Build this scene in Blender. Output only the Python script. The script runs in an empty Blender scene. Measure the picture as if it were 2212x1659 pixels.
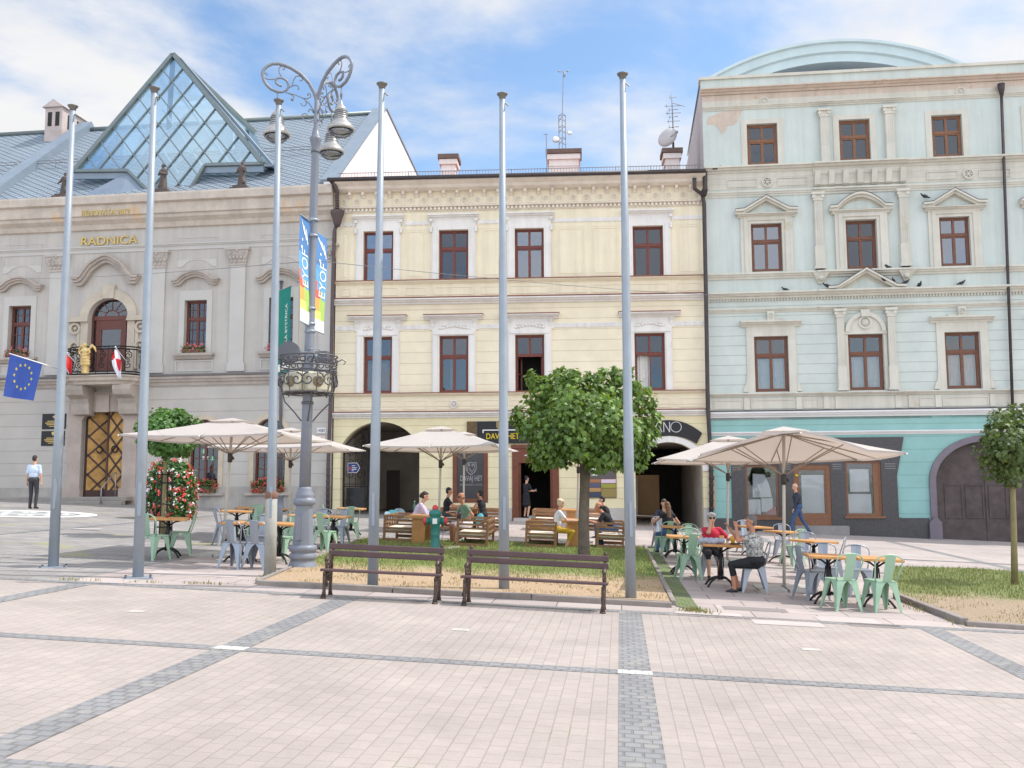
import bpy, bmesh, math, random
import numpy as np
from mathutils import Vector, Matrix, Euler
random.seed(7)
R = math.radians
SC = bpy.context.scene
COL = SC.collection

# ---------------------------------------------------------------- camera
CAMZ, FOC, PITCH, ROLL = 1.77, 2122.0, math.atan(230.5/2122), 0.0045   # FOC in units of a 2212-wide picture
cam = bpy.data.cameras.new('camera'); camo = bpy.data.objects.new('camera', cam); COL.objects.link(camo)
CM = Matrix.Rotation(R(90)+PITCH, 3, 'X') @ Matrix.Rotation(-ROLL, 3, 'Z')
camo.matrix_world = Matrix.Translation((0, 0, CAMZ)) @ CM.to_4x4()
cam.sensor_width = 36; cam.lens = 36*FOC/2212; cam.clip_start = .1; cam.clip_end = 3000
SC.camera = camo

# ---------------------------------------------------------------- world, sun, exposure
SUN_EL, SUN_AZ = 57.0, 9.0        # elevation; azimuth counted from +x towards +y
SC.view_settings.view_transform = 'Standard'; SC.view_settings.look = 'None'
SC.view_settings.exposure = 0.8; SC.view_settings.gamma = 1
W = bpy.data.worlds.new('World'); SC.world = W; W.use_nodes = True
nt = W.node_tree; nt.nodes.clear()
def WN(t, **k):
    n = nt.nodes.new(t)
    for a, b in k.items(): setattr(n, a, b)
    return n
wl = nt.links.new
sky = WN('ShaderNodeTexSky', sky_type='NISHITA', sun_disc=False, sun_elevation=R(SUN_EL), sun_rotation=R(90-SUN_AZ),
         altitude=350, air_density=1.0, dust_density=1.5, ozone_density=1.3)
tc = WN('ShaderNodeTexCoord'); sx = WN('ShaderNodeSeparateXYZ'); wl(tc.outputs['Generated'], sx.inputs[0])
zc = WN('ShaderNodeMath', operation='MAXIMUM'); wl(sx.outputs[2], zc.inputs[0]); zc.inputs[1].default_value = 0
za = WN('ShaderNodeMath', operation='ADD'); wl(zc.outputs[0], za.inputs[0]); za.inputs[1].default_value = .16
dx = WN('ShaderNodeMath', operation='DIVIDE'); wl(sx.outputs[0], dx.inputs[0]); wl(za.outputs[0], dx.inputs[1])
dy = WN('ShaderNodeMath', operation='DIVIDE'); wl(sx.outputs[1], dy.inputs[0]); wl(za.outputs[0], dy.inputs[1])
cb = WN('ShaderNodeCombineXYZ'); wl(dx.outputs[0], cb.inputs[0]); wl(dy.outputs[0], cb.inputs[1]); cb.inputs[2].default_value = .3
n1 = WN('ShaderNodeTexNoise'); n1.inputs['Scale'].default_value = 1.35; n1.inputs['Detail'].default_value = 9; n1.inputs['Roughness'].default_value = .56
n1.inputs['Distortion'].default_value = .25
wl(cb.outputs[0], n1.inputs['Vector'])
cr = WN('ShaderNodeValToRGB'); cr.color_ramp.elements[0].position = .37; cr.color_ramp.elements[1].position = .59
cr.color_ramp.interpolation = 'EASE'
wl(n1.outputs['Fac'], cr.inputs[0])
n2 = WN('ShaderNodeTexNoise'); n2.inputs['Scale'].default_value = 3.1; n2.inputs['Detail'].default_value = 6; wl(cb.outputs[0], n2.inputs['Vector'])
cm = WN('ShaderNodeMixRGB'); cm.inputs[1].default_value = (5.1, 5.15, 5.3, 1); cm.inputs[2].default_value = (6.3, 6.25, 6.2, 1); wl(n2.outputs['Fac'], cm.inputs[0])
sg = WN('ShaderNodeMixRGB', blend_type='MULTIPLY'); sg.inputs[0].default_value = 1; sg.inputs[2].default_value = (1.22, 1.36, 1.40, 1); wl(sky.outputs[0], sg.inputs[1])
mx = WN('ShaderNodeMixRGB'); wl(cr.outputs[0], mx.inputs[0]); wl(sg.outputs[0], mx.inputs[1]); wl(cm.outputs[0], mx.inputs[2])
bg = WN('ShaderNodeBackground'); bg.inputs[1].default_value = .13
fy = WN('ShaderNodeMapRange', interpolation_type='SMOOTHSTEP'); wl(sx.outputs[1], fy.inputs[0])      # sky brightened behind the camera and dimmed ahead: added fill for house fronts
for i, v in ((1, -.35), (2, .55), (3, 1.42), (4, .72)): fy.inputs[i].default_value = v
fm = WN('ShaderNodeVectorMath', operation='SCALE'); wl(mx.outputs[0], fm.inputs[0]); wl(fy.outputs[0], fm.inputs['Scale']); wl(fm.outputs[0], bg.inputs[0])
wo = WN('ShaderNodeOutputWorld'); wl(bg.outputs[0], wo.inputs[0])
sun = bpy.data.lights.new('sun', 'SUN'); sun.energy = 2.3; sun.angle = R(.53); sun.color = (1, .965, .92)
suno = bpy.data.objects.new('sun', sun); COL.objects.link(suno)
sv = Vector((math.cos(R(SUN_EL))*math.cos(R(SUN_AZ)), math.cos(R(SUN_EL))*math.sin(R(SUN_AZ)), math.sin(R(SUN_EL))))
suno.rotation_euler = sv.to_track_quat('Z', 'Y').to_euler(); suno.location = sv*60

# ---------------------------------------------------------------- measuring helpers: a pixel of the 2212-wide photo gives a viewing ray
GA, GB = -.043, .014                     # the square falls to the right and rises towards the houses
def gz(x, y): return GA*x+GB*y
def ray(px, py): return CM @ Vector(((px-1106)/FOC, (829.5-py)/FOC, -1))
def G(px, py, up=0.0):
    d = ray(px, py); t = (CAMZ-up)/(GA*d.x+GB*d.y-d.z)
    return Vector((d.x*t, d.y*t, CAMZ+d.z*t))
def AT(px, py, dep):
    d = ray(px, py); t = dep/d.y
    return Vector((d.x*t, dep, CAMZ+d.z*t))
class Facade:
    def __init__(s, ox, oy, deg):
        s.o = Vector((ox, oy, 0)); s.a = R(deg)
        s.u = Vector((math.cos(s.a), math.sin(s.a), 0)); s.w = Vector((-math.sin(s.a), math.cos(s.a), 0))
    def sz(s, px, py, off=0.0):           # local (along, up) of the pixel on the plane lying 'off' metres inside the front
        d = ray(px, py); c = Vector((0, 0, CAMZ)); t = ((s.o+s.w*off-c).dot(s.w))/d.dot(s.w)
        p = c+d*t
        return (p-s.o).dot(s.u), p.z
    def s(s, px, py=830, off=0.0): return s.sz(px, py, off)[0]
    def z(s, px, py, off=0.0): return s.sz(px, py, off)[1]
    def rect(s, x0, y0, x1, y1, off=0.0):
        a = s.sz(x0, y0, off); b = s.sz(x1, y0, off); c = s.sz(x0, y1, off); d = s.sz(x1, y1, off)
        return ((a[0]+c[0])/2, (c[1]+d[1])/2, (b[0]+d[0])/2, (a[1]+b[1])/2)   # s0 z0 s1 z1
    def world(s, l): return s.o+s.u*l[0]+s.w*l[1]+Vector((0, 0, l[2]))

# ---------------------------------------------------------------- materials
def S(r, g, b):
    f = lambda c: c/12.92 if c <= .04045 else ((c+.055)/1.055)**2.4
    return tuple(f(v/255) for v in (r, g, b))
MATS = {}
def M(name, col, rough=.75, var=.10, vs=1.3, bump=.0, bs=60, metal=0.0, spec=.4, hue=None, island=0.0, stain=None):
    if name in MATS: return MATS[name]
    m = bpy.data.materials.new(name); m.use_nodes = True; n = m.node_tree.nodes; l = m.node_tree.links.new
    p = n['Principled BSDF']; p.inputs['Roughness'].default_value = rough; p.inputs['Metallic'].default_value = metal
    p.inputs['Specular IOR Level'].default_value = spec
    tcn = n.new('ShaderNodeTexCoord')
    a = n.new('ShaderNodeTexNoise'); a.inputs['Scale'].default_value = vs; a.inputs['Detail'].default_value = 6; a.inputs['Roughness'].default_value = .65
    l(tcn.outputs['Object'], a.inputs['Vector'])
    r = n.new('ShaderNodeValToRGB'); r.color_ramp.elements[0].position = .3; r.color_ramp.elements[1].position = .7
    lo = hue if hue else tuple(c*(1-var*1.6) for c in col); hi = tuple(min(1, c*(1+var)) for c in col)
    r.color_ramp.elements[0].color = (*lo, 1); r.color_ramp.elements[1].color = (*hi, 1)
    l(a.outputs['Fac'], r.inputs[0]); out = r.outputs[0]
    if island:
        g = n.new('ShaderNodeNewGeometry'); mr = n.new('ShaderNodeMapRange'); mr.inputs['To Min'].default_value = 1-island; mr.inputs['To Max'].default_value = 1+island
        l(g.outputs['Random Per Island'], mr.inputs['Value']); mu = n.new('ShaderNodeVectorMath'); mu.operation = 'SCALE'
        l(out, mu.inputs[0]); l(mr.outputs[0], mu.inputs['Scale']); out = mu.outputs[0]
    if stain:
        b = n.new('ShaderNodeTexNoise'); b.inputs['Scale'].default_value = stain[1]; b.inputs['Detail'].default_value = 8; b.inputs['Roughness'].default_value = .7
        l(tcn.outputs['Object'], b.inputs['Vector']); br = n.new('ShaderNodeValToRGB'); br.color_ramp.elements[0].position = stain[2]; br.color_ramp.elements[1].position = stain[2]+.12
        l(b.outputs['Fac'], br.inputs[0]); mm = n.new('ShaderNodeMixRGB'); l(br.outputs[0], mm.inputs[0]); l(out, mm.inputs[1]); mm.inputs[2].default_value = (*stain[0], 1); out = mm.outputs[0]
    if stain:      # rain streaks
        mp = n.new('ShaderNodeMapping'); mp.inputs['Scale'].default_value = (2.6, 2.6, .16); l(tcn.outputs['Object'], mp.inputs[0]); sn = n.new('ShaderNodeTexNoise'); sn.inputs['Scale'].default_value = 1.0; sn.inputs['Detail'].default_value = 7; sn.inputs['Roughness'].default_value = .7; l(mp.outputs[0], sn.inputs['Vector'])
        sr = n.new('ShaderNodeMapRange'); sr.inputs['From Min'].default_value = .42; sr.inputs['From Max'].default_value = .72; sr.inputs['To Min'].default_value = 1.02; sr.inputs['To Max'].default_value = .86; l(sn.outputs['Fac'], sr.inputs[0]); vs_ = n.new('ShaderNodeVectorMath'); vs_.operation = 'SCALE'; l(out, vs_.inputs[0]); l(sr.outputs[0], vs_.inputs['Scale']); out = vs_.outputs[0]
    l(out, p.inputs['Base Color'])
    if bump:
        b = n.new('ShaderNodeTexNoise'); b.inputs['Scale'].default_value = bs; b.inputs['Detail'].default_value = 4; l(tcn.outputs['Object'], b.inputs['Vector'])
        bp = n.new('ShaderNodeBump'); bp.inputs['Strength'].default_value = bump; bp.inputs['Distance'].default_value = .01
        l(b.outputs['Fac'], bp.inputs['Height']); l(bp.outputs[0], p.inputs['Normal'])
    MATS[name] = m
    return m
def courses(name, col, pitch, z0, groove=.035, dark=.55, var=.07, vertical=None, stain=None):
    """plaster wall with sunk horizontal joints every 'pitch' metres from height z0"""
    m = M(name, col, .85, var, .8, 0, stain=stain); n = m.node_tree.nodes; l = m.node_tree.links.new; p = n['Principled BSDF']
    tcn = n.new('ShaderNodeTexCoord'); s = n.new('ShaderNodeSeparateXYZ'); l(tcn.outputs['Object'], s.inputs[0])
    a = n.new('ShaderNodeMath'); a.operation = 'SUBTRACT'; l(s.outputs[2], a.inputs[0]); a.inputs[1].default_value = z0-groove/2
    b = n.new('ShaderNodeMath'); b.operation = 'FLOORED_MODULO'; l(a.outputs[0], b.inputs[0]); b.inputs[1].default_value = pitch
    c = n.new('ShaderNodeMath'); c.operation = 'LESS_THAN'; l(b.outputs[0], c.inputs[0]); c.inputs[1].default_value = groove
    base = p.inputs['Base Color'].links[0].from_socket
    mm = n.new('ShaderNodeMixRGB'); mm.blend_type = 'MULTIPLY'; l(c.outputs[0], mm.inputs[0]); l(base, mm.inputs[1]); mm.inputs[2].default_value = (dark, dark*.97, dark*.93, 1)
    l(mm.outputs[0], p.inputs['Base Color'])
    inv = n.new('ShaderNodeMath'); inv.operation = 'SUBTRACT'; inv.inputs[0].default_value = 1; l(c.outputs[0], inv.inputs[1])
    nz = n.new('ShaderNodeTexNoise'); nz.inputs['Scale'].default_value = 25; l(tcn.outputs['Object'], nz.inputs['Vector'])
    ad = n.new('ShaderNodeMath'); ad.operation = 'MULTIPLY_ADD'; l(nz.outputs['Fac'], ad.inputs[0]); ad.inputs[1].default_value = .15; l(inv.outputs[0], ad.inputs[2])
    bp = n.new('ShaderNodeBump'); bp.inputs['Strength'].default_value = .5; bp.inputs['Distance'].default_value = .02
    l(ad.outputs[0], bp.inputs['Height']); l(bp.outputs[0], p.inputs['Normal'])
    return m
def glass(name, tint=(.25, .27, .30), refl=.045, rough=.02, gc=(.78, .85, .97), wob=.12):
    m = bpy.data.materials.new(name); m.use_nodes = True; n = m.node_tree.nodes; l = m.node_tree.links.new; n.remove(n['Principled BSDF'])
    t = n.new('ShaderNodeBsdfTransparent'); t.inputs[0].default_value = (*tint, 1)
    g = n.new('ShaderNodeBsdfGlossy'); g.inputs['Roughness'].default_value = rough; g.inputs['Color'].default_value = (*gc, 1)
    lw = n.new('ShaderNodeFresnel'); lw.inputs['IOR'].default_value = 1.5
    tcn = n.new('ShaderNodeTexCoord'); nz = n.new('ShaderNodeTexNoise'); nz.inputs['Scale'].default_value = 1.2; l(tcn.outputs['Object'], nz.inputs['Vector'])
    bp = n.new('ShaderNodeBump'); bp.inputs['Strength'].default_value = wob; bp.inputs['Distance'].default_value = .05; l(nz.outputs['Fac'], bp.inputs['Height']); l(bp.outputs[0], g.inputs['Normal'])
    ad = n.new('ShaderNodeMath'); ad.operation = 'ADD'; ad.use_clamp = True; l(lw.outputs[0], ad.inputs[0]); ad.inputs[1].default_value = refl
    mx = n.new('ShaderNodeMixShader'); l(ad.outputs[0], mx.inputs[0]); l(t.outputs[0], mx.inputs[1]); l(g.outputs[0], mx.inputs[2])
    l(mx.outputs[0], n['Material Output'].inputs[0])
    return m

# ---------------------------------------------------------------- mesh collecting
class MB:
    def __init__(s): s.v = []; s.f = []; s.m = []; s.sm = []
    def add(s, vs, fs, mi=0, sm=False):
        o = len(s.v); s.v += [tuple(v) for v in vs]
        for f in fs: s.f.append(tuple(i+o for i in f)); s.m.append(mi); s.sm.append(sm)
        return s
    def box(s, x0, y0, z0, x1, y1, z1, mi=0):
        if x0 > x1: x0, x1 = x1, x0
        if y0 > y1: y0, y1 = y1, y0
        if z0 > z1: z0, z1 = z1, z0
        return s.add([(x0, y0, z0), (x1, y0, z0), (x1, y1, z0), (x0, y1, z0), (x0, y0, z1), (x1, y0, z1), (x1, y1, z1), (x0, y1, z1)],
              [(0, 3, 2, 1), (4, 5, 6, 7), (0, 1, 5, 4), (1, 2, 6, 5), (2, 3, 7, 6), (3, 0, 4, 7)], mi)
    def bar(s, a, b, w, h, mi=0, up=(0, 0, 1), w2=None, h2=None):     # rectangular bar from a to b
        a = Vector(a); b = Vector(b); d = (b-a).normalized(); u = Vector(up)
        if abs(d.dot(u)) > .98: u = Vector((0, 1, 0))
        x = d.cross(u).normalized(); z = x.cross(d).normalized(); w2 = w if w2 is None else w2; h2 = h if h2 is None else h2
        vs = [a+x*i*w/2+z*j*h/2 for i, j in ((-1, -1), (1, -1), (1, 1), (-1, 1))]+[b+x*i*w2/2+z*j*h2/2 for i, j in ((-1, -1), (1, -1), (1, 1), (-1, 1))]
        return s.add(vs, [(0, 1, 2, 3), (7, 6, 5, 4), (0, 4, 5, 1), (1, 5, 6, 2), (2, 6, 7, 3), (3, 7, 4, 0)], mi)
    def tube(s, pts, r, n=8, mi=0, closed=False):
        pts = [Vector(p) for p in pts]; k = len(pts); rs = r if isinstance(r, (list, tuple)) else [r]*k
        vs = []; up = None
        for i, p in enumerate(pts):
            if closed: t = pts[(i+1) % k]-pts[i-1]
            else: t = pts[min(i+1, k-1)]-pts[max(i-1, 0)]
            t.normalize()
            if up is None:
                up = Vector((0, 0, 1)) if abs(t.z) < .9 else Vector((0, 1, 0))
            x = t.cross(up)
            if x.length < 1e-4: x = t.cross(Vector((1, .3, 0)))
            x.normalize(); up = x.cross(t).normalized()
            vs += [p+(x*math.cos(2*math.pi*j/n)+up*math.sin(2*math.pi*j/n))*rs[i] for j in range(n)]
        fs = []
        for i in range(k if closed else k-1):
            a = i*n; b = ((i+1) % k)*n
            fs += [(a+j, a+(j+1) % n, b+(j+1) % n, b+j) for j in range(n)]
        s.add(vs, fs, mi, n > 5)
        if not closed:
            s.add(vs[:n], [tuple(range(n-1, -1, -1))], mi); s.add(vs[-n:], [tuple(range(n))], mi)
        return s
    def lathe(s, prof, n=24, c=(0, 0, 0), mi=0, sm=True, tilt=None):
        vs = []; T = tilt or Matrix.Identity(3)
        for r, z in prof:
            for j in range(n): vs.append(Vector(c)+T @ Vector((r*math.cos(2*math.pi*j/n), r*math.sin(2*math.pi*j/n), z)))
        fs = [(i*n+j, i*n+(j+1) % n, (i+1)*n+(j+1) % n, (i+1)*n+j) for i in range(len(prof)-1) for j in range(n)]
        s.add(vs, fs, mi, sm)
        if prof[0][0] > 1e-4: s.add(vs[:n], [tuple(range(n-1, -1, -1))], mi)
        if prof[-1][0] > 1e-4: s.add(vs[-n:], [tuple(range(n))], mi)
        return s
    def ball(s, c, r, n=12, mi=0, T=None):
        r = r if isinstance(r, (list, tuple)) else (r, r, r); T = T or Matrix.Identity(3); h = n//2+1
        vs = []; fs = []
        for i in range(h+1):
            a = math.pi*i/h
            for j in range(n): vs.append(Vector(c)+T @ Vector((r[0]*math.sin(a)*math.cos(2*math.pi*j/n), r[1]*math.sin(a)*math.sin(2*math.pi*j/n), r[2]*math.cos(a))))
        for i in range(h):
            for j in range(n): fs.append((i*n+j, (i+1)*n+j, (i+1)*n+(j+1) % n, i*n+(j+1) % n))
        return s.add(vs, fs, mi, True)
    def prism(s, poly, d, fn, mi=0):           # 2-D outline swept 'd' along; fn(a, b, t) places a point
        n = len(poly); vs = [fn(a, b, 0) for a, b in poly]+[fn(a, b, d) for a, b in poly]
        return s.add(vs, [tuple(range(n-1, -1, -1)), tuple(range(n, 2*n))]+[(i, (i+1) % n, (i+1) % n+n, i+n) for i in range(n)], mi)
    def profile(s, prof, x0, x1, mi=0):        # outline in (y, z) run along x: cornices and ledges
        return s.prism(prof, x1-x0, lambda a, b, t: (x0+t, a, b), mi)
    def plate(s, poly, y0, y1, mi=0):          # outline in (x, z) given thickness in y
        return s.prism(poly, y1-y0, lambda a, b, t: (a, y0+t, b), mi)
    def build(s, name, mats, parent=None, loc=None, fix=True):
        me = bpy.data.meshes.new(name); me.from_pydata(s.v, [], s.f)
        for m in (mats if isinstance(mats, (list, tuple)) else [mats]): me.materials.append(m)
        me.polygons.foreach_set('material_index', s.m); me.polygons.foreach_set('use_smooth', s.sm)
        if fix and len(s.f) < 20000:
            bm = bmesh.new(); bm.from_mesh(me); bmesh.ops.remove_doubles(bm, verts=bm.verts, dist=1e-5)
            bmesh.ops.recalc_face_normals(bm, faces=bm.faces); bm.to_mesh(me); bm.free()
        me.update()
        o = bpy.data.objects.new(name, me); COL.objects.link(o)
        if parent: o.parent = parent
        if loc is not None: o.location = loc
        return o
def bevel(o, w=.006, seg=2):
    b = o.modifiers.new('bevel', 'BEVEL'); b.width = w; b.segments = seg; b.limit_method = 'ANGLE'; b.angle_limit = R(40)
    return o
def tag(o, label, cat, group=None):
    o['label'] = label; o['category'] = cat
    if group: o['group'] = group
    return o
def kind(o, k='structure'): o['kind'] = k; return o
def thing(name, label, cat, loc=(0, 0, 0), rz=0.0, group=None):
    o = bpy.data.objects.new(name, None); COL.objects.link(o); o.location = loc; o.rotation_euler = (0, 0, rz); o.empty_display_size = .2
    return tag(o, label, cat, group)
KIDS = {}
def copy_tree(o, parent=None):
    c = o.copy(); COL.objects.link(c); c.parent = parent
    for ch in o.children: copy_tree(ch, c)
    return c
def text_mesh(txt, w=None, h=None, depth=.01, bold=0.0, shear=0.0):
    cu = bpy.data.curves.new('t', 'FONT'); cu.body = txt; cu.extrude = depth/2; cu.offset = bold; cu.resolution_u = 3; cu.shear = shear
    o = bpy.data.objects.new('t', cu); COL.objects.link(o)
    dg = bpy.context.evaluated_depsgraph_get(); me = bpy.data.meshes.new_from_object(o.evaluated_get(dg))
    bpy.data.objects.remove(o); bpy.data.curves.remove(cu)
    v = np.array([x.co[:] for x in me.vertices]); mn, mxx = v.min(0), v.max(0)
    sx_ = w/(mxx[0]-mn[0]) if w else None; sy_ = h/(mxx[1]-mn[1]) if h else None
    sx_ = sx_ or sy_; sy_ = sy_ or sx_
    v[:, 0] = (v[:, 0]-(mn[0]+mxx[0])/2)*sx_; v[:, 1] = (v[:, 1]-(mn[1]+mxx[1])/2)*sy_
    fs = [tuple(p.vertices) for p in me.polygons]; bpy.data.meshes.remove(me)
    return v, fs
def text_on(mb, txt, fn, w=None, h=None, depth=.012, bold=0.0, mi=0):   # fn maps (x, y, out) to a point
    v, fs = text_mesh(txt, w, h, depth, bold)
    return mb.add([fn(a, b, c) for a, b, c in v], fs, mi)
# ================================================================ ground
def sheet(name, pts, mat, up=0.0, cuts=0):
    """flat sheet lying on the sloping square; pts are world (x, y)"""
    mb = MB(); mb.add([(x, y, gz(x, y)+up) for x, y in pts], [tuple(range(len(pts)))])
    o = mb.build(name, mat, fix=False)
    if o.data.polygons[0].normal.z < 0: o.data.flip_normals()
    return kind(o)
def gp(*pts): return [G(x, y)[:2] for x, y in pts]
PA = 6.2        # the paving runs this many degrees off the picture plane
def paving(name, c1, c2, cmort, bw, bh, off=.5, mort=.008, rot=PA, var=.12, bump=.4, patch=None):
    m = bpy.data.materials.new(name); m.use_nodes = True; n = m.node_tree.nodes; l = m.node_tree.links.new; p = n['Principled BSDF']
    p.inputs['Roughness'].default_value = .85; p.inputs['Specular IOR Level'].default_value = .3
    tcn = n.new('ShaderNodeTexCoord'); mp = n.new('ShaderNodeMapping'); mp.inputs['Rotation'].default_value = (0, 0, R(rot)); l(tcn.outputs['Object'], mp.inputs[0])
    b = n.new('ShaderNodeTexBrick'); b.offset = off; b.inputs['Scale'].default_value = 1; b.inputs['Brick Width'].default_value = bw; b.inputs['Row Height'].default_value = bh
    b.inputs['Mortar Size'].default_value = mort; b.inputs['Mortar Smooth'].default_value = .3; b.inputs['Bias'].default_value = 0
    b.inputs['Color1'].default_value = (*c1, 1); b.inputs['Color2'].default_value = (*c2, 1); b.inputs['Mortar'].default_value = (*cmort, 1)
    nw = n.new('ShaderNodeTexNoise'); nw.inputs['Scale'].default_value = 6; l(mp.outputs[0], nw.inputs['Vector'])
    wv = n.new('ShaderNodeMixRGB'); wv.inputs[0].default_value = .006; l(mp.outputs[0], wv.inputs[1]); l(nw.outputs['Color'], wv.inputs[2]); l(wv.outputs[0], b.inputs['Vector'])
    a = n.new('ShaderNodeTexNoise'); a.inputs['Scale'].default_value = .8; a.inputs['Detail'].default_value = 9; a.inputs['Roughness'].default_value = .7; l(tcn.outputs['Object'], a.inputs['Vector'])
    mr = n.new('ShaderNodeMapRange'); mr.inputs['From Min'].default_value = .3; mr.inputs['From Max'].default_value = .7; mr.inputs['To Min'].default_value = 1-var; mr.inputs['To Max'].default_value = 1+var; l(a.outputs['Fac'], mr.inputs[0])
    f = n.new('ShaderNodeTexNoise'); f.inputs['Scale'].default_value = 70; f.inputs['Detail'].default_value = 3; l(tcn.outputs['Object'], f.inputs['Vector'])
    mr2 = n.new('ShaderNodeMapRange'); mr2.inputs['To Min'].default_value = .86; mr2.inputs['To Max'].default_value = 1.14; l(f.outputs['Fac'], mr2.inputs[0])
    ml0 = n.new('ShaderNodeMath'); ml0.operation = 'MULTIPLY'; l(mr.outputs[0], ml0.inputs[0]); l(mr2.outputs[0], ml0.inputs[1])
    bl_ = n.new('ShaderNodeTexNoise'); bl_.inputs['Scale'].default_value = .28; bl_.inputs['Detail'].default_value = 10; bl_.inputs['Roughness'].default_value = .75; l(tcn.outputs['Object'], bl_.inputs['Vector']); b3 = n.new('ShaderNodeMapRange'); b3.inputs['From Min'].default_value = .35; b3.inputs['From Max'].default_value = .65; b3.inputs['To Min'].default_value = .88; b3.inputs['To Max'].default_value = 1.08; l(bl_.outputs['Fac'], b3.inputs[0])
    vo = n.new('ShaderNodeTexVoronoi'); vo.inputs['Scale'].default_value = 1.7; vo.inputs['Randomness'].default_value = 1; l(tcn.outputs['Object'], vo.inputs['Vector']); v3 = n.new('ShaderNodeMapRange'); v3.inputs['From Min'].default_value = .035; v3.inputs['From Max'].default_value = .055; v3.inputs['To Min'].default_value = .80; v3.inputs['To Max'].default_value = 1; l(vo.outputs['Distance'], v3.inputs[0])
    m4 = n.new('ShaderNodeMath'); m4.operation = 'MULTIPLY'; l(b3.outputs[0], m4.inputs[0]); l(v3.outputs[0], m4.inputs[1])
    ml = n.new('ShaderNodeMath'); ml.operation = 'MULTIPLY'; l(ml0.outputs[0], ml.inputs[0]); l(m4.outputs[0], ml.inputs[1])
    vm = n.new('ShaderNodeVectorMath'); vm.operation = 'SCALE'; l(b.outputs['Color'], vm.inputs[0]); l(ml.outputs[0], vm.inputs['Scale']); out = vm.outputs[0]
    if patch:      # weeds and moss in the joints and worn spots
        q = n.new('ShaderNodeTexNoise'); q.inputs['Scale'].default_value = patch[1]; q.inputs['Detail'].default_value = 7; l(tcn.outputs['Object'], q.inputs['Vector'])
        qr = n.new('ShaderNodeValToRGB'); qr.color_ramp.elements[0].position = patch[2]; qr.color_ramp.elements[1].position = patch[2]+.1; l(q.outputs['Fac'], qr.inputs[0])
        qm = n.new('ShaderNodeMath'); qm.operation = 'MULTIPLY'; l(qr.outputs[0], qm.inputs[0])
        if patch[3]: l(b.outputs['Fac'], qm.inputs[1])
        else: qm.inputs[1].default_value = .7
        mm = n.new('ShaderNodeMixRGB'); l(qm.outputs[0], mm.inputs[0]); l(out, mm.inputs[1]); mm.inputs[2].default_value = (*patch[0], 1); out = mm.outputs[0]
    l(out, p.inputs['Base Color'])
    h = n.new('ShaderNodeMath'); h.operation = 'MULTIPLY_ADD'; l(f.outputs['Fac'], h.inputs[0]); h.inputs[1].default_value = .25
    iv = n.new('ShaderNodeMath'); iv.operation = 'SUBTRACT'; iv.inputs[0].default_value = 1; l(b.outputs['Fac'], iv.inputs[1]); l(iv.outputs[0], h.inputs[2])
    bp = n.new('ShaderNodeBump'); bp.inputs['Strength'].default_value = bump; bp.inputs['Distance'].default_value = .012; l(h.outputs[0], bp.inputs['Height']); l(bp.outputs[0], p.inputs['Normal'])
    return m
PINK = paving('pink_pavers', S(167, 155, 148), S(161, 150, 143), S(149, 139, 131), .20, .125, .5, .006, rot=PA+90, patch=(S(120, 125, 85), 1.1, .62, True))
COBB = paving('grey_cobbles', S(138, 137, 137), S(131, 130, 131), S(121, 119, 116), .125, .115, .5, .012, var=.15, bump=.8, patch=(S(150, 146, 140), 5, .55, False))
WHIT = paving('white_cobbles', S(204, 202, 196), S(190, 188, 182), S(160, 158, 148), .12, .1, .5, .008)
SLAB = paving('terrace_slabs', S(178, 165, 159), S(162, 150, 145), S(112, 106, 100), .9, .6, .5, .010, var=.10, bump=.3)
SLBL = paving('worn_slabs', S(150, 145, 141), S(137, 132, 129), S(106, 104, 92), .6, .4, .5, .012, var=.16, bump=.3, patch=(S(150, 145, 100), .7, .6, False))
PAVE = paving('pavement_slabs', S(174, 162, 156), S(165, 154, 149), S(130, 122, 115), 1.0, .8, .5, .010, var=.08, bump=.25)
MOSS = paving('mossy_cobbles', S(128, 132, 108), S(108, 116, 88), S(92, 104, 60), .11, .1, .5, .016, var=.25, bump=.8, patch=(S(98, 118, 56), 2.6, .50, False))
BASE = paving('square_ground', S(165, 154, 148), S(158, 147, 142), S(130, 121, 116), .4, .3, .5, .01)

g0 = sheet('ground', [(-160, -40), (160, -40), (160, 160), (-160, 160)], BASE, -.012)
ca, sa = math.cos(R(-PA)), math.sin(R(-PA))
P0 = G(1372, 1454)                         # crossing of two cobble bands, taken as the origin of the paving grid
def pg(a, b): return (P0.x+a*ca-b*sa, P0.y+a*sa+b*ca)   # paving-grid coordinates: a along the square, b towards the houses
def pg_inv(x, y): x -= P0.x; y -= P0.y; return (x*ca+y*sa, -x*sa+y*ca)
EDGE = 5.1
fe = [pg_inv(*G(x, y)[:2])[1] for x, y in ((300, 1258), (1000, 1298), (1600, 1335), (2050, 1362))]
EDGE = sum(fe)/4
sheet('plaza_paving', [pg(-24, -16), pg(24, -16), pg(24, EDGE), pg(-24, EDGE)], PINK, 0)
BW = .30; step = 3.9; WST_ = M('worn_white_stone', S(184, 180, 170), .85, .15, 6, .3, 50)
def band(name, a0, b0, a1, b1, mat, up): return sheet(name, [pg(a0, b0), pg(a1, b0), pg(a1, b1), pg(a0, b1)], mat, up)
for k in range(-4, 5):
    band('cobble_band', k*step-BW/2, -12, k*step+BW/2, EDGE-.22, COBB, .004)
for b in (0, -step, -2*step):
    for k in range(-5, 5):
        band('cobble_band', k*step+BW/2+.002, b-.11, (k+1)*step-BW/2-.002, b+.11, COBB, .004)
for k in range(-4, 5): band('white_stone', k*step-.16, -.09, k*step+.16, .09, WHIT, .008)
for k in range(-4, 4): band('white_stone', (k+.5)*step-.10, step*.5-.08, (k+.5)*step+.10, step*.5+.08, WST_, .004)
band('edge_cobbles', -24, EDGE-.22, 24, EDGE, COBB, .004)
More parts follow.
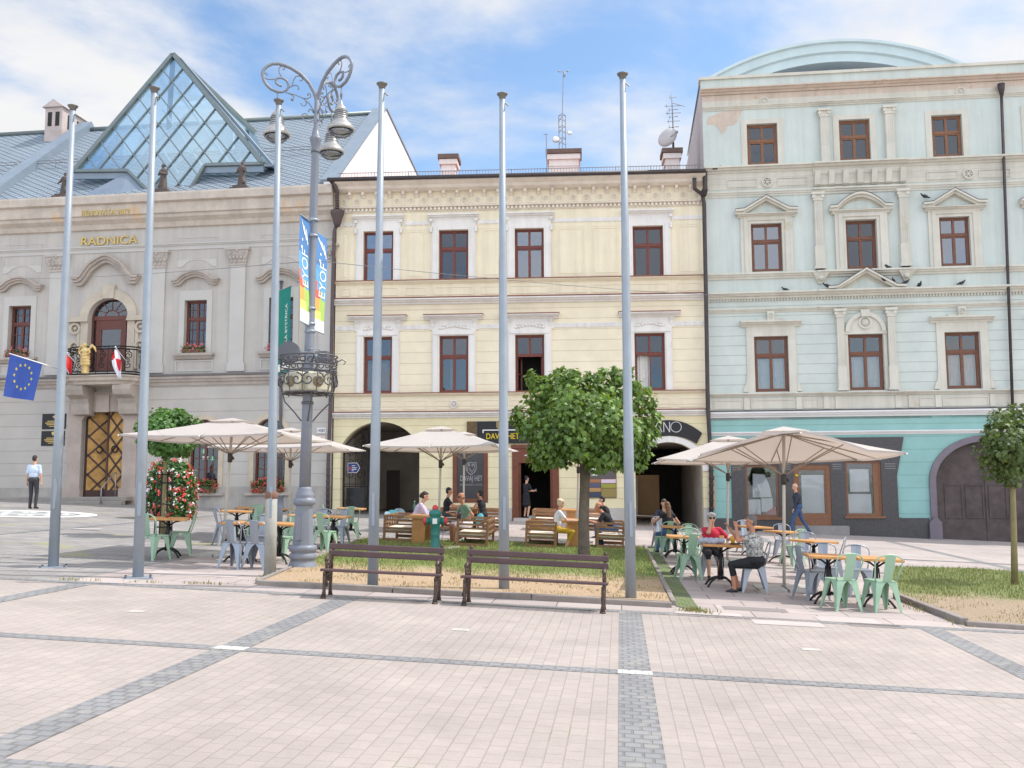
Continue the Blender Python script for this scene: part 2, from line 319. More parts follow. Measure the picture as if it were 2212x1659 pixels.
# terraces between the plaza and the houses
sheet('terrace_paving', [pg(-8.2, EDGE), pg(24, EDGE), pg(24, EDGE+8), pg(-8.2, EDGE+8)], SLAB, 0)
sheet('terrace_paving', [pg(-30, EDGE), pg(-8.2, EDGE), pg(-8.2, EDGE+8), pg(-30, EDGE+8)], SLBL, 0)
sheet('terrace_paving', [pg(-30, EDGE+8), pg(-5.5, EDGE+8), pg(-5.5, 36), pg(-30, 36)], SLBL, 0)
sheet('pavement', [pg(-5.5, EDGE+8), pg(30, EDGE+8), pg(30, 36), pg(-5.5, 36)], PAVE, 0)
for a in (-1.5, 4.5, 9.2, 13.6): band('cobble_band', a, EDGE+8.0, a+.3, 27, COBB, .004)
for b in (EDGE+8.4, EDGE+13.2): band('cobble_band', -5.4, b, 30, b+.25, COBB, .008)
band('cobble_band', -30, EDGE+3.2, -8.3, EDGE+3.5, COBB, .004); band('cobble_band', -14.5, EDGE+.1, -14.2, 30, COBB, .008)
# lighter and darker single slabs laid in the terraces
random.seed(3)
SL2 = M('pale_slab', S(180, 169, 163), .85, .06, 2, .2, 40); SL3 = M('dark_slab', S(136, 127, 123), .85, .08, 2, .2, 40)
for (px, py, w, h, m) in ((1530, 1328, .9, .5, SL2), (1700, 1345, .9, .6, SL2), (1830, 1340, .8, .5, SL2), (1630, 1316, .9, .4, SL3), (455, 1213, 1.0, .5, SL2), (420, 1240, 1.5, .5, SL2), (1890, 1352, .7, .3, SL3)):
    a, b = pg_inv(*G(px, py)[:2]); band('paving_slab', a-w/2, b-h/2, a+w/2, b+h/2, m, .004)

# mosaic disc in front of the town hall door
mo = G(60, 1110); MW = M('white_mosaic', S(235, 232, 228), .8, .06, 8, .3, 60); MG = M('grey_mosaic', S(166, 168, 164), .8, .1, 8, .3, 60); MD = M('dark_mosaic', S(120, 122, 124), .8, .1, 8, .3, 60)
def disc(name, c, r0, r1, mat, up, a0=0, a1=360):
    k = 48; mb = MB(); vs = []
    for i in range(k+1):
        a = R(a0+(a1-a0)*i/k)
        for r in (r0, r1): x, y = c[0]+r*math.cos(a), c[1]+r*math.sin(a)*1.0; vs.append((x, y, gz(x, y)+up))
    mb.add(vs, [(2*i, 2*i+1, 2*i+3, 2*i+2) for i in range(k)]); return kind(mb.build(name, mat))
disc('mosaic_ring', mo, 1.6, 2.05, MW, .006); disc('mosaic_disc', mo, .0, 1.6, MG, .006)
for a in range(0, 360, 45):
    disc('mosaic_motif', (mo.x+.95*math.cos(R(a)), mo.y+.95*math.sin(R(a))), .22, .34, MW, .011); disc('mosaic_motif', (mo.x+.95*math.cos(R(a)), mo.y+.95*math.sin(R(a))), .06, .14, MD, .011)
disc('mosaic_ring', mo, 1.42, 1.5, MD, .011)

# ---------------------------------------------------------------- planting beds
def soil_mat(name, dry, green, cx, cy, dirv, thr, soft):
    """lawn that is worn to bare sand along one side; the border is broken up by noise"""
    m = bpy.data.materials.new(name); m.use_nodes = True; n = m.node_tree.nodes; l = m.node_tree.links.new; p = n['Principled BSDF']; p.inputs['Roughness'].default_value = .95; p.inputs['Specular IOR Level'].default_value = .1
    tcn = n.new('ShaderNodeTexCoord'); dt = n.new('ShaderNodeVectorMath'); dt.operation = 'DOT_PRODUCT'; l(tcn.outputs['Object'], dt.inputs[0]); dt.inputs[1].default_value = (*dirv, 0)
    no = n.new('ShaderNodeTexNoise'); no.inputs['Scale'].default_value = 1.3; no.inputs['Detail'].default_value = 8; no.inputs['Roughness'].default_value = .7; l(tcn.outputs['Object'], no.inputs['Vector'])
    ad = n.new('ShaderNodeMath'); ad.operation = 'MULTIPLY_ADD'; l(no.outputs['Fac'], ad.inputs[0]); ad.inputs[1].default_value = 4.2; l(dt.outputs['Value'], ad.inputs[2])
    mr = n.new('ShaderNodeMapRange'); mr.inputs['From Min'].default_value = thr; mr.inputs['From Max'].default_value = thr+soft; l(ad.outputs[0], mr.inputs[0])
    f = n.new('ShaderNodeTexNoise'); f.inputs['Scale'].default_value = 28; f.inputs['Detail'].default_value = 5; l(tcn.outputs['Object'], f.inputs['Vector'])
    r1 = n.new('ShaderNodeValToRGB'); r1.color_ramp.elements[0].color = (*[c*.72 for c in dry], 1); r1.color_ramp.elements[1].color = (*[c*1.2 for c in dry], 1); r1.color_ramp.elements[0].position = .3; r1.color_ramp.elements[1].position = .7; l(f.outputs['Fac'], r1.inputs[0])
    r2 = n.new('ShaderNodeValToRGB'); r2.color_ramp.elements[0].color = (*[c*.6 for c in green], 1); r2.color_ramp.elements[1].color = (*[c*1.35 for c in green], 1); r2.color_ramp.elements[0].position = .3; r2.color_ramp.elements[1].position = .7; l(f.outputs['Fac'], r2.inputs[0])
    mm = n.new('ShaderNodeMixRGB'); l(mr.outputs[0], mm.inputs[0]); l(r1.outputs[0], mm.inputs[1]); l(r2.outputs[0], mm.inputs[2]); l(mm.outputs[0], p.inputs['Base Color'])
    bp = n.new('ShaderNodeBump'); bp.inputs['Strength'].default_value = .9; bp.inputs['Distance'].default_value = .04; l(f.outputs['Fac'], bp.inputs['Height']); l(bp.outputs[0], p.inputs['Normal'])
    return m
bed = gp((568, 1262), (1000, 1284), (1448, 1308), (1392, 1186), (1000, 1172), (785, 1168))
yv = (-sa*-1*0+0.0, 1.0)
SOIL = soil_mat('worn_lawn', S(178, 154, 126), S(118, 132, 78), 0, 0, (.05, 1), 19.5, 1.3)
bo = sheet('lawn', bed, SOIL, .06); bo.data.materials[0] = SOIL
bed2 = gp((1940, 1298), (2085, 1350), (2330, 1362), (2330, 1250), (2100, 1232), (1915, 1228))
SOIL2 = soil_mat('worn_lawn_right', S(162, 144, 122), S(124, 130, 88), 0, 0, (.05, 1), 18.9, 1.0)
sheet('lawn', bed2, SOIL2, .05)
KERB = M('kerb_concrete', S(142, 133, 126), .9, .12, 3, .4, 50, stain=(S(130, 122, 110), 2.5, .58))
KMB = {}
def kerb(pts, w=.12, h=.085, dn=.1, gaps=()):
    pts = [Vector((x, y)) for x, y in pts]
    for i in range(len(pts)-1):
        d = (pts[i+1]-pts[i]); L = d.length; d.normalize(); nn = max(1, round(L/1.0)); q = L/nn
        for k in range(nn):
            if (i, k) in gaps: continue
            a = pts[i]+d*(k*q+.006); b = pts[i]+d*((k+1)*q-.006); pr = Vector((-d.y, d.x))*w/2; mb = MB()
            hh = h+random.uniform(-.012, .012)
            cs = [a-pr, b-pr, b+pr, a+pr]
            vs = [(c.x, c.y, gz(c.x, c.y)-dn) for c in cs]+[(c.x, c.y, gz(c.x, c.y)+hh) for c in cs]
            mb.add(vs, [(0, 3, 2, 1), (4, 5, 6, 7), (0, 1, 5, 4), (1, 2, 6, 5), (2, 3, 7, 6), (3, 0, 4, 7)])
            o = kind(mb.build('kerb', KERB)); bevel(o, .015, 2)
kerb(gp((556, 1264), (1000, 1288), (1452, 1312)))
kerb(gp((1455, 1308), (1393, 1184)), .08, .09); kerb(gp((556, 1262), (784, 1166)), .08, .07)
kerb(gp((1936, 1292), (2084, 1350))); kerb(gp((2086, 1352), (2330, 1368)), .12, .07)
sheet('moss_strip', gp((1460, 1310), (1515, 1322), (1416, 1182), (1396, 1182)), MOSS, .008)

# grass blades over the green parts and along the joints (uncountable)
GRM = M('grass_blades', S(116, 134, 70), .8, .25, 2.5, hue=S(142, 136, 88), island=.35); GDR = M('dry_grass', S(150, 134, 80), .9, .2, 3, island=.3)
def grass(name, mat, pts, hmin, hmax, spread=.03, wd=.008):
    mb = MB()
    for x, y, up in pts:
        z = gz(x, y)+up; h = random.uniform(hmin, hmax); a = random.uniform(0, 6.28); l = random.uniform(0, h*.7); b = random.uniform(0, 6.28); c = (math.cos(a)*wd, math.sin(a)*wd)
        mb.add([(x-c[0], y-c[1], z-.01), (x+c[0], y+c[1], z-.01), (x+math.cos(b)*l, y+math.sin(b)*l, z+h)], [(0, 1, 2)])
    return kind(mb.build(name, mat, fix=False), 'stuff')
def inside(p, poly):
    r = False; n = len(poly)
    for i in range(n):
        (x1, y1), (x2, y2) = poly[i][:2], poly[(i+1) % n][:2]
        if (y1 > p[1]) != (y2 > p[1]) and p[0] < (x2-x1)*(p[1]-y1)/(y2-y1)+x1: r = not r
    return r
def scatter(poly, n, cond):
    xs = [p[0] for p in poly]; ys = [p[1] for p in poly]; out = []
    while len(out) < n:
        p = (random.uniform(min(xs), max(xs)), random.uniform(min(ys), max(ys)))
        if inside(p, poly) and cond(p): out.append(p)
    return out
from mathutils import noise
def gn(p, sc=1.0): return noise.noise(Vector((p[0]*sc, p[1]*sc, 3.1)))
random.seed(11)
grass('grass', GRM, [(x, y, .06) for x, y in scatter(bed, 26000, lambda p: p[1]+gn(p)*2.0+.05*p[0] > 17.8+random.uniform(-.9, .9))], .02, .07)
grass('grass', GDR, [(x, y, .06) for x, y in scatter(bed, 5200, lambda p: gn(p, 1.7) > .12)], .015, .05)
grass('grass', GRM, [(x, y, .05) for x, y in scatter(bed2, 9000, lambda p: p[1]+gn(p)*1.6+.05*p[0] > 17.2+random.uniform(-.6, .6))], .02, .08)
grass('grass', GDR, [(x, y, .05) for x, y in scatter(bed2, 1800, lambda p: gn(p, 1.7) > .05)], .015, .05)
edge_pts = []
for (x0, y0, x1, y1, n, jit) in ((556, 1268, 700, 1200, 500, .12), (600, 1262, 1440, 1308, 500, .08), (1450, 1312, 1520, 1324, 500, .15), (60, 1252, 560, 1266, 260, .06), (1930, 1300, 2090, 1356, 160, .1), (570, 1262, 640, 1235, 500, .15)):
    a, b = G(x0, y0), G(x1, y1)
    for i in range(n):
        t = random.random(); x = a.x+(b.x-a.x)*t+random.gauss(0, jit); y = a.y+(b.y-a.y)*t+random.gauss(0, jit)
        if gn((x, y), 1.5) > -.1: edge_pts.append((x, y, .02))
grass('weeds', GDR, edge_pts[::2], .015, .05); grass('weeds', GRM, edge_pts[1::2], .015, .05)

# ================================================================ building kit (local x along the front, y into the house, z up)
def wall(mb, s0, z0, s1, z1, holes, depth=.3, y=0.0, mi=0, mr=0, closed=True):
    xs = sorted({s0, s1, *[min(max(v, s0), s1) for h in holes for v in (h[0], h[2])]}); zs = sorted({z0, z1, *[min(max(v, z0), z1) for h in holes for v in (h[1], h[3])]})
    for i in range(len(xs)-1):
        for j in range(len(zs)-1):
            cx, cz = (xs[i]+xs[i+1])/2, (zs[j]+zs[j+1])/2
            if any(h[0] < cx < h[2] and h[1] < cz < h[3] for h in holes): continue
            mb.add([(xs[i], y, zs[j]), (xs[i+1], y, zs[j]), (xs[i+1], y, zs[j+1]), (xs[i], y, zs[j+1])], [(0, 1, 2, 3)], mi)
    for h in holes:
        a, b, c, d = h[:4]; d2 = y+depth
        if len(h) > 4:                  # arched head springing at h[4]
            sp = h[4]; cx = (a+c)/2; rx = (c-a)/2; rz = d-sp; k = 20
            arc = [(cx-rx*math.cos(math.pi*i/k), sp+rz*math.sin(math.pi*i/k)) for i in range(k+1)]
            if len(h) > 5:              # segmental: circle through the springings and the crown
                Rr = (rx*rx+rz*rz)/(2*rz); th = math.asin(min(1, rx/Rr)); arc = [(cx+Rr*math.sin(-th+2*th*i/k), d-Rr+Rr*math.cos(-th+2*th*i/k)) for i in range(k+1)]
            for i in range(k):
                p, q = arc[i], arc[i+1]
                mb.add([(p[0], y, p[1]), (q[0], y, q[1]), (q[0], y, d), (p[0], y, d)], [(0, 1, 2, 3)], mi)
                mb.add([(p[0], y, p[1]), (q[0], y, q[1]), (q[0], d2, q[1]), (p[0], d2, p[1])], [(0, 1, 2, 3)], mr)
            top = sp
        else:
            top = d; mb.add([(a, y, d), (c, y, d), (c, d2, d), (a, d2, d)], [(0, 1, 2, 3)], mr)
        mb.add([(a, y, b), (a, y, top), (a, d2, top), (a, d2, b)], [(0, 1, 2, 3)], mr); mb.add([(c, y, b), (c, y, top), (c, d2, top), (c, d2, b)], [(0, 1, 2, 3)], mr)
        mb.add([(a, y, b), (c, y, b), (c, d2, b), (a, d2, b)], [(0, 1, 2, 3)], mr)
def frame_rect(mb, s0, z0, s1, z1, w, y0, y1, mi=0):
    mb.box(s0, y0, z0, s0+w, y1, z1, mi); mb.box(s1-w, y0, z0, s1, y1, z1, mi); mb.box(s0+w, y0+.001, z0, s1-w, y1-.001, z0+w, mi); mb.box(s0+w, y0+.001, z1-w, s1-w, y1-.001, z1, mi)
GLASS = glass('window_glass'); GLASSB = glass('bright_window_glass', (.55, .56, .58), .05); GLASSR = glass('sky_window_glass', (.2, .22, .25), .17); GLASSP = glass('shop_front_glass', (.86, .87, .88), .03, .02, (.9, .92, .95)); GLASSD = glass('shop_glass', (.10, .10, .11), .08)
CURT = M('net_curtain', S(215, 212, 206), .9, .08, 6); BLIND = M('paper_blind', S(226, 214, 178), .9, .05, 4)
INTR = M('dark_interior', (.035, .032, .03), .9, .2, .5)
def window(parent, r, frame, pane=GLASS, y=.2, split=.36, curtain=None, name='window', fw=.075, bars=0, openl=0, openr=0, label=None):
    s0, z0, s1, z1 = r; cx = (s0+s1)/2; zt = z1-(z1-z0)*split
    mb = MB(); frame_rect(mb, s0, z0, s1, z1, fw, y, y+.09)
    mb.box(cx-.045, y+.002, zt+.055, cx+.045, y+.088, z1-fw); mb.box(s0+fw, y-.015, zt-.05, s1-fw, y+.085, zt+.05)
    for a, b, op in ((s0+fw, cx, openl), (cx, s1-fw, openr)):
        frame_rect(mb, a, zt+.05, b, z1-fw, .035, y+.02, y+.07)
        if not op: frame_rect(mb, a, z0+fw, b, zt-.05, .055, y+.004, y+.075)
        else:                           # casement swung inwards on its outer side
            hx = a if op > 0 else b; w = (b-a)*op; ang = R(72); ex = hx+w*math.cos(ang); ey = y+.05+abs(w)*math.sin(ang)
            for (p, q) in (((hx, y+.05), (hx+(ex-hx)*.1, y+.05+(ey-y-.05)*.1)), ((ex, ey), (hx+(ex-hx)*.9, y+.05+(ey-y-.05)*.9))):
                mb.bar(((p[0]+q[0])/2, (p[1]+q[1])/2, z0+fw), ((p[0]+q[0])/2, (p[1]+q[1])/2, zt-.05), .06, .05)
            for zz in (z0+fw+.03, (z0+zt)/2, zt-.08): mb.bar((hx, y+.05, zz), (ex, ey, zz), .05, .05)
    for k in range(bars):
        zz = z0+fw+(zt-z0-fw)*(k+1)/(bars+1); mb.box(s0+fw, y+.025, zz-.014, s1-fw, y+.065, zz+.014)
    if bars:
        zz = (zt+z1)/2; mb.box(s0+fw, y+.025, zz-.014, s1-fw, y+.065, zz+.014)
        for q in (.25, .75): xx = s0+(s1-s0)*q; mb.box(xx-.013, y+.026, z0+fw, xx+.013, y+.064, z1-fw)
    o = mb.build(name, frame, parent)
    if label: o['label'] = label
    pm = MB(); pm.box(s0+fw, y+.045, zt, s1-fw, y+.053, z1-fw)
    for a, b, op in ((s0+fw, cx, openl), (cx, s1-fw, openr)):
        if not op: pm.box(a, y+.045, z0+fw, b, y+.053, zt)
    pm.build('pane', pane, o)
    if curtain: curtain_of(o, s0+fw, z0+fw, s1-fw, z1-fw, y, *curtain)
    return o
def curtain_of(o, s0, z0, s1, z1, y, kindc, f0=0.0, f1=1.0):
    cmb = MB(); n = 40; h0 = z0+(z1-z0)*f0; h1 = z0+(z1-z0)*f1
    if kindc == 'blind': cmb.box(s0, y+.14, h0, s1, y+.15, h1); cmb.build('blind', BLIND, o); return
    vs = []
    for i in range(n+1):
        x = s0+(s1-s0)*i/n; yy = y+.2+.025*math.sin(i*1.7)+.012*math.sin(i*.7); vs += [(x, yy, h0), (x, yy, h1)]
    cmb.add(vs, [(2*i, 2*i+2, 2*i+3, 2*i+1) for i in range(n)], 0, True); cmb.build('curtain', CURT, o)
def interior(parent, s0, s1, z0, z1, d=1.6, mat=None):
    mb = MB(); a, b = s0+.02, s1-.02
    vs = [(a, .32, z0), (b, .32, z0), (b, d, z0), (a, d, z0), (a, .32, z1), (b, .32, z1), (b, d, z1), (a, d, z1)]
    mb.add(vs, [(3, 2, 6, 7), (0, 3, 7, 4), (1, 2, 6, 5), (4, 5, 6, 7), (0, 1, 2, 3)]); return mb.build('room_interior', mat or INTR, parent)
def ring(mb, cx, cz, r, w, y0, y1, n=14, mi=0):
    vs = []
    for i in range(n):
        a = 2*math.pi*i/n
        for rr, yy in ((r, y1), (r, y0), (r-w, y0), (r-w, y1)): vs.append((cx+rr*math.cos(a), yy, cz+rr*math.sin(a)))
    mb.add(vs, [(4*i+j, 4*((i+1) % n)+j, 4*((i+1) % n)+(j+1) % 4, 4*i+(j+1) % 4) for i in range(n) for j in range(4)], mi)
def rosette(mb, cx, cz, r, y, mi=0):
    ring(mb, cx, cz, r, r*.25, y-.035, y, 14, mi); mb.ball((cx, y, cz), (r*.3, .04, r*.3), 8, mi)
    for k in range(6): a = k*math.pi/3; mb.ball((cx+r*.52*math.cos(a), y, cz+r*.52*math.sin(a)), (r*.2, .025, r*.2), 6, mi)
def ledge(mb, F_unused, s0, s1, z0, z1, p, mi=0, y=0.0, steps=3):
    """moulded string course: z0..z1 high, projecting p at the top"""
    h = z1-z0; pr = [(y, z0), (y-p*.25, z0), (y-p*.35, z0+h*.3), (y-p*.6, z0+h*.38), (y-p*.75, z0+h*.65), (y-p, z0+h*.7), (y-p, z0+h*.93), (y-p*.9, z1), (y, z1+p*.12)]
    mb.profile(pr, s0, s1, mi)
def panel(mb, s0, z0, s1, z1, w=.04, d=.022, y=0.0, mi=0): frame_rect(mb, s0, z0, s1, z1, w, y-d, y, mi)
def dentils(mb, s0, s1, z0, z1, pitch, w, p, y=0.0, mi=0):
    n = int((s1-s0)/pitch); q = (s1-s0)/n
    for k in range(n): mb.box(s0+(k+.5)*q-w/2, y-p, z0, s0+(k+.5)*q+w/2, y, z1, mi)
# ================================================================ yellow house
FY = Facade(-7.27, 40.4, -3.44)
zy = lambda y, x=1321: FY.z(x, y)
y0s, y1s = FY.s(721, 900), FY.s(1533, 900)
YEL = S(230, 217, 190)
bY = thing('yellow_house', 'pale yellow three storey house between the grey town hall and the mint house', 'building', FY.o, FY.a)
TRIM = M('white_stucco', S(226, 220, 214), .85, .05, 1.2, .12, 50, stain=(S(205, 196, 186), .7, .62)); FRAMEB = M('red_brown_window_wood', S(112, 56, 46), .45, .12, 6)
YLED = M('yellow_stucco_trim', S(229, 217, 192), .85, .05, 1.2, .12, 50); REDL = M('copper_flashing', S(150, 92, 72), .6, .15, 3)
zb = -1.3
z1g, z2g, z3g, zfr, zev = zy(894), zy(645), zy(447), zy(405), zy(386)
WY = courses('yellow_rustic', S(226, 212, 174), (zy(962)-zy(985)), zy(985), .022, .74)
WY1 = courses('yellow_rustic_upper', YEL, (zy(780)-zy(803.6)), zy(803.6), .022, .76)
WY2 = M('yellow_plaster', YEL, .85, .05, .8, .1, 40, stain=(S(226, 210, 180), .6, .62))
arcL = (FY.s(735, 1010), zb, FY.s(906, 1010), zy(911, 832), zy(966, 740), 1)
arcR = (FY.s(1373, 1050), zb, FY.s(1519, 1050), zy(955, 1436), zy(1018, 1440))
shopw = FY.rect(978, 962, 1054, 1086); shopd = (FY.s(1115, 1050), zb, FY.s(1199, 1050), zy(968, 1157))
mb = MB(); wall(mb, y0s, zb, y1s, z1g, [arcL, arcR, shopw, shopd], .42); mb.build('wall', WY, bY)
upW = [(785, 500, 850, 608), (948, 496, 1012, 606), (1112, 494, 1175, 603), (1367, 488, 1433, 600)]
loW = [(785, 727, 847, 850), (949, 725, 1012, 848), (1113, 723, 1176, 846), (1371, 719, 1437, 843)]
upR = [FY.rect(*p) for p in upW]; loR = [FY.rect(*p) for p in loW]
def level(rs):      # the sills and heads of one storey are level
    a = sum(r[1] for r in rs)/len(rs); b = sum(r[3] for r in rs)/len(rs); return [(r[0], a, r[2], b) for r in rs]
upR, loR = level(upR), level(loR)
mb = MB(); wall(mb, y0s, z1g, y1s, z2g, loR, .3); mb.build('wall', WY1, bY)
mb = MB(); wall(mb, y0s, z2g, y1s, zev, upR, .3); mb.build('wall', WY2, bY)
mb = MB(); D = 11
for s_ in (y0s, y1s): mb.add([(s_, 0, zb), (s_, D, zb), (s_, D, zev), (s_, 0, zev)], [(0, 1, 2, 3)])
wall(mb, y0s, zb, y1s, zev, [(arcR[0]-1, zb, arcR[2]+.02, arcR[3])], .3, D); mb.build('outer_wall', WY2, bY)
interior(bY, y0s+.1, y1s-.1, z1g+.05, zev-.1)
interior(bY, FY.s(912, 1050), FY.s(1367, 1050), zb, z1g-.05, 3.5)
# ledges, cornice, friezes
mb = MB()
ledge(mb, FY, y0s-.03, y1s, zy(651), zy(639), .28); ledge(mb, FY, y0s-.03, y1s, zy(899), zy(887), .24)
mb.build('string_course', TRIM, bY)
mb = MB()
for ya, yb in ((606, 600), (851, 846), ): ledge(mb, FY, y0s, y1s, zy(ya), zy(yb), .16)
mb.build('sill_course', YLED, bY)
mb = MB()
for y_, p in ((638.6, .30), (886.6, .26), (599.6, .18), (845.6, .18)): mb.box(y0s-.02, -p, zy(y_), y1s, 0, zy(y_)+.03)
mb.build('flashing', REDL, bY)
mb = MB(); zt = zev-.02
mb.profile([(0, zy(448)), (-.06, zy(448)), (-.06, zy(447)), (0, zy(446))], y0s, y1s); mb.profile([(0, zy(439.5)), (-.14, zy(439.5)), (-.16, zy(437)), (0, zy(436))], y0s, y1s)
dentils(mb, y0s, y1s, zy(446), zy(440), .17, .09, .08)
mb.profile([(0, zfr-.02), (-.16, zfr), (-.34, zy(401)), (-.42, zy(396)), (-.62, zy(391)), (-.64, zy(387)), (0, zt)], y0s-.03, y1s)
n = int((y1s-y0s)/.56); q = (y1s-y0s)/n
for k in range(n):
    cx = y0s+(k+.5)*q
    mb.profile([(0, zy(418)), (-.05, zy(417)), (-.10, zy(413)), (-.26, zy(405)), (0, zy(405))], cx-q/2-.06, cx-q/2+.06); mb.ball((cx-q/2, -.22, zy(410)), .07, 8)
    rosette(mb, cx, zy(424), .11, 0); frame_rect(mb, cx-.19, zy(434), cx+.19, zy(408), .02, -.012, 0)
mb.build('cornice', M('cornice_stucco', S(228, 216, 202), .85, .06, 1.2, .15, 50, stain=(S(198, 184, 165), .8, .6)), bY)
DKM = M('dark_sheet_metal', S(74, 66, 66), .5, .15, 3, metal=.3)
mb = MB(); mb.tube([(y0s-.25, -.70, zev+.02), (y1s, -.70, zev+.02)], .085, 10); mb.box(y0s-.2, -.66, zev-.04, y1s, -.1, zev+.03); mb.build('gutter', DKM, bY)
# balustrade panels under the windows, wall panels and ornament bands between them
mb = MB()
def splits(rs, lo, hi):
    out = []; e = lo
    for r in rs: out.append((e, r[0]-.42)); e = r[2]+.42
    out.append((e, hi)); return out
for rs, za, zb_ in ((upR, zy(634), zy(609)), (loR, zy(884), zy(856))):
    for a, b in splits(rs, y0s+.15, y1s-.1):
        w = b-a
        if w > 2.6: panel(mb, a+.1, za+.06, (a+b)/2-.12, zb_-.08); panel(mb, (a+b)/2+.12, za+.06, b-.1, zb_-.08)
        elif w > .4: panel(mb, a+.1, za+.06, b-.1, zb_-.08)
    for r in rs: panel(mb, r[0]-.2, za+.06, r[2]+.2, zb_-.08)
for a, b in splits(upR, y0s+.1, y1s-.05):
    w = b-a
    parts = [(a, b)] if w < 2.4 else [(a, (a+b)/2), ((a+b)/2, b)]
    for p, q_ in parts:
        if q_-p > .5: panel(mb, p+.14, zy(594), q_-.14, zy(487), .03, .012); panel(mb, p+.22, zy(589), q_-.22, zy(492), .02, .018)
mb.build('wall_panels', YLED, bY)
mb = MB()
for a, b in splits(upR, y0s+.05, y1s-.02):
    if b-a > .3: mb = MB(); mb.box(a-.05, -.02, zy(478), b+.05, 0, zy(469)); dentils(mb, a, b, zy(477), zy(470), .2, .12, .04); mb.build('ornament_band', TRIM, bY)
for a, b in splits(loR, y0s+.05, y1s-.02):
    if b-a > .3:
        mb = MB(); mb.box(a-.05, -.02, zy(706), b+.05, 0, zy(696)); n = int((b-a)/.26)
        for k in range(n): ring(mb, a+(k+.5)*(b-a)/n, zy(701), .085, .03, -.045, -.02, 10)
        mb.build('ornament_band', TRIM, bY)
for i, r in enumerate(upR):
    mb = MB(); s0, z0, s1, z1 = r; w = .3
    mb.box(s0-w, -.07, zy(600), s0, 0, z1); mb.box(s1, -.07, zy(600), s1+w, 0, z1); mb.box(s0-w, -.07, z1, s1+w, 0, z1+.28)
    mb.box(s0-w-.06, -.05, z1+.28, s1+w+.06, 0, zy(467)); mb.box(s0-w+.06, -.09, z0, s0-.08, -.07, z1+.1); mb.box(s1+.08, -.09, z0, s1+w-.06, -.07, z1+.1)
    ledge(mb, FY, s0-w-.14, s1+w+.14, zy(467), zy(456), .24)
    for x_ in (s0-w-.02, s1+w+.02): mb.box(x_-.05, -.12, z1-.1, x_+.05, -.05, z1+.12); mb.box(x_-.06, -.16, zy(472), x_+.06, 0, zy(467))
    mb.build('window_surround', TRIM, bY)
    window(bY, r, FRAMEB, (GLASSR, GLASS, GLASSR, GLASS)[i], .16, curtain=('blind', 0, .22) if i == 2 else None, fw=.07)
for i, r in enumerate(loR):
    mb = MB(); s0, z0, s1, z1 = r; w = .3
    for (a, b) in ((s0-w, s0), (s1, s1+w)): mb.box(a, -.06, z0, b, 0, z1); mb.box(a+.05, -.10, z0, b-.10 if a < s0 else b-.05, -.06, z1)
    mb.box(s0-w, -.06, z1, s1+w, 0, z1+.24); mb.box(s0-w+.06, -.10, z1+.04, s1+w-.06, -.06, z1+.18)
    mb.box(s0-w-.1, -.04, z1+.24, s1+w+.1, 0, zy(686))
    for k in range(9):
        t = (k-4)/4; mb.ball(((s0+s1)/2+t*.55, -.05, zy(702)+.05*math.cos(t*3)), (.085, .05, .06), 8); mb.ball(((s0+s1)/2+t*.5, -.06, zy(699)), .035, 6)
    for x_ in (s0-w-.06, s1+w-.1): mb.profile([(0, zy(705)), (-.05, zy(703)), (-.1, zy(694)), (-.22, zy(687)), (0, zy(686))], x_, x_+.16)
    ledge(mb, FY, s0-w-.32, s1+w+.32, zy(686), zy(677), .34); mb.build('window_surround', TRIM, bY)
    mb = MB(); mb.box(s0-w-.34, -.36, zy(677), s1+w+.34, 0, zy(677)+.03); mb.build('flashing', REDL, bY)
    window(bY, r, FRAMEB, [GLASSB, GLASSB, GLASS, GLASS][i], .16, curtain=[('curtain', 0, .55), None, None, ('curtain', 0, 1)][i], fw=.07, openl=[0, 0, 1, .55][i], openr=[0, 0, -.3, 0][i], bars=0, label='window with both casements open' if i == 2 else None)
    if i == 1: mb = MB(); mb.box(s0+.42, .24, z0+.1, s0+.60, .27, z0+(z1-z0)*.62); mb.build('white_blind', CURT, bpy.data.objects['window.005'])
mb = MB(); c_ = loR[1]; rosette(mb, (c_[0]+c_[2])/2, zy(870), .17, -.02); mb.build('rosette', TRIM, bY)
# plinth
PLG = M('grey_plinth', S(188, 180, 172), .85, .1, 1.5, .2, 40, stain=(S(150, 142, 134), 1.2, .58))
mb = MB()
for a, b in ((y0s-.02, arcL[0]-.0), (arcL[2], shopd[0]-.18), (shopd[2]+.18, arcR[0]), (arcR[2], y1s)): mb = MB(); mb.box(a, -.05, zb, b, 0, zy(1098, 1090)); mb.build('plinth', PLG, bY)
# left archway: passage, iron gate
PASS = M('passage_plaster', S(112, 100, 90), .9, .15, .8); PASD = M('dark_passage', S(196, 184, 172), .9, .15, .8)
def tunnel(h, d, back=True, mat=PASS):
    mb = MB(); a, b, c, d_ = h[:4]; top = d_+.05; a -= .02; c += .02
    mb.add([(a, .42, b), (a, d, b), (a, d, top), (a, .42, top)], [(0, 1, 2, 3)]); mb.add([(c, .42, b), (c, d, b), (c, d, top), (c, .42, top)], [(0, 1, 2, 3)])
    mb.add([(a, .42, top), (c, .42, top), (c, d, top), (a, d, top)], [(0, 1, 2, 3)])
    if back: mb.add([(a, d, b), (c, d, b), (c, d, top), (a, d, top)], [(0, 1, 2, 3)])
    return mb.build('passage', mat, bY)
tunnel(arcL, 7.5, True, PASD)
mb = MB(); mb.box(arcL[0]+.9, 5.4, zb, arcL[0]+1.5, 5.5, zy(1010, 800)); mb.build('passage_door', M('dark_door', S(58, 42, 36), .6), bY)
IRON = M('wrought_iron', S(34, 33, 34), .5, .1, 4, metal=.4)
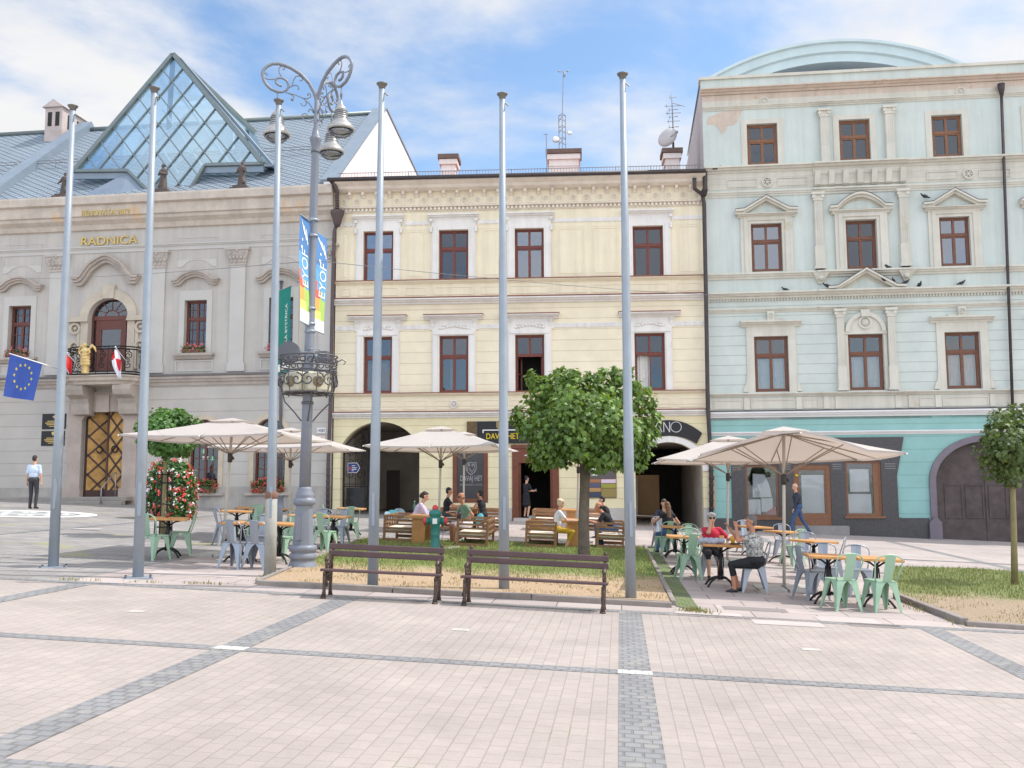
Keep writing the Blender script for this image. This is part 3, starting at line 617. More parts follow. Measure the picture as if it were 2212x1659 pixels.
def spiral(c, r0, r1, a0, turns, n=18):
    return [(c[0]+(r0+(r1-r0)*i/n)*math.cos(R(a0+360*turns*i/n)), c[1]+(r0+(r1-r0)*i/n)*math.sin(R(a0+360*turns*i/n))) for i in range(n+1)]
gx0, gx1 = arcL[0]+.04, FY.s(786, 1010); gz0, gz1 = FY.z(760, 1104), FY.z(770, 940)
mb = MB(); gy = .5
def gpt(p): return (gx0+(gx1-gx0)*p[0], gy+.12*p[0], p[1])
W_ = gx1-gx0
arcf = lambda x: arcL[4]+(arcL[3]-arcL[4])*math.sin(math.pi*min(1, max(0, (gx0+W_*x-arcL[0])/(arcL[2]-arcL[0]))))**.75-.08
for x_ in (0, 1): mb.bar(gpt((x_, gz0)), gpt((x_, arcf(x_))), .05, .05)
for zz in (gz0+.05, gz0+1.0, gz0+1.1, arcL[4]-.25, arcL[4]-.15): mb.bar(gpt((0, zz)), gpt((1, zz)), .03, .035)
mb.tube([gpt((i/10, arcf(i/10))) for i in range(11)], .022, 6)
for k in range(3): mb.tube([gpt(((k+1)/4, gz0+.05)), gpt(((k+1)/4, arcf((k+1)/4)))], .012, 5)
for (cx, cz, r, t) in ((.26, .35, .2, 1.6), (.74, .35, .2, -1.6), (.26, .75, .17, -1.5), (.74, .75, .17, 1.5), (.27, 1.5, .2, 1.6), (.73, 1.5, .2, -1.6), (.27, 1.95, .17, -1.5), (.73, 1.95, .17, 1.5), (.5, 2.55, .22, 1.5), (.75, 2.9, .2, -1.5), (.3, 2.35, .12, 1.5)):
    mb.tube([gpt((p[0], p[1])) for p in [(cx+(q[0])/W_, gz0+cz+q[1]) for q in spiral((0, 0), r, .03, 90, t)]], .015, 5)
mb.box(gx0+.1, gy+.04, gz0+.1, gx1-.08, gy+.05, gz0+.95, 1)
g = mb.build('iron_gate', [IRON, M('gate_sheet', S(46, 46, 48), .6, .1)], bY)
def sign_frame(F, parent, px0, py0, px1, py1, name, mat, out=.03, th=.03, y=0.0):
    r = F.rect(px0, py0, px1, py1); mb = MB(); mb.box(r[0], y-out-th, r[1], r[2], y-out, r[3]); return mb.build(name, mat, parent), r
NAVY = M('navy_enamel', S(36, 52, 110), .4, .06, 3); WHT = M('white_paint', S(228, 226, 224), .6, .04, 3); GOLDL = M('gold_lettering', S(206, 176, 104), .45, .1, 4, metal=.3); BLK = M('black_sign', S(34, 32, 35), .5, .1, 2)
r = FY.rect(746, 999, 772, 1021); t = thing('arrow_sign', 'navy blue arrow shaped direction sign hung on the iron gate of the left archway', 'sign', FY.world((r[0], .44, r[1])), FY.a)
w, h = r[2]-r[0], r[3]-r[1]
mb = MB(); out5 = [(0, 0), (w*.78, 0), (w, h*.45), (w, h*.55), (w*.78, h), (0, h)]; mb.plate(out5, 0, .02); mb.build('sign_board', WHT, t)
mb = MB(); mb.plate([(w*.5+(a-w*.5)*.93, h*.5+(b-h*.5)*.91) for a, b in out5], -.004, -.0005); mb.build('sign_face', NAVY, t)
mb = MB()
for k, (z_, l_) in enumerate(((.7, .28), (.5, .42), (.34, .38), (.2, .16))): mb.box(w*.34, -.008, h*z_-.012, w*(.34+l_), -.0045, h*z_+.012)
mb.build('lettering', WHT, t)
mb = MB(); mb.plate([(w*.1, h*.6), (w*.12, h*.3), (w*.18, h*.22), (w*.24, h*.3), (w*.26, h*.6)], -.008, -.0045); mb.build('coat_of_arms', M('red_enamel', S(190, 60, 60), .5), t)
# cafe front
BRN = M('brown_joinery', S(112, 62, 42), .5, .14, 5); s0, z0, s1, z1 = shopw
mb = MB(); frame_rect(mb, s0, z0, s1, z1, .17, -.02, .16); w_ = mb.build('shop_window', BRN, bY)
mb = MB(); mb.box(s0+.17, .06, z0+.17, s1-.17, .075, z1-.17); mb.build('pane', M('tinted_shop_window', S(46, 44, 50), .18, .1, 1, spec=.6), w_)
GREYL = M('pale_lettering', S(150, 146, 148), .6)
cxw = (s0+s1)/2; P_ = lambda px, py: FY.sz(px, py)
lx0, lx1 = P_(1005, 1)[0], P_(1046, 1)[0]
mb = MB()
f_ = lambda cx, cz: (lambda a, b, c: (cx+a, .055-c, cz+b))
text_on(mb, 'DAVAJ HET', f_((P_(994, 1030)[0]+P_(1042, 1030)[0])/2, zy(1035, 1018)), P_(1042, 1030)[0]-P_(994, 1030)[0], zy(1027, 1018)-zy(1042, 1018), .008, .01)
text_on(mb, 'BISTRONOMY LOCAL', f_((P_(994, 1030)[0]+P_(1042, 1030)[0])/2, zy(1047, 1018)), P_(1042, 1030)[0]-P_(994, 1030)[0], .07, .008)
mb.build('lettering', GREYL, w_)
mb = MB(); ec, ez = (P_(1007, 1)[0]+P_(1028, 1)[0])/2, zy(1012, 1018); ew, eh = (P_(1028, 1)[0]-P_(1007, 1)[0])/2, (zy(999, 1018)-zy(1026, 1018))/2
shield = [(-1, 1), (-.5, .85), (0, 1), (.5, .85), (1, 1), (1, -.1), (.6, -.65), (0, -1), (-.6, -.65), (-1, -.1)]
for k in range(10):
    a, b = shield[k], shield[(k+1) % 10]; mb.bar((ec+a[0]*ew, .05, ez+a[1]*eh), (ec+b[0]*ew, .05, ez+b[1]*eh), .02, .03)
random.seed(5)
for k in range(26):
    x_, y_ = random.uniform(-.75, .75), random.uniform(-.6, .75)
    if abs(x_)+max(0, -y_) < 1: a = random.uniform(0, 3); mb.bar((ec+x_*ew-.035*math.cos(a), .05, ez+y_*eh-.035*math.sin(a)), (ec+x_*ew+.035*math.cos(a), .05, ez+y_*eh+.035*math.sin(a)), .02, .022)
mb.build('shield_emblem', GREYL, w_)
# sign board over the cafe
a = FY.rect(1009, 910, 1031, 958); b = FY.rect(1031, 910, 1152, 958)
t = thing('shop_sign', 'black signboard with yellow letters over the cafe door and window', 'sign', FY.world((b[0], -.1, b[1])), FY.a)
w, h = b[2]-b[0], b[3]-b[1]
mb = MB(); mb.box(0, 0, 0, w, .1, h); mb.build('sign_board', BLK, t)
mb = MB(); mb.box(a[0]-b[0], 0, 0, -.002, .1, h); mb.build('patterned_panel', M('leopard_panel', S(120, 94, 58), .6, .1, 12, hue=S(52, 40, 28)), t)
YLT = M('yellow_letters', S(206, 178, 40), .4, .05); dxy = lambda px, py: (FY.sz(px, py)[0]-b[0], FY.sz(px, py)[1]-b[1])
p0, p1 = dxy(1051, 953), dxy(1122, 936)
mb = MB(); text_on(mb, 'DAVAJ HET', lambda x, y, o: ((p0[0]+p1[0])/2+x, -.02-o, (p0[1]+p1[1])/2+y), p1[0]-p0[0], p1[1]-p0[1], .03, .012); mb.build('lettering', YLT, t)
q0, q1 = dxy(1043, 931), dxy(1116, 929)
mb = MB(); mb.box(q0[0], -.03, q1[1]-.02, q1[0], 0, q1[1]+.02); mb.box(q0[0], -.03, q1[1]-.12, q0[0]+.04, 0, q1[1]-.02); mb.build('white_line', WHT, t)
mb = MB(); ec, ez = dxy(1081, 921); mb.plate([(ec+p[0]*.16, ez+p[1]*.2) for p in shield], -.02, 0); mb.build('shield_emblem', M('gold_emblem', S(150, 126, 70), .5), t)
# cafe door
s0, z0, s1, z1 = shopd; mb = MB()
mb.box(s0-.16, -.04, z0, s0+.1, .2, z1); mb.box(s1-.1, -.04, z0, s1+.16, .2, z1); mb.box(s0+.1, -.038, zy(1000, 1157), s1-.1, .198, z1); mb.box(s0-.2, -.08, z1, s1+.2, .2, z1+.14)
mb.box(s0+.1, .04, z0, s0+.19, .16, zy(1000, 1157)); mb.box(s1-.19, .04, z0, s1-.1, .16, zy(1000, 1157)); dr = mb.build('door', BRN, bY)
mb = MB(); mb.box(s0-.1, -.3, zb, s1+.1, .1, gz(*FY.world((s0, 0, 0))[:2])+.13); mb.build('door_step', PLG, bY)
# notice boards
NB = thing('notice_board', 'wall of small coloured notice panels on the yellow front right of the maple trunk', 'notice board', FY.world((FY.s(1273, 1040), -.06, FY.z(1273, 1074))), FY.a)
bx = FY.rect(1273, 1009, 1330, 1075); cols = [((0, .62, 1, 1), S(92, 84, 86)), ((.0, .48, .43, .58), S(160, 108, 72)), ((.45, .46, 1, .58), S(214, 190, 206)), ((0, .32, .43, .45), S(84, 84, 108)), ((.45, .3, 1, .44), S(150, 146, 62)), ((0, .18, .43, .3), S(176, 134, 84)), ((0, 0, .43, .16), S(60, 66, 86)), ((.45, .0, 1, .28), S(142, 124, 70)), ((.08, .7, .3, .96), S(200, 204, 186))]
w, h = bx[2]-bx[0], bx[3]-bx[1]
mb = MB(); mb.box(-.03, .02, -.03, w+.03, .06, h+.03); mb.build('backing', M('board_backing', S(120, 106, 84), .7), NB)
for i, (q_, c_) in enumerate(cols): mb = MB(); e = .012 if i == 8 else 0; mb.box(w*q_[0], -e, h*q_[1], w*q_[2], .019-e*.5, h*q_[3]); mb.build('panel', M('notice_panel_%d' % i, c_, .6, .05), NB)
# right archway: passage through to a lit courtyard, sign arch
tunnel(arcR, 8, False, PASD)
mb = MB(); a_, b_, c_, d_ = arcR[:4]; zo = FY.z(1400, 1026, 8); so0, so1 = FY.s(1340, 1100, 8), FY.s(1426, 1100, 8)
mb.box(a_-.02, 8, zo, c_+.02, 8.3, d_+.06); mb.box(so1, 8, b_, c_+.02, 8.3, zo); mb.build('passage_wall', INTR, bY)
mb = MB(); mb.box(a_-6, 14, -2, c_+6, 14.3, 8); mb.build('courtyard_wall', M('beige_courtyard', S(196, 170, 136), .9, .1, .6), bY)
mb = MB(); w0 = FY.s(1362, 1080, 13.8); mb.box(w0-.6, 13.8, -2, FY.s(1378, 1080, 13.8), 13.9, FY.z(1370, 1030, 13.8)); mb.build('courtyard_door', WHT, bY)
mb = MB(); k = 20; cx = (a_+c_)/2; rx, rz = (c_-a_)/2, d_-arcR[4]
for i in range(k):
    t0, t1 = math.pi*i/k, math.pi*(i+1)/k
    q = [(cx-(rx+e)*math.cos(t), arcR[4]+(rz+e)*math.sin(t)) for t, e in ((t0, 0), (t1, 0), (t1, .24), (t0, .24))]
    mb.plate(q, -.07, .0)
mb.build('arch_moulding', TRIM, bY)
t = thing('arched_sign', 'black arched sign with silver letters over the right archway of the yellow house', 'sign', FY.world((cx, -.1, 0)), FY.a)
mb = MB(); eo = [(1.44, 0.92), (.0, 1)]; n = 26; zs, ztp = FY.z(1512, 936), FY.z(1432, 908); xo = FY.s(1516, 935)-cx
inn = []; out_ = []
for i in range(n+1):
    u = -1+2*i/n; x_ = u*xo; zo_ = ztp-(ztp-zs)*abs(u)**2.2; xi = u*(xo-.22); zi = (ztp-.62)-(ztp-.62-(zs-.42))*abs(u)**2.2
    out_.append((x_, zo_)); inn.append((xi, zi))
for i in range(n): mb.plate([inn[i], inn[i+1], out_[i+1], out_[i]], 0, .08)
mb.build('sign_board', BLK, t)
SILV = M('silver_letters', S(200, 196, 198), .35, .05, 3, metal=.4)
lx0, lx1 = FY.s(1411, 925)-cx, FY.s(1471, 925)-cx; lz0, lz1 = FY.z(1440, 934), FY.z(1440, 912)
mb = MB(); hh = lz1-lz0; ww = lx1-lx0
zA = lambda x_: -.10*abs(x_/xo)**2
mb.bar((lx0, -.02, lz0), (lx0+ww*.16, -.02, lz1), .03, .03); mb.bar((lx0+ww*.16, -.02, lz1), (lx0+ww*.3, -.02, lz0), .03, .03)
mb.bar((lx0+ww*.37, -.02, lz0), (lx0+ww*.37, -.02, lz1), .03, .03); mb.bar((lx0+ww*.37, -.02, lz1), (lx0+ww*.58, -.02, lz0), .03, .03); mb.bar((lx0+ww*.58, -.02, lz0), (lx0+ww*.58, -.02, lz1), .03, .03)
mb.tube([(lx0+ww*.81+ww*.19*math.cos(i*math.pi/12), -.02, (lz0+lz1)/2+hh*.5*math.sin(i*math.pi/12)) for i in range(24)], .018, 6, closed=True)
mb.build('lettering', SILV, t)
# roof, chimneys, snow guard
ROOF = M('red_roof_tiles', S(150, 84, 70), .8, .2, 2, .4, 12)
mb = MB(); e0, e1 = y0s-.1, y1s; mb.add([(e0, -.62, zev+.04), (e1, -.62, zev+.04), (e1, 6, zev+1.5), (e0, 6, zev+1.5), (e1, 12, zev), (e0, 12, zev)], [(0, 1, 2, 3), (3, 2, 4, 5)])
mb.add([(e0, -.62, zev-.02), (e1, -.62, zev-.02), (e1, 12, zev-.04), (e0, 12, zev-.04)], [(0, 1, 2, 3)])
for e in (e0, e1): mb.add([(e, -.62, zev-.02), (e, -.62, zev+.04), (e, 6, zev+1.5), (e, 12, zev), (e, 12, zev-.04)], [(0, 1, 2, 3, 4)])
roof = mb.build('roof', ROOF, bY)
CHM = M('chimney_plaster', S(226, 217, 211), .9, .06, 2, .2, 30, stain=(S(214, 200, 190), 3, .62)); CAPM = M('chimney_cap', S(112, 92, 82), .7, .15, 3)
def chimney(px0, py0, px1, py1, off, dep, capw=.14):
    s0, z0, s1, z1 = FY.rect(px0, py0, px1, py1, off); mb = MB(); mb.box(s0, off, z0-1.2, s1, off+dep, z1-.22); mb.box(s0-.08, off-.08, z1-.45, s1+.08, off+dep+.08, z1-.22)
    mb.box(s0-.03, off-.03, z1-.75, s1+.03, off+dep+.03, z1-.7); o = mb.build('chimney', CHM, roof)
    mb = MB(); mb.prism([(s0-capw, off-capw), (s1+capw, off-capw), (s1+capw, off+dep+capw), (s0-capw, off+dep+capw)], .2, lambda a, b, t: (a, b, z1-.2+t)); mb.build('chimney_cap', CAPM, o); return (s0, z0, s1, z1)
chimney(953, 334, 984, 384, 2.0, .8); ch2 = chimney(1186, 323, 1250, 384, 2.2, .9); ch3 = chimney(1437, 321, 1468, 378, 2.0, .8)
mb = MB(); x_ = y0s+.2; SG = M('galvanised_steel', S(140, 138, 140), .5, .1, 3, metal=.5)
ya, za = -.3, zev+.1; mb.tube([(y0s+.1, ya, za+.30), (y1s-.1, ya, za+.30)], .016, 5); mb.tube([(y0s+.1, ya, za+.06), (y1s-.1, ya, za+.06)], .016, 5)
k = 0
while x_ < y1s-.1:
    mb.tube([(x_, ya, za), (x_, ya, za+.32)], .016 if k % 12 == 0 else .008, 4); x_ += .12; k += 1
mb.build('snow_guard', SG, bY)
# downpipes of the yellow house
def pipe(F, pts, r, name, mat, parent, hop=None, n=8):
    mb = MB(); mb.tube([(*F.sz(px, py, off)[:1], off, F.sz(px, py, off)[1]) for px, py, off in pts], r, n)
    for i in range(1, 8):
        a, b = pts[-2], pts[-1]; f = i/8; px, py, off = [a[j]+(b[j]-a[j])*f for j in range(3)]; s_, z_ = F.sz(px, py, off); mb.tube([(s_, off, z_-.03), (s_, off, z_+.03)], r*1.25, n)
    if hop:
        s_, z_ = F.sz(hop[0], hop[1], -.3); mb.lathe([(.09, -.32), (.16, -.2), (.20, 0), (.27, .16), (.30, .3), (.30, .36)], 8, (s_, -.32, z_))
    return mb.build(name, mat, parent)
PIPEM = M('brown_pipe', S(92, 78, 78), .5, .12, 3, metal=.2)
pipe(FY, [(720, 392, -.6), (728, 410, -.4), (729, 455, -.35)], .07, 'downpipe', PIPEM, bY)
pipe(FY, [(730, 478, -.3), (722, 500, -.2), (718, 650, -.34), (713, 900, -.3), (709, 1000, -.12), (708, 1105, -.12)], .075, 'downpipe', PIPEM, bY, (729, 474))
pipe(FY, [(1500, 384, -.6), (1501, 408, -.5), (1517, 420, -.3), (1521, 440, -.25), (1525, 640, -.38), (1529, 880, -.3), (1536, 1000, -.15), (1537, 1130, -.15)], .085, 'downpipe', DKM, bY)
pipe(FY, [(1523, 370, -.45), (1523, 408, -.45), (1519, 424, -.3)], .1, 'downpipe', DKM, bY)
# ================================================================ town hall
FR = Facade(-7.35, 40.45, -7.8)
zr = lambda y, x=434: FR.z(x, y)
rs0, rs1 = FR.s(-330, 800), FR.s(719, 800)
GRY = S(186, 179, 171)
bR = thing('town_hall', 'grey town hall with a slate roof and a stone balcony over its door', 'building', FR.o, FR.a)
RG = courses('town_hall_rustic', GRY, zr(862)-zr(889), zr(889), .03, .80, .06); RU = M('town_hall_render', GRY, .88, .05, .8, .12, 40, stain=(S(172, 164, 160), .6, .62)); RL = M('town_hall_light_render', S(191, 186, 180), .88, .04, .9, .1, 40)
STONE = M('pale_sandstone', S(196, 183, 170), .9, .12, 1.6, .25, 30, stain=(S(206, 168, 122), .55, .60)); STON2 = M('grey_brown_stone', S(176, 164, 154), .9, .12, 1.5, .25, 30); CAPS = M('capital_stone', S(184, 174, 166), .9, .1, 2.5, .3, 30)
RPL = M('town_hall_plinth', S(172, 164, 156), .88, .12, 1.2, .2, 30, stain=(S(140, 132, 126), 1, .58))
RW = M('town_hall_window_wood', S(106, 60, 50), .5, .12, 6)
zs = zr(826); zt = zr(425); zb = -1.2
winR = [FR.rect(-312, 655, -264, 766), FR.rect(-150, 655, -102, 766), FR.rect(18, 655, 66, 766), FR.rect(398, 648, 446, 764), FR.rect(581, 643, 633, 757)]
a_ = (winR[3][1]+winR[4][1])/2; b_ = (winR[3][3]+winR[4][3])/2; winR = [(r[0], a_, r[2], b_) for r in winR]
balc = (FR.s(191, 740), FR.z(232, 803), FR.s(276, 740), FR.z(232, 645), FR.z(232, 684))
gw = []
for x0, x1 in ((407, 472), (548, 616)): gw.append((FR.s(x0, 1000), zr(1062, 510), FR.s(x1, 1000), zr(905, 510), zr(940, 510)))
door = (FR.s(177, 1000), FR.z(222, 1073), FR.s(267, 1000), FR.z(222, 890))
mb = MB(); wall(mb, rs0, zb, rs1, zs, [(door[0], zb, door[2], door[3])]+gw, .35); mb.build('wall', RG, bR)
mb = MB(); wall(mb, rs0, zs, rs1, zt, winR+[balc], .32); mb.build('wall', RU, bR)
mb = MB(); D = 16
for s_ in (rs0, rs1): mb.add([(s_, 0, zb), (s_, D, zb), (s_, D, zt), (s_, 0, zt)], [(0, 1, 2, 3)])
mb.add([(rs0, D, zb), (rs1, D, zb), (rs1, D, zt), (rs0, D, zt)], [(0, 1, 2, 3)]); mb.build('outer_wall', RU, bR)
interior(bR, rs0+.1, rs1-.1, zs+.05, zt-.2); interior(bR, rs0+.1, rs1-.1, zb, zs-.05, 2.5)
# cornice and entablature
mb = MB(); p = .62
prof = [(0, zr(490)), (-.10, zr(488)), (-.16, zr(478)), (-.34, zr(470)), (-.36, zr(464)), (-.44, zr(462)), (-.46, zr(441)), (-p+.02, zr(438)), (-p, zr(424)), (-p+.02, zr(420)), (.2, zr(419)+.05)]
mb.profile(prof, rs0, rs1+.02); mb.build('cornice', STONE, bR)
mb = MB(); ledge(mb, FR, rs0, rs1, zr(533), zr(524), .12); mb.box(rs0, -.03, zr(538), rs1, 0, zr(533)); mb.build('architrave', RL, bR)
mb = MB(); ledge(mb, FR, rs0, rs1, zr(832), zr(812), .22); mb.build('string_course', STON2, bR)
mb = MB(); mb.box(rs0, -.27, zr(812), rs1, 0, zr(808)); mb.build('flashing', M('grey_lead', S(112, 106, 106), .6, .1, 3), bR)
mb = MB(); zp = zr(1052, 460)
for a, b in ((rs0, door[0]-.5), (door[2]+.5, rs1)): mb = MB(); mb.box(a, -.08, zb, b, 0, zp); mb.build('plinth', RPL, bR)
# pilasters with leafy capitals
for px in (-212, -46, 122, 339, 513, 706):
    s0 = FR.s(px-16, 680); s1 = FR.s(px+16, 680); c = (s0+s1)/2; zc0, zc1 = zr(575), zr(540); mb = MB()
    mb.box(s0, -.07, zr(786), s1, 0, zc0); mb.box(s0-.06, -.1, zr(804), s1+.06, 0, zr(786)); mb.build('pilaster', RL, bR)
    mb = MB(); h = zc1-zc0
    mb.add([(s0, -.08, zc0), (s1, -.08, zc0), (s1+.16, -.22, zc1-.1), (s0-.16, -.22, zc1-.1), (s0, 0, zc0), (s1, 0, zc0), (s1+.16, 0, zc1-.1), (s0-.16, 0, zc1-.1)], [(0, 1, 2, 3), (0, 3, 7, 4), (1, 5, 6, 2), (3, 2, 6, 7), (0, 4, 5, 1)])
    mb.box(s0-.2, -.26, zc1-.1, s1+.2, 0, zc1); mb.box(s0-.03, -.11, zc0-.03, s1+.03, 0, zc0+.04)
    for row, (zz, nn, rr) in enumerate(((.22, 4, .07), (.45, 5, .075))):
        for k in range(nn):
            x = s0+(s1-s0)*(k+.5)/nn; f = 1+row*.12; mb.ball((c+(x-c)*f*1.1, -.1-row*.05, zc0+h*zz), (rr, .06, .11), 8); mb.ball((c+(x-c)*f*1.1, -.16-row*.05, zc0+h*(zz+.1)), (.04, .04, .035), 6)
    for sg in (-1, 1):
        mb.tube([(c+sg*(.30+q[0]), -.2, zc0+h*.76+q[1]) for q in spiral((0, 0), .10, .02, 90, 1.4*-sg)], .025, 6)
    mb.ball((c, -.22, zc0+h*.8), (.06, .05, .06), 8); mb.build('capital', CAPS, bR)
# windows, curved hoods, recessed panels, sills
def curvy(s0, s1, z0, rise, peak=.0, n=24):
    out = []
    for i in range(n+1):
        u = -1+2*i/n; v = min(1, max(0, (.86-abs(u))/.5)); e = .78*v*v*(3-2*v)+.22*max(0, 1-(u/.36)**2); out.append((s0+(s1-s0)*i/n, z0+rise*e+peak*max(0, 1-abs(u)/.35)))
    return out
def hood(parent, s0, s1, z0, rise, peak, th, p):
    c = curvy(s0, s1, z0, rise, peak); mb = MB(); cx = (s0+s1)/2
    for (t0, t1, q) in ((0, .38, p*.55), (.38, .72, p*.8), (.72, 1, p)):
        for i in range(len(c)-1): sh = lambda pt, t: (cx+(pt[0]-cx)*(.86+.14*t), pt[1]+th*t); mb.plate([sh(c[i], t0), sh(c[i+1], t0), sh(c[i+1], t1), sh(c[i], t1)], -q, 0)
    return mb.build('window_hood', STON2, parent)
for i, r in enumerate(winR):
    s0, z0, s1, z1 = r; mb = MB(); w = .24
    mb.box(s0-w, -.035, z0, s0, 0, z1); mb.box(s1, -.035, z0, s1+w, 0, z1); mb.box(s0-w, -.035, z1, s1+w, 0, z1+.42); panel(mb, s0-w-.15, z1+1.75, s1+w+.15, z1+2.75, .03, .02)
    mb.plate(curvy(s0-w-.15, s1+w+.15, z1+1.45, .32)+[(s1+w+.15, z1+1.78), (s0-w-.15, z1+1.78)], -.02, 0)
    panel(mb, s0-.35, zr(802), s1+.35, z0-.3, .06, .03); mb.build('window_surround', RL, bR)
    hood(bR, s0-.58, s1+.58, z1+.62, .38, 0, .26, .3)
    mb = MB(); mb.box(s0-.4, -.24, z0-.12, s1+.4, .02, z0-.02); mb.profile([(0, z0-.28), (-.1, z0-.26), (-.2, z0-.121), (0, z0-.121)], s0-.34, s1+.34); mb.build('window_sill', STON2, bR)
    window(bR, (s0, z0, s1, z1), RW, GLASS, .22, .34, bars=2, fw=.07)
# balcony door
s0, z0, s1, z1, sp = balc; c = (s0+s1)/2; rx = (s1-s0)/2; rz = z1-sp; mb = MB(); k = 22; e = .40
for i in range(k):
    t0, t1 = math.pi*i/k, math.pi*(i+1)/k; mb.plate([(c-(rx+q)*math.cos(t), sp+(rz+q)*math.sin(t)) for t, q in ((t0, 0), (t1, 0), (t1, e), (t0, e))], -.10, .0)
for sg in (-1, 1):
    a = c+sg*rx; mb.box(a, -.1, z0, a+sg*.34, 0, sp-.22); mb.box(a-sg*.01, -.2, sp-.22, a+sg*.95, 0, sp-.12); mb.box(a-.0, -.16, sp-.12, a+sg*.9, 0, sp)
    mb.box(a+sg*.36, -.09, z0+.1, a+sg*.5, 0, sp-.55); ring(mb, a+sg*.6, sp-.5, .26, .1, -.12, 0, 18); mb.ball((a+sg*.6, -.05, sp-.5), (.09, .07, .09), 8); ring(mb, a+sg*.6, z0+1.1, .26, .1, -.12, 0, 18); mb.ball((a+sg*.6, -.05, z0+1.1), (.08, .07, .08), 8)
mb.plate([(c-.24, z1-.02), (c+.24, z1-.02), (c+.3, z1+e+.16), (c-.3, z1+e+.16)], -.16, -.0)
mb.build('door_surround', M('warm_sandstone', S(190, 177, 160), .9, .1, 1.6, .25, 30), bR)
hood(bR, FR.s(160, 610), FR.s(306, 610), FR.z(232, 617), .92, .06, .36, .38)
mb = MB(); y_ = .2
for a, b in ((s0, s0+.09), (s1-.09, s1)): mb.box(a, y_, z0, b, y_+.1, sp)
mb.box(s0+.09, y_-.02, sp-.12, s1-.09, y_+.1, sp+.06)
for x in (c-.62, c+.62): mb.box(x-.07, y_, z0, x+.07, y_+.1, sp-.12)
mb.box(c-.55, y_+.001, z0, c+.55, y_+.099, z0+.95); mb.box(c-.55, y_+.01, sp-.42, c+.55, y_+.09, sp-.121); frame_rect(mb, c-.55, z0+.951, c+.55, sp-.421, .1, y_+.011, y_+.08)
for i in range(1, 6):
    t = math.pi*i/6; mb.bar((c-.34*rx*math.cos(t), y_+.05, sp+.06+.34*rz*math.sin(t)), (c-.97*rx*math.cos(t), y_+.05, sp+.97*rz*math.sin(t)), .035, .035)
for f in (.36, .97): mb.tube([(c-f*rx*math.cos(math.pi*i/20), y_+.05, sp+.03+f*rz*math.sin(math.pi*i/20)) for i in range(21)], .03, 6)
bd = mb.build('balcony_door', RW, bR); mb = MB(); mb.box(s0+.09, y_+.045, z0, s1-.09, y_+.055, sp)
mb.add([(c-rx*.97*math.cos(math.pi*i/20), y_+.05, sp+rz*.97*math.sin(math.pi*i/20)) for i in range(21)], [tuple(range(21))]); mb.build('pane', GLASSB, bd)
# balcony slab, brackets, railing
b0, b1 = FR.s(128, 818, -1.2), FR.s(284, 818, -1.2); zt_, zb_ = FR.z(232, 810, -1.2), FR.z(232, 829, -1.2); cut = .5
def oct_(e, z): return [(b0-e, 0, z), (b0-e, -1.25+cut, z), (b0+cut-e, -1.25-e, z), (b1-cut+e, -1.25-e, z), (b1+e, -1.25+cut, z), (b1+e, 0, z)]
mb = MB(); lv = [(-.14, zb_), (-.1, zb_+.1), (0, zb_+.16), (.02, zb_+.28), (.10, zb_+.33), (.10, zt_)]
for e, z in lv: mb.v += oct_(e, z)
for i in range(len(lv)-1):
    for j in range(5): mb.f.append((i*6+j, i*6+j+1, i*6+j+7, i*6+j+6)); mb.m.append(0); mb.sm.append(False)
mb.f += [tuple(range(6)), tuple(range((len(lv)-1)*6, len(lv)*6))]; mb.m += [0, 0]; mb.sm += [False, False]
bal = mb.build('balcony', STONE, bR)
for x0, x1 in ((b0+.15, b0+.95), (b1-.95, b1-.15)):
    mb = MB(); pr = [(0, zb_-1.25), (-.42, zb_-1.2), (-.5, zb_-1.0), (-.52, zb_-.75), (-.62, zb_-.55), (-.95, zb_-.42), (-1.05, zb_-.2), (-1.05, zb_), (0, zb_)]; mb.profile(pr, x0, x1); bevel(mb.build('bracket', STON2, bal), .03)
mb = MB(); pts = [Vector(p) for p in oct_(-.06, zt_)]; hr = FR.z(232, 748, -1.2)-zt_
for zz in (.06, .16, hr-.1, hr): mb.tube([p+Vector((0, 0, zz)) for p in pts], .03, 6)
for i in range(5):
    a, b = pts[i], pts[i+1]; L = (b-a).length; d = (b-a).normalized(); n = max(1, int(L/.5)); q = L/n
    for k in range(n+1): mb.tube([a+d*(k*q), a+d*(k*q)+Vector((0, 0, hr))], .014, 5)
    for k in range(n):
        c0 = a+d*((k+.5)*q)
        for (zz, r_, t) in ((.36, .17, 1.4), (.70, .17, -1.4), (.53, .1, 1.2), (.86, .09, 1.2)): mb.tube([c0+d*pq[0]+Vector((0, 0, zz*hr/1.0+pq[1])) for pq in spiral((0, 0), r_, .03, 90, t, 12)], .019, 5)
mb.build('railing', IRON, bal)
# entrance: stone portal, two lattice leaves, steps, handrail
s0, z0, s1, z1 = door; mb = MB()
for a, b in ((s0-.62, s0), (s1, s1+.62)): mb.box(a, -.14, zb, b, .1, z1-.32); mb.box(a-.08, -.22, zb, b+.08, .05, z0+.35)
mb.box(s0-.62, -.14, z1, s1+.62, .1, z1+.85); mb.box(s0-.62, -.14, z1-.32, s0+.06, .1, z1); mb.box(s1-.06, -.14, z1-.32, s1+.62, .1, z1); mb.box((s0+s1)/2-.3, -.22, z1-.02, (s0+s1)/2+.3, -.13, z1+.72)
for sg, a in ((1, s0), (-1, s1)): mb.plate([(a, z1), (a+sg*.3, z1), (a, z1-.32)], -.139, .1)
mb.build('portal', M('pinkish_stone', S(176, 160, 150), .9, .1, 1.5, .25, 30), bR)
OAK = M('honey_oak', S(196, 152, 84), .55, .18, 3, .1, 30, hue=S(150, 108, 58)); DKW = M('dark_lattice_wood', S(74, 50, 46), .55, .1, 4)
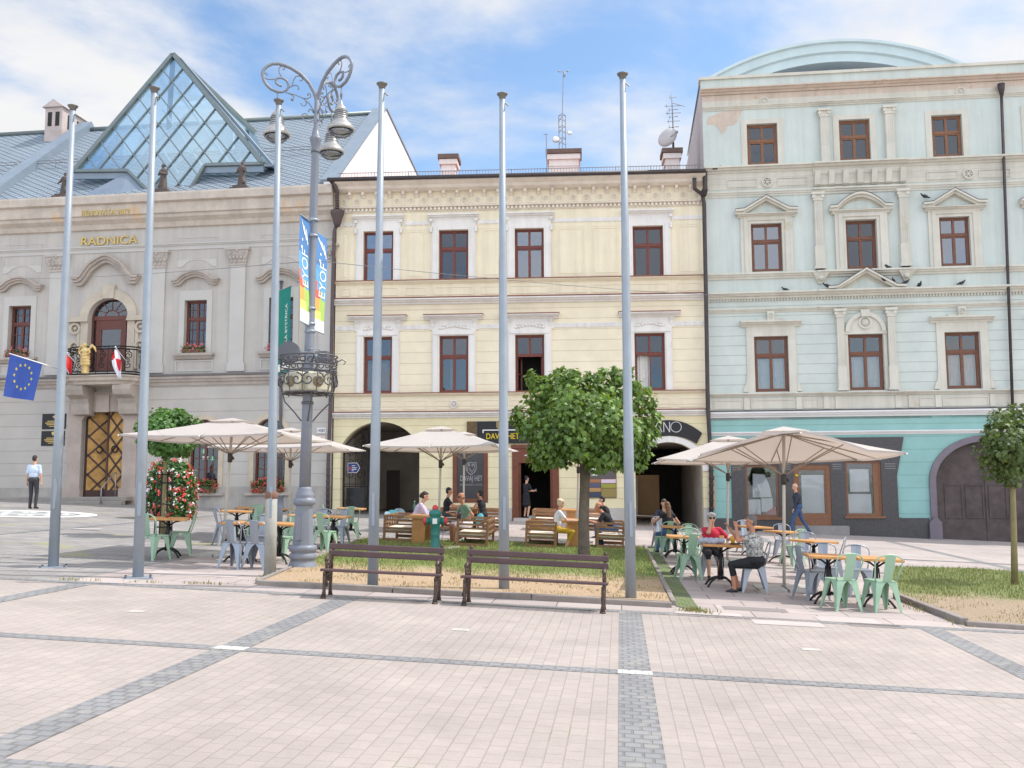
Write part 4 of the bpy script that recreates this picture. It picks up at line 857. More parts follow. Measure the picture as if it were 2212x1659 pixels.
def leaf(x0, x1, ya, yb):
    mb = MB(); q = lambda u, o=0: (x0+(x1-x0)*u, ya+(yb-ya)*u-o)
    mb.bar((*q(0), (z0+z1)/2), (*q(1), (z0+z1)/2), .06, z1-z0); o = mb.build('door', OAK, bR); mb = MB(); w = abs(x1-x0); h = z1-z0; ns = 5; sl = h/4.4
    for k in range(-3, ns+1):
        for d in (1, -1):
            za, zc = (z0+k*sl, z0+(k+1.3)*sl) if d > 0 else (z0+(k+1.3)*sl, z0+k*sl); u0, u1 = 0.0, 1.0
            pts_ = []
            for i in range(25):
                u = i/24; zz = za+(zc-za)*u
                if z0 <= zz <= z1: pts_.append((u, zz))
            if len(pts_) > 1: mb.bar((*q(pts_[0][0], .04), pts_[0][1]), (*q(pts_[-1][0], .04), pts_[-1][1]), .05, .07)
    mb.bar((*q(0, .045), z0+.14), (*q(1, .045), z0+.14), .06, .28); mb.bar((*q(.03, .045), z0), (*q(.03, .045), z1), .07, .07); mb.bar((*q(.97, .045), z0), (*q(.97, .045), z1), .07, .07); mb.build('lattice', DKW, o)
    mb = MB(); cx, cy = q(.55, .08); ring(mb, cx, z0+h*.56, .16, .05, cy-.03, cy, 16); mb.build('knocker', IRON, o)
leaf(s0+.02, (s0+s1)/2+.0, .22, .75); leaf(s1-.02, (s0+s1)/2+.05, .18, .26)
mb = MB(); mb.box(s0, 1.6, zb, s1, 1.7, z1); mb.build('hall', INTR, bR)
mb = MB(); q0, q1 = FR.s(-60, 1080), FR.s(293, 1080); gz_ = gz(*FR.world(((q0+q1)/2, -1, 0))[:2])
top = door[1]; nst = 3; hs = (top-FR.z(250, 1101, -1.3))/3
for k in range(nst): mb.box(q0, -.5-.36*k-.3, top-hs*(k+1)-(.8 if k == 2 else .01), q1, .3 if k == 0 else -.5-.36*(k-1)-.3, top-hs*k)
bevel(mb.build('steps', M('step_stone', S(150, 142, 134), .88, .1, 1.5, .2, 30), bR), .03)
mb = MB(); STEEL = M('steel_tube', S(150, 148, 148), .35, .08, 4, metal=.6); hx = FR.s(241, 1050, -.6)
mb.tube([(hx-.1, -1.2, top-.5), (hx-.1, -1.2, top+.35), (hx, -.4, top+1.0), (hx, -.3, top+1.02), (hx, -.3, top)], .025, 8); mb.build('handrail', STEEL, bR)
# arched ground-floor windows
for r in gw:
    s0, z0, s1, z1, sp = r; c = (s0+s1)/2; rx = (s1-s0)/2; rz = z1-sp; mb = MB(); k = 18; e = .2
    for i in range(k):
        t0, t1 = math.pi*i/k, math.pi*(i+1)/k; mb.plate([(c-(rx+q)*math.cos(t), sp+(rz+q)*math.sin(t)) for t, q in ((t0, 0), (t1, 0), (t1, e), (t0, e))], -.05, .0)
    for a, b in ((s0-e, s0), (s1, s1+e)): mb.box(a, -.05, z0-.05, b, 0, sp)
    mb.build('window_surround', M('window_stone', S(196, 180, 158), .9, .1, 1.6, .25, 30), bR)
    mb = MB(); mb.box(s0-.3, -.2, z0-.16, s1+.3, .1, z0-.05); mb.build('window_sill', STON2, bR)
    mb = MB(); y_ = .2; frame_rect(mb, s0, z0, s1, sp, .08, y_, y_+.08); mb.box(c-.05, y_+.002, z0+.08, c+.05, y_+.082, z1)
    for j in range(1, 5): zz = z0+(sp-z0)*j/5; mb.box(s0+.08, y_+.02, zz-.018, s1-.08, y_+.06, zz+.018)
    for q in (.27, .73): x = s0+(s1-s0)*q; mb.box(x-.016, y_+.021, z0+.08, x+.016, y_+.059, sp)
    mb.tube([(c-(rx-.04)*math.cos(math.pi*i/20), y_+.04, sp+(rz-.04)*math.sin(math.pi*i/20)) for i in range(21)], .04, 6); o = mb.build('window', RW, bR)
    mb = MB(); mb.box(s0+.05, y_+.045, z0+.05, s1-.05, y_+.052, sp); mb.add([(c-rx*math.cos(math.pi*i/20), y_+.05, sp+rz*math.sin(math.pi*i/20)) for i in range(21)], [tuple(range(21))]); mb.build('pane', GLASS, o)
    if r is gw[0]:
        mb = MB()
        for (u, v) in ((.42, .56), (.72, .46)):
            mb.lathe([(.001, 0), (.11, 0), (.11, .01)], 18, (s0+(s1-s0)*u, y_+.03, z0+(z1-z0)*v), 0, False, Matrix.Rotation(R(90), 3, 'X'))
        st = mb.build('info_sticker', M('green_sticker', S(96, 150, 112), .6), o); mb = MB()
        for (u, v) in ((.42, .56), (.72, .46)): x, zz = s0+(s1-s0)*u, z0+(z1-z0)*v; mb.box(x-.02, y_+.012, zz-.06, x+.02, y_+.019, zz+.02); mb.ball((x, y_+.016, zz+.05), (.022, .004, .022), 8)
        mb.box(s0+(s1-s0)*.38, y_+.03, z0+(z1-z0)*.45, s0+(s1-s0)*.58, y_+.04, z0+(z1-z0)*.49); mb.build('sticker_letter', WHT, o)
# gilt lettering
mb = MB(); a = FR.sz(177, 525); b = FR.sz(298, 525); text_on(mb, 'RADNICA', lambda x, y, o: ((a[0]+b[0])/2+x, -.05-o, FR.z(237, 520)+y), b[0]-a[0], FR.z(237, 511)-FR.z(237, 529), .04, .004); mb.build('lettering', GOLDL, bR)
mb = MB(); a = FR.sz(190, 459); b = FR.sz(292, 459); text_on(mb, 'RENOVATA 2012', lambda x, y, o: ((a[0]+b[0])/2+x, -.47-o, FR.z(240, 458, -.47)+y), b[0]-a[0], FR.z(240, 452)-FR.z(240, 464), .03, .002); mb.build('lettering', GOLDL, bR)
# slate roof with lozenge pattern
def slate():
    m = M('slate_lozenges', S(134, 145, 154), .6, .08, .7, 0, spec=.5); n = m.node_tree.nodes; l = m.node_tree.links.new; p = n['Principled BSDF']
    tcn = n.new('ShaderNodeTexCoord'); s = n.new('ShaderNodeSeparateXYZ'); l(tcn.outputs['Object'], s.inputs[0]); fs = []
    for sgn in (1, -1):
        a = n.new('ShaderNodeMath'); a.operation = 'MULTIPLY_ADD'; l(s.outputs[1], a.inputs[0]); a.inputs[1].default_value = sgn*1.75; l(s.outputs[0], a.inputs[2])
        b = n.new('ShaderNodeMath'); b.operation = 'FLOORED_MODULO'; l(a.outputs[0], b.inputs[0]); b.inputs[1].default_value = .47
        c = n.new('ShaderNodeMath'); c.operation = 'LESS_THAN'; l(b.outputs[0], c.inputs[0]); c.inputs[1].default_value = .085; fs.append(c)
    mx_ = n.new('ShaderNodeMath'); mx_.operation = 'MAXIMUM'; l(fs[0].outputs[0], mx_.inputs[0]); l(fs[1].outputs[0], mx_.inputs[1])
    base = p.inputs['Base Color'].links[0].from_socket; mm = n.new('ShaderNodeMixRGB'); mm.blend_type = 'MULTIPLY'; l(mx_.outputs[0], mm.inputs[0]); l(base, mm.inputs[1]); mm.inputs[2].default_value = (.30, .31, .34, 1); l(mm.outputs[0], p.inputs['Base Color'])
    iv = n.new('ShaderNodeMath'); iv.operation = 'SUBTRACT'; iv.inputs[0].default_value = 1; l(mx_.outputs[0], iv.inputs[1]); bp = n.new('ShaderNodeBump'); bp.inputs['Strength'].default_value = .5; bp.inputs['Distance'].default_value = .02; l(iv.outputs[0], bp.inputs['Height']); l(bp.outputs[0], p.inputs['Normal'])
    return m
SLATE = slate(); SHEET = M('pale_sheet_metal', S(128, 140, 152), .45, .06, 1.5, metal=.2); GFRM = M('pyramid_frame', S(116, 124, 122), .45, .08, 3, metal=.4)
def R3(px, py, dep): p = AT(px, py, dep)-FR.o; return Vector((p.dot(FR.u), p.dot(FR.w), p.z))     # local point at a picture depth
zc = zr(419)+.03; rid = 7.6
def on_off(px, py, off): s_, z_ = FR.sz(px, py, off); return Vector((s_, off, z_))
rl = on_off(107, 289, rid); rr = on_off(845, 242, rid); zrid = (on_off(517, 262, rid).z+on_off(234, 282, rid).z)/2
mb = MB(); ra, rb = rs0, rs1+.0
mb.add([(ra, -.1, zc), (rb, -.1, zc), (rb, rid, zrid), (ra, rid, zrid), (rb, D, zc), (ra, D, zc)], [(0, 1, 2, 3), (3, 2, 4, 5)])
mb.add([(ra, -.1, zc-.04), (rb, -.1, zc-.04), (rb, D, zc-.04), (ra, D, zc-.04)], [(0, 1, 2, 3)]); mb.add([(ra, -.1, zc), (ra, rid, zrid), (ra, D, zc)], [(0, 1, 2)])
roofR = mb.build('roof', SLATE, bR)
slope = (zrid-zc)/(rid+.1); zroof = lambda y: zc+(y+.1)*slope
mb = MB(); mb.tube([(ra, rid, zrid+.06), (rb-.3, rid, zrid+.06)], .13, 8); mb.build('ridge_cap', GFRM, roofR)
mb = MB(); t1 = 3.2
for zz in (.35, .48): mb.tube([(ra, t1, zroof(t1)+zz-.1), (rb-.8, t1, zroof(t1)+zz-.1)], .02, 5)
for k in range(12): x = ra+(rb-ra)*k/12; mb.tube([(x, t1, zroof(t1)-.05), (x, t1, zroof(t1)+.4)], .02, 5)
mb.build('snow_guard', SG, roofR)
# gable wall at the right end
A_, B_, C_ = on_off(745, 384, 0.2), on_off(851, 235, 7.8), on_off(930, 392, 15.5)
sg_ = rs1+.02; mb = MB(); out = [(0.0, zc-.3), (.0, zc+.25), (7.8, B_.z), (15.5, C_.z), (15.5, zc-.3)]
mb.prism(out, .55, lambda a, b, t: (sg_-.55+t, a, b)); gw_ = mb.build('gable_wall', M('white_gable_plaster', S(226, 220, 218), .88, .05, .8, .1, 40, stain=(S(208, 200, 196), .5, .6)), bR)
mb = MB()
for p, q in (((-.05, zc+.26), (7.8, B_.z+.01)), ((7.8, B_.z+.01), (15.5, C_.z+.01))): mb.bar((sg_-.3, p[0], p[1]+.04), (sg_-.3, q[0], q[1]+.04), .72, .08)
mb.build('gable_coping', SHEET, gw_)
# glass pyramid: its front face leans back out of the roof
apex_off = 3.4; base_off = .15
Pa = on_off(375, 119, apex_off); Pl = on_off(161, 372, 1.0); Pr = on_off(570, 356, 1.0); Pm = (Pl+Pr)/2
nrm = (Pr-Pl).cross(Pa-Pl).normalized(); 
if nrm.y > 0: nrm = -nrm
def onface(px, py):
    d = ray(px, py); dl = Vector((d.dot(FR.u), d.dot(FR.w), d.z)); c = Vector((0, 0, CAMZ))-FR.o; cl = Vector((c.dot(FR.u), c.dot(FR.w), CAMZ)); t = (Pl-cl).dot(nrm)/dl.dot(nrm); return cl+dl*t
Ql, Qb0, Qb1, Qr = onface(278, 371), onface(338, 430), onface(400, 430), onface(444, 359)
PYG = glass('pyramid_glass', (.70, .82, .90), .34, .02, (.66, .84, .93), .02)
pyr = MB(); pyr.add([Pa, Pl, Ql, Qb0, Qb1, Qr, Pr], [(0, 1, 2, 3, 4, 5, 6)]); bk = Vector((Pr.x-.6, 8.2, Pr.z+1.5)); bl = Vector((Pl.x+.6, 8.2, Pl.z+1.5))
pyr.add([Pa, Pr, bk], [(0, 1, 2)]); pyr.add([Pa, Pl, bl], [(0, 1, 2)]); pyr.add([Pa, bl, bk], [(0, 1, 2)])
pg_ = thing('glass_pyramid', 'glazed pyramid with lozenge panes rising from the slate roof of the town hall', 'skylight', FR.o, FR.a)
go = pyr.build('glazing', PYG, pg_, fix=False)
mb = MB(); up = nrm*.05
for a, b, w in ((Pa, Pl, .2), (Pa, Pr, .2), (Pl, Ql, .16), (Qr, Pr, .16), (Ql, Qb0, .12), (Qb1, Qr, .12), (Pa, bk, .2), (Pr, bk, .2), (Pa, bl, .2)): mb.bar(a+up, b+up, w, .16, 0, nrm)
mb.build('edge_frame', GFRM, pg_)
mb = MB(); ex = Pr-Pa; ey = Pl-Pa; N = 6.6
def seg(f0, f1):
    mb.bar(Pa+f0+up*.6, Pa+f1+up*.6, .05, .06, 0, nrm)
inpoly = [Pa, Pl, Ql, Qb0, Qb1, Qr, Pr]
def uv(p): d = p-Pa; a, b, c, e, f = ex.dot(ex), ex.dot(ey), ey.dot(ey), d.dot(ex), d.dot(ey); dt = a*c-b*b; return ((e*c-f*b)/dt, (f*a-e*b)/dt)
pu = [uv(p) for p in inpoly]
for k in range(1, 9):
    for fam in (0, 1):
        run = None; q = k/8.0
        for i in range(141):
            t = i/100; p_ = (q, t) if fam == 0 else (t, q); ok = inside(p_, pu) and i < 140
            if ok and run is None: run = p_
            if not ok and run is not None:
                last = (q, (i-1)/100) if fam == 0 else ((i-1)/100, q)
                if abs(last[0]-run[0])+abs(last[1]-run[1]) > .02: seg(ex*run[0]+ey*run[1], ex*last[0]+ey*last[1])
                run = None
mb.build('glazing_bars', GFRM, pg_)
mb = MB()       # steel trusses behind the glass
WST = M('white_steel', S(214, 222, 224), .5, .05)
for f in (.14, .30, .46):
    a, b = Pa+ey*f*1.0-nrm*.9+Vector((.5, 0, -.4)), Pr+ey*f-nrm*.9+Vector((-.5, 0, .4))
    for o_ in (0, .5):
        mb.tube([a-nrm*o_, b-nrm*o_], .05, 5)
    for i in range(14): t = i/14; mb.tube([a+(b-a)*t, a+(b-a)*(t+1/28)-nrm*.5, a+(b-a)*(t+1/14)], .028, 4)
for f in (.0, .25, .5, .75): a, b = Pa+ex*f-nrm*.7+Vector((0, 0, -.5)), Pl+ex*f*.6-nrm*.7; mb.tube([a, b], .05, 5)
mb.build('truss', WST, pg_)
mb = MB(); mb.box(-12.2, 4.2, zc, -6.6, 4.4, zc+4.6); mb.build('inner_wall', M('inner_white_wall', S(222, 230, 234), .9, .05), pg_)
mb = MB()       # cheek and sill below the pyramid on the left
cL = on_off(318, 431, .1); cT = onface(320, 372)
mb.add([tuple(Ql), tuple(Qb0), (Ql.x+.1, .1, zc+.05), (Ql.x-2.0, .1, zc+.02)], [(0, 1, 2), (0, 2, 3)])
mb.bar(Pl+Vector((0, .0, -.18)), Ql+Vector((0, 0, -.18)), .1, .3); mb.bar(Qr+Vector((0, 0, -.18)), Pr+Vector((0, 0, -.18)), .1, .3); mb.build('roof_flashing', SHEET, pg_)
mb = MB(); e0 = on_off(592, 372, 2.2); mb.bar(Pr+Vector((.28, -.05, -.05)), bk+Vector((.5, 0, 0)), .5, .1); mb.bar(Pa+Vector((.25, .2, -.1)), Pr+Vector((.45, .1, -.1)), .12, .12); mb.build('valley_sheet', SHEET, pg_)
# left chimney and verge parapet
s0, z0, s1, z1 = FR.rect(97, 232, 134, 300, 6.5); mb = MB(); mb.box(s0, 6.5, z0-1, s1, 8.6, z1)
mb.add([(s0-.12, 6.38, z1), (s1+.12, 6.38, z1), (s1+.12, 8.72, z1), (s0-.12, 8.72, z1), ((s0+s1)/2, 6.38, z1+.42), ((s0+s1)/2, 8.72, z1+.42)], [(0, 1, 4), (3, 5, 2), (0, 4, 5, 3), (1, 2, 5, 4), (0, 3, 2, 1)])
ch = mb.build('chimney', M('chimney_grey_pink', S(190, 176, 170), .9, .1, 1.5, .2, 30), roofR); mb = MB()
for f in (.28, .72): x = s0+(s1-s0)*f; mb.box(x-.11, 6.48, z1-1.0, x+.11, 6.51, z1-.25)
for f in (.3, .7): yy = 6.5+2.1*f; mb.box(s1-.01, yy-.16, z1-1.0, s1+.02, yy+.16, z1-.25)
mb.build('chimney_vent', INTR, ch)
vx = FR.s(20, 430); mb = MB(); 
mb.prism([(.0, zc-.2), (.0, zc+.5), (rid, zrid+.5), (D, zc+.5), (D, zc-.2)], .7, lambda a, b, t: (vx-1.6+t, a, b)); mb.build('verge_parapet', SHEET, bR)
# plaques and house numbers
def plaque(F, px0, py0, px1, py1, name, label, cat, mat, lines=(), lm=None, star=None, group=None, th=.03):
    r = F.rect(px0, py0, px1, py1); w, h = r[2]-r[0], r[3]-r[1]; t = thing(name, label, cat, F.world((r[0], -th-.001, r[1])), F.a, group)
    mb = MB(); mb.box(0, 0, 0, w, th, h); mb.build('plate', mat, t); mb = MB()
    for (txt, u, v, tw, thh) in lines:
        if txt: text_on(mb, txt, lambda x, y, o: (w*u+x, -.004-o, h*v+y), w*tw, h*thh, .006)
        else: mb.box(w*(u-tw/2), -.006, h*(v-thh/2), w*(u+tw/2), 0, h*(v+thh/2))
    if star == 'star':
        pts = [(w*.5+h*.13*(1 if i % 2 == 0 else .42)*math.sin(i*math.pi/5), h*.8+h*.13*(1 if i % 2 == 0 else .42)*math.cos(i*math.pi/5)) for i in range(10)]; mb.plate(pts, -.008, -.001)
    if star == 'shield': mb.plate([(w*.5+p[0]*h*.09, h*.82+p[1]*h*.13) for p in shield], -.008, -.001)
    if mb.v: mb.build('lettering', lm, t)
    return t
ln = [('', .5, .52, .55, .05), ('', .5, .40, .72, .06), ('', .5, .29, .6, .05), ('', .5, .18, .4, .04)]
plaque(FR, 92, 894, 143, 927, 'wall_plaque', 'black wall plaque with a gold star beside the town hall door', 'plaque', BLK, ln, GOLDL, 'star')
plaque(FR, 90, 931, 140, 963, 'wall_plaque', 'black wall plaque with a gold coat of arms under the star plaque', 'plaque', BLK, ln, GOLDL, 'shield')
BLT = M('black_letters', S(50, 50, 54), .6)
plaque(FR, 284, 882, 298, 894, 'house_number', 'small white house number plate reading 1 right of the town hall portal', 'sign', WHT, [('1', .5, .5, .14, .6)], BLT)
plaque(FR, 284, 900, 297, 911, 'house_number', 'blank looking white enamel plate just under the number 1 plate', 'sign', WHT, [('', .6, .4, .3, .1)], BLT)
plaque(FR, 286, 957, 299, 974, 'wall_notice', 'small orange notice on the town hall wall right of the door', 'notice', M('orange_notice', S(206, 156, 92), .7), [('', .5, .7, .6, .08), ('', .5, .5, .7, .06), ('', .5, .3, .5, .06)], M('brown_print', S(150, 100, 60), .7))
plaque(FR, 685, 924, 704, 936, 'house_number', 'white number plate reading 14581 high beside the brown downpipe', 'sign', WHT, [('14581', .5, .5, .78, .55)], BLT)
plaque(FR, 687, 941, 703, 954, 'wall_notice', 'pinkish plate with a red letter A under the 14581 plate', 'sign', M('pink_plate', S(226, 206, 200), .6), [('A', .5, .5, .28, .62)], M('red_letter', S(184, 80, 70), .6))

# ================================================================ mint house
FM = Facade(7.75, 39.55, -6.8)
zm = lambda y, x=1736: FM.z(x, y)
ms0, ms1 = FM.s(1534, 880), FM.s(2720, 880)
bM = thing('mint_house', 'tall pale mint green town house with cream stucco trim and a teal ground floor', 'building', FM.o, FM.a)
MNT = S(199, 205, 198); CRM = M('cream_stucco', S(206, 201, 188), .88, .06, 1.1, .15, 40, stain=(S(190, 178, 158), .7, .60)); MW2 = M('mint_plaster', MNT, .88, .05, .7, .12, 40, stain=(S(198, 210, 206), .5, .58)); PNK = M('weathered_pink_stucco', S(206, 188, 172), .9, .1, 1.5, .25, 25, stain=(S(186, 162, 146), 1.5, .55))
MR = courses('mint_rustic', MNT, zm(765)-zm(786.3), zm(786.3), .026, .74); TEAL = courses('teal_rustic', S(142, 182, 177), zm(1000)-zm(1027.5), zm(1027.5), .022, .78)
GRN = M('dark_granite', S(70, 67, 69), .4, .3, 22, .1, 90, spec=.5); MWD = M('mint_house_window_wood', S(116, 74, 56), .5, .12, 6); MWT = M('orange_brown_wood', S(130, 88, 62), .5, .12, 6)
w3 = level([FM.rect(1614, 270, 1680, 359), FM.rect(1813, 257, 1880, 347), FM.rect(2013, 246, 2079, 336)]); w2 = level([FM.rect(1623, 485, 1690, 588), FM.rect(1827, 476, 1894, 581), FM.rect(2030, 465, 2096, 572)]); w1 = level([FM.rect(1630, 729, 1704, 847), FM.rect(1833, 721, 1910, 844), FM.rect(2042, 715, 2119, 838)])
stp = (w2[2][0]-w2[0][0])/2
for ws in (w3, w2, w1):
    for k in (1, 2, 3): r = ws[2]; ws.append((r[0]+stp*k, r[1], r[2]+stp*k, r[3]))
zl1, zl2, zl3, ztop = zm(848), zm(587), zm(356), zm(160); zgr = zm(901)
mb = MB(); wall(mb, ms0, zgr-.1, ms1, zl1, [], .3); wall(mb, ms0, zl2, ms1, zl3, w2, .3); wall(mb, ms0, zl3, ms1, ztop, w3, .3); wall(mb, ms0, zm(640), ms1, zl2, []); mb.build('wall', MW2, bM)
mb = MB(); wall(mb, ms0, zl1, ms1, zm(640), w1, .3); mb.build('wall', MR, bM)
mb = MB(); D = 13
for s_ in (ms0, ms1): mb.add([(s_, 0, zb), (s_, D, zb), (s_, D, ztop), (s_, 0, ztop)], [(0, 1, 2, 3)])
mb.add([(ms0, D, zb), (ms1, D, zb), (ms1, D, ztop), (ms0, D, ztop)], [(0, 1, 2, 3)]); mb.add([(ms0, .3, ztop-.05), (ms1, .3, ztop-.05), (ms1, D, ztop-.05), (ms0, D, ztop-.05)], [(0, 1, 2, 3)]); mb.build('outer_wall', M('grey_side_wall', S(186, 180, 178), .9, .1, .5, .1, 20), bM)
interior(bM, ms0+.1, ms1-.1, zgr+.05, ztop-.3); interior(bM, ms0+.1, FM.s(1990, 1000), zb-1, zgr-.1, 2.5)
# central bay sits slightly forward
c0, c1 = FM.s(1760, 500), FM.s(1962, 500); cM = (w2[1][0]+w2[1][2])/2
mb = MB()
def run(z_lo, z_hi, p, mat_=None, extra=.07):
    ledge(mb, FM, ms0, c0, z_lo, z_hi, p); ledge(mb, FM, c0, c1, z_lo, z_hi, p+extra); ledge(mb, FM, c1, ms1, z_lo, z_hi, p)
run(zm(404), zm(369), .06); run(zm(369), zm(356), .34); run(zm(421), zm(408), .1)
run(zm(600), zm(587), .2); run(zm(643), zm(629), .30); run(zm(673), zm(664), .12); run(zm(856), zm(848), .18); run(zm(231), zm(222), .12)
mb.build('string_course', CRM, bM)
mb = MB(); dentils(mb, ms0, ms1, zm(648), zm(643.5), .12, .06, .08); mb.build('dentils', CRM, bM)
mb = MB(); ledge(mb, FM, ms0-.05, ms1, zm(197), zm(186), .36); mb.box(ms0, -.03, zm(210), ms1, 0, zm(197.5)); mb.build('main_cornice', PNK, bM)
mb = MB(); mb.box(ms0-.05, -.12, zm(186), ms1, .3, zm(165)); mb.build('parapet', MW2, bM)
mb = MB(); mb.box(ms0-.12, -.2, zm(165), ms1, .34, zm(159)); mb.build('parapet_coping', CRM, bM)
mb = MB(); mb.box(ms0, -.03, zm(222), ms1, 0, zm(210))
for px in (1650, 2075): rosette(mb, FM.s(px, 216), zm(215.5), .2, -.03)
for px in (1657, 2092): rosette(mb, FM.s(px, 395), zm(391), .22, -.07)
for px in (1657, 2092):
    s_ = FM.s(px, 395)
    for d in (-1, 1): panel(mb, min(s_+d*.4, s_+d*1.6), zm(400), max(s_+d*.4, s_+d*1.6), zm(383), .03, .02, -.06)
mb.build('frieze', CRM, bM)
mb = MB(); n = 7
for k in range(n):
    x = c0+.15+(c1-c0-.3)*k/(n-1); mb.profile([(-.07, zm(405)), (-.2, zm(402)), (-.26, zm(392)), (-.36, zm(376)), (-.07, zm(373))], x-.11, x+.11)
    if k < n-1: x2 = x+(c1-c0-.3)/(n-1)/2; mb.box(x2-.17, -.1, zm(402), x2+.17, -.05, zm(380))
mb.build('bracket_frieze', CRM, bM)
mb = MB(); mb.box(ms0, -.02, zm(884), ms1, 0, zm(858))
for a, b in ((ms0+.15, w1[0][0]-.5), (w1[0][0]-.2, w1[0][2]+.2), (w1[0][2]+.5, c0-.1), (c1+.1, w1[2][0]-.5), (w1[2][0]-.2, w1[2][2]+.2)): panel(mb, a, zm(882), b, zm(862), .04, .025, -.02)
for x in (w1[0][0]-.35, w1[0][2]+.35, c0+.2, cM-1.15, cM+1.15, c1-.2, w1[2][0]-.35, w1[2][2]+.35): mb.box(x-.12, -.07, zm(884), x+.12, 0, zm(857))
mb.build('apron_band', CRM, bM)
mb = MB(); mb.box(ms0, -.16, zm(888), ms1, 0, zm(886)); mb.build('flashing', DKM, bM)
WCR = M('white_cornice', S(222, 218, 216), .85, .05, 1); mb = MB(); ledge(mb, FM, ms0, ms1, zm(901), zm(888.5), .2); ledge(mb, FM, ms0, ms1, zm(940), zm(932), .12); mb.build('ground_floor_cornice', WCR, bM)
# window trim
def pil(x, z0, z1, w=.3, base=True, p=.12, cap=True, y=-.07):
    mb.box(x-w/2, y-p, z0, x+w/2, 0, z1)
    if base: mb.box(x-w/2-.06, y-p-.05, z0, x+w/2+.06, 0, z0+.12); mb.box(x-w/2-.03, y-p-.03, z0+(z1-z0)*.26, x+w/2+.03, 0, z0+(z1-z0)*.29); mb.box(x-w/2-.03, y-p-.03, z0+.12, x+w/2+.03, 0, z0+(z1-z0)*.26)
    if cap:
        mb.box(x-w/2-.1, y-p-.1, z1-.1, x+w/2+.1, 0, z1); mb.box(x-w/2-.03, y-p-.03, z1-.34, x+w/2+.03, 0, z1-.1)
        for sg in (-1, 1): mb.tube([(x+sg*(w/2+.01), y-p-.07, z1-.17), (x+sg*(w/2+.01), y+.0, z1-.17)], .075, 10)
    for k in range(4): xx = x-w/2+w*(k+.5)/4; mb.box(xx-.018, y-p-.012, z0+(z1-z0)*.31, xx+.018, y-p, z1-.4)
mb = MB(); e = .42
for sg in (-1, 1):
    for a_ in ((cM+sg*1.28, zm(350, 1845), zm(226, 1845)-.18, .34, False), (cM+sg*1.66, zm(580, 1845), zm(415, 1845), .32), (cM+sg*.98, zm(844, 1860), zm(668, 1860), .28)): mb = MB(); pil(*a_); mb.build('pilaster', CRM, bM)
def pediment(s0, s1, z0, h, p, kindp):
    mb = MB(); c = (s0+s1)/2; ledge(mb, FM, s0+.08, s1-.08, z0-.16, z0, p*.8)
    if kindp == 'tri': out = [(s0, z0+.10), (s0+.35, z0+.12), (c, z0+h), (s1-.35, z0+.12), (s1, z0+.10)]
    else: out = [(s0, z0+.10)]+[(s0+.3+(s1-s0-.6)*i/14, z0+.12+(h-.12)*math.sin(math.pi*i/14)**.9) for i in range(15)]+[(s1, z0+.10)]
    for (t0, t1, q) in ((-.14, -.04, p*.7), (-.04, .05, p)):
        for i in range(len(out)-1):
            a, b = out[i], out[i+1]; mb.plate([(a[0], a[1]+t0), (b[0], b[1]+t0), (b[0], b[1]+t1), (a[0], a[1]+t1)], -q, 0)
    mb.plate([(p_[0], max(z0, p_[1]-.12)) for p_ in out][1:-1]+[(s1-.3, z0), (s0+.3, z0)], -.05, 0); o = mb.build('pediment', CRM, bM)
    mb = MB()
    for i in range(len(out)-1): a, b = out[i], out[i+1]; mb.bar((a[0], -p/2-.01, a[1]+.062), (b[0], -p/2-.01, b[1]+.062), p, .02)
    mb.build('flashing', DKM, o)
    mb = MB(); mb.plate([(c-(s1-s0)*.27, z0+.06), (c+(s1-s0)*.27, z0+.06), (c, z0+h*.62)] if kindp == 'tri' else [(c-(s1-s0)*.28, z0+.06)]+[(c-(s1-s0)*.28*math.cos(math.pi*i/10), z0+.06+h*.5*math.sin(math.pi*i/10)) for i in range(1, 11)], -.07, -.051); mb.build('tympanum', MW2, o)
for i, r in enumerate(w3):
    mb = MB(); s0, z0, s1, z1 = r; mb.box(s0-.24, -.03, z0-.05, s0, 0, z1); mb.box(s1, -.03, z0-.05, s1+.24, 0, z1); mb.box(s0-.24, -.03, z1, s1+.24, 0, z1+.2); mb.build('window_surround', CRM, bM); window(bM, r, MWT, GLASS, .14, .4, fw=.09)
for i, r in enumerate(w2):
    mb = MB(); s0, z0, s1, z1 = r; o_ = .08 if i == 1 else 0
    for (w, q) in ((.42, .06), (.28, .09), (.12, .045)):
        mb.box(s0-w, -q-o_, z0-.05, s0-max(0, w-.16), 0, z1+w); mb.box(s1+max(0, w-.16), -q-o_, z0-.05, s1+w, 0, z1+w); mb.box(s0-w+.001, -q-o_+.002, z1+max(0, w-.16), s1+w-.001, 0, z1+w-.001)
    mb.box(s0-.5, -.07-o_, z1+.42, s1+.5, 0, zm(460, 1736)-.14); mb.build('window_surround', CRM, bM); window(bM, r, MWD, (GLASSR, GLASS, GLASSR, GLASS)[i % 4], .14, .36, fw=.08)
    pediment(s0-.62, s1+.62, zm(459, 1736), .64, .36, 'seg' if i == 1 else 'tri')
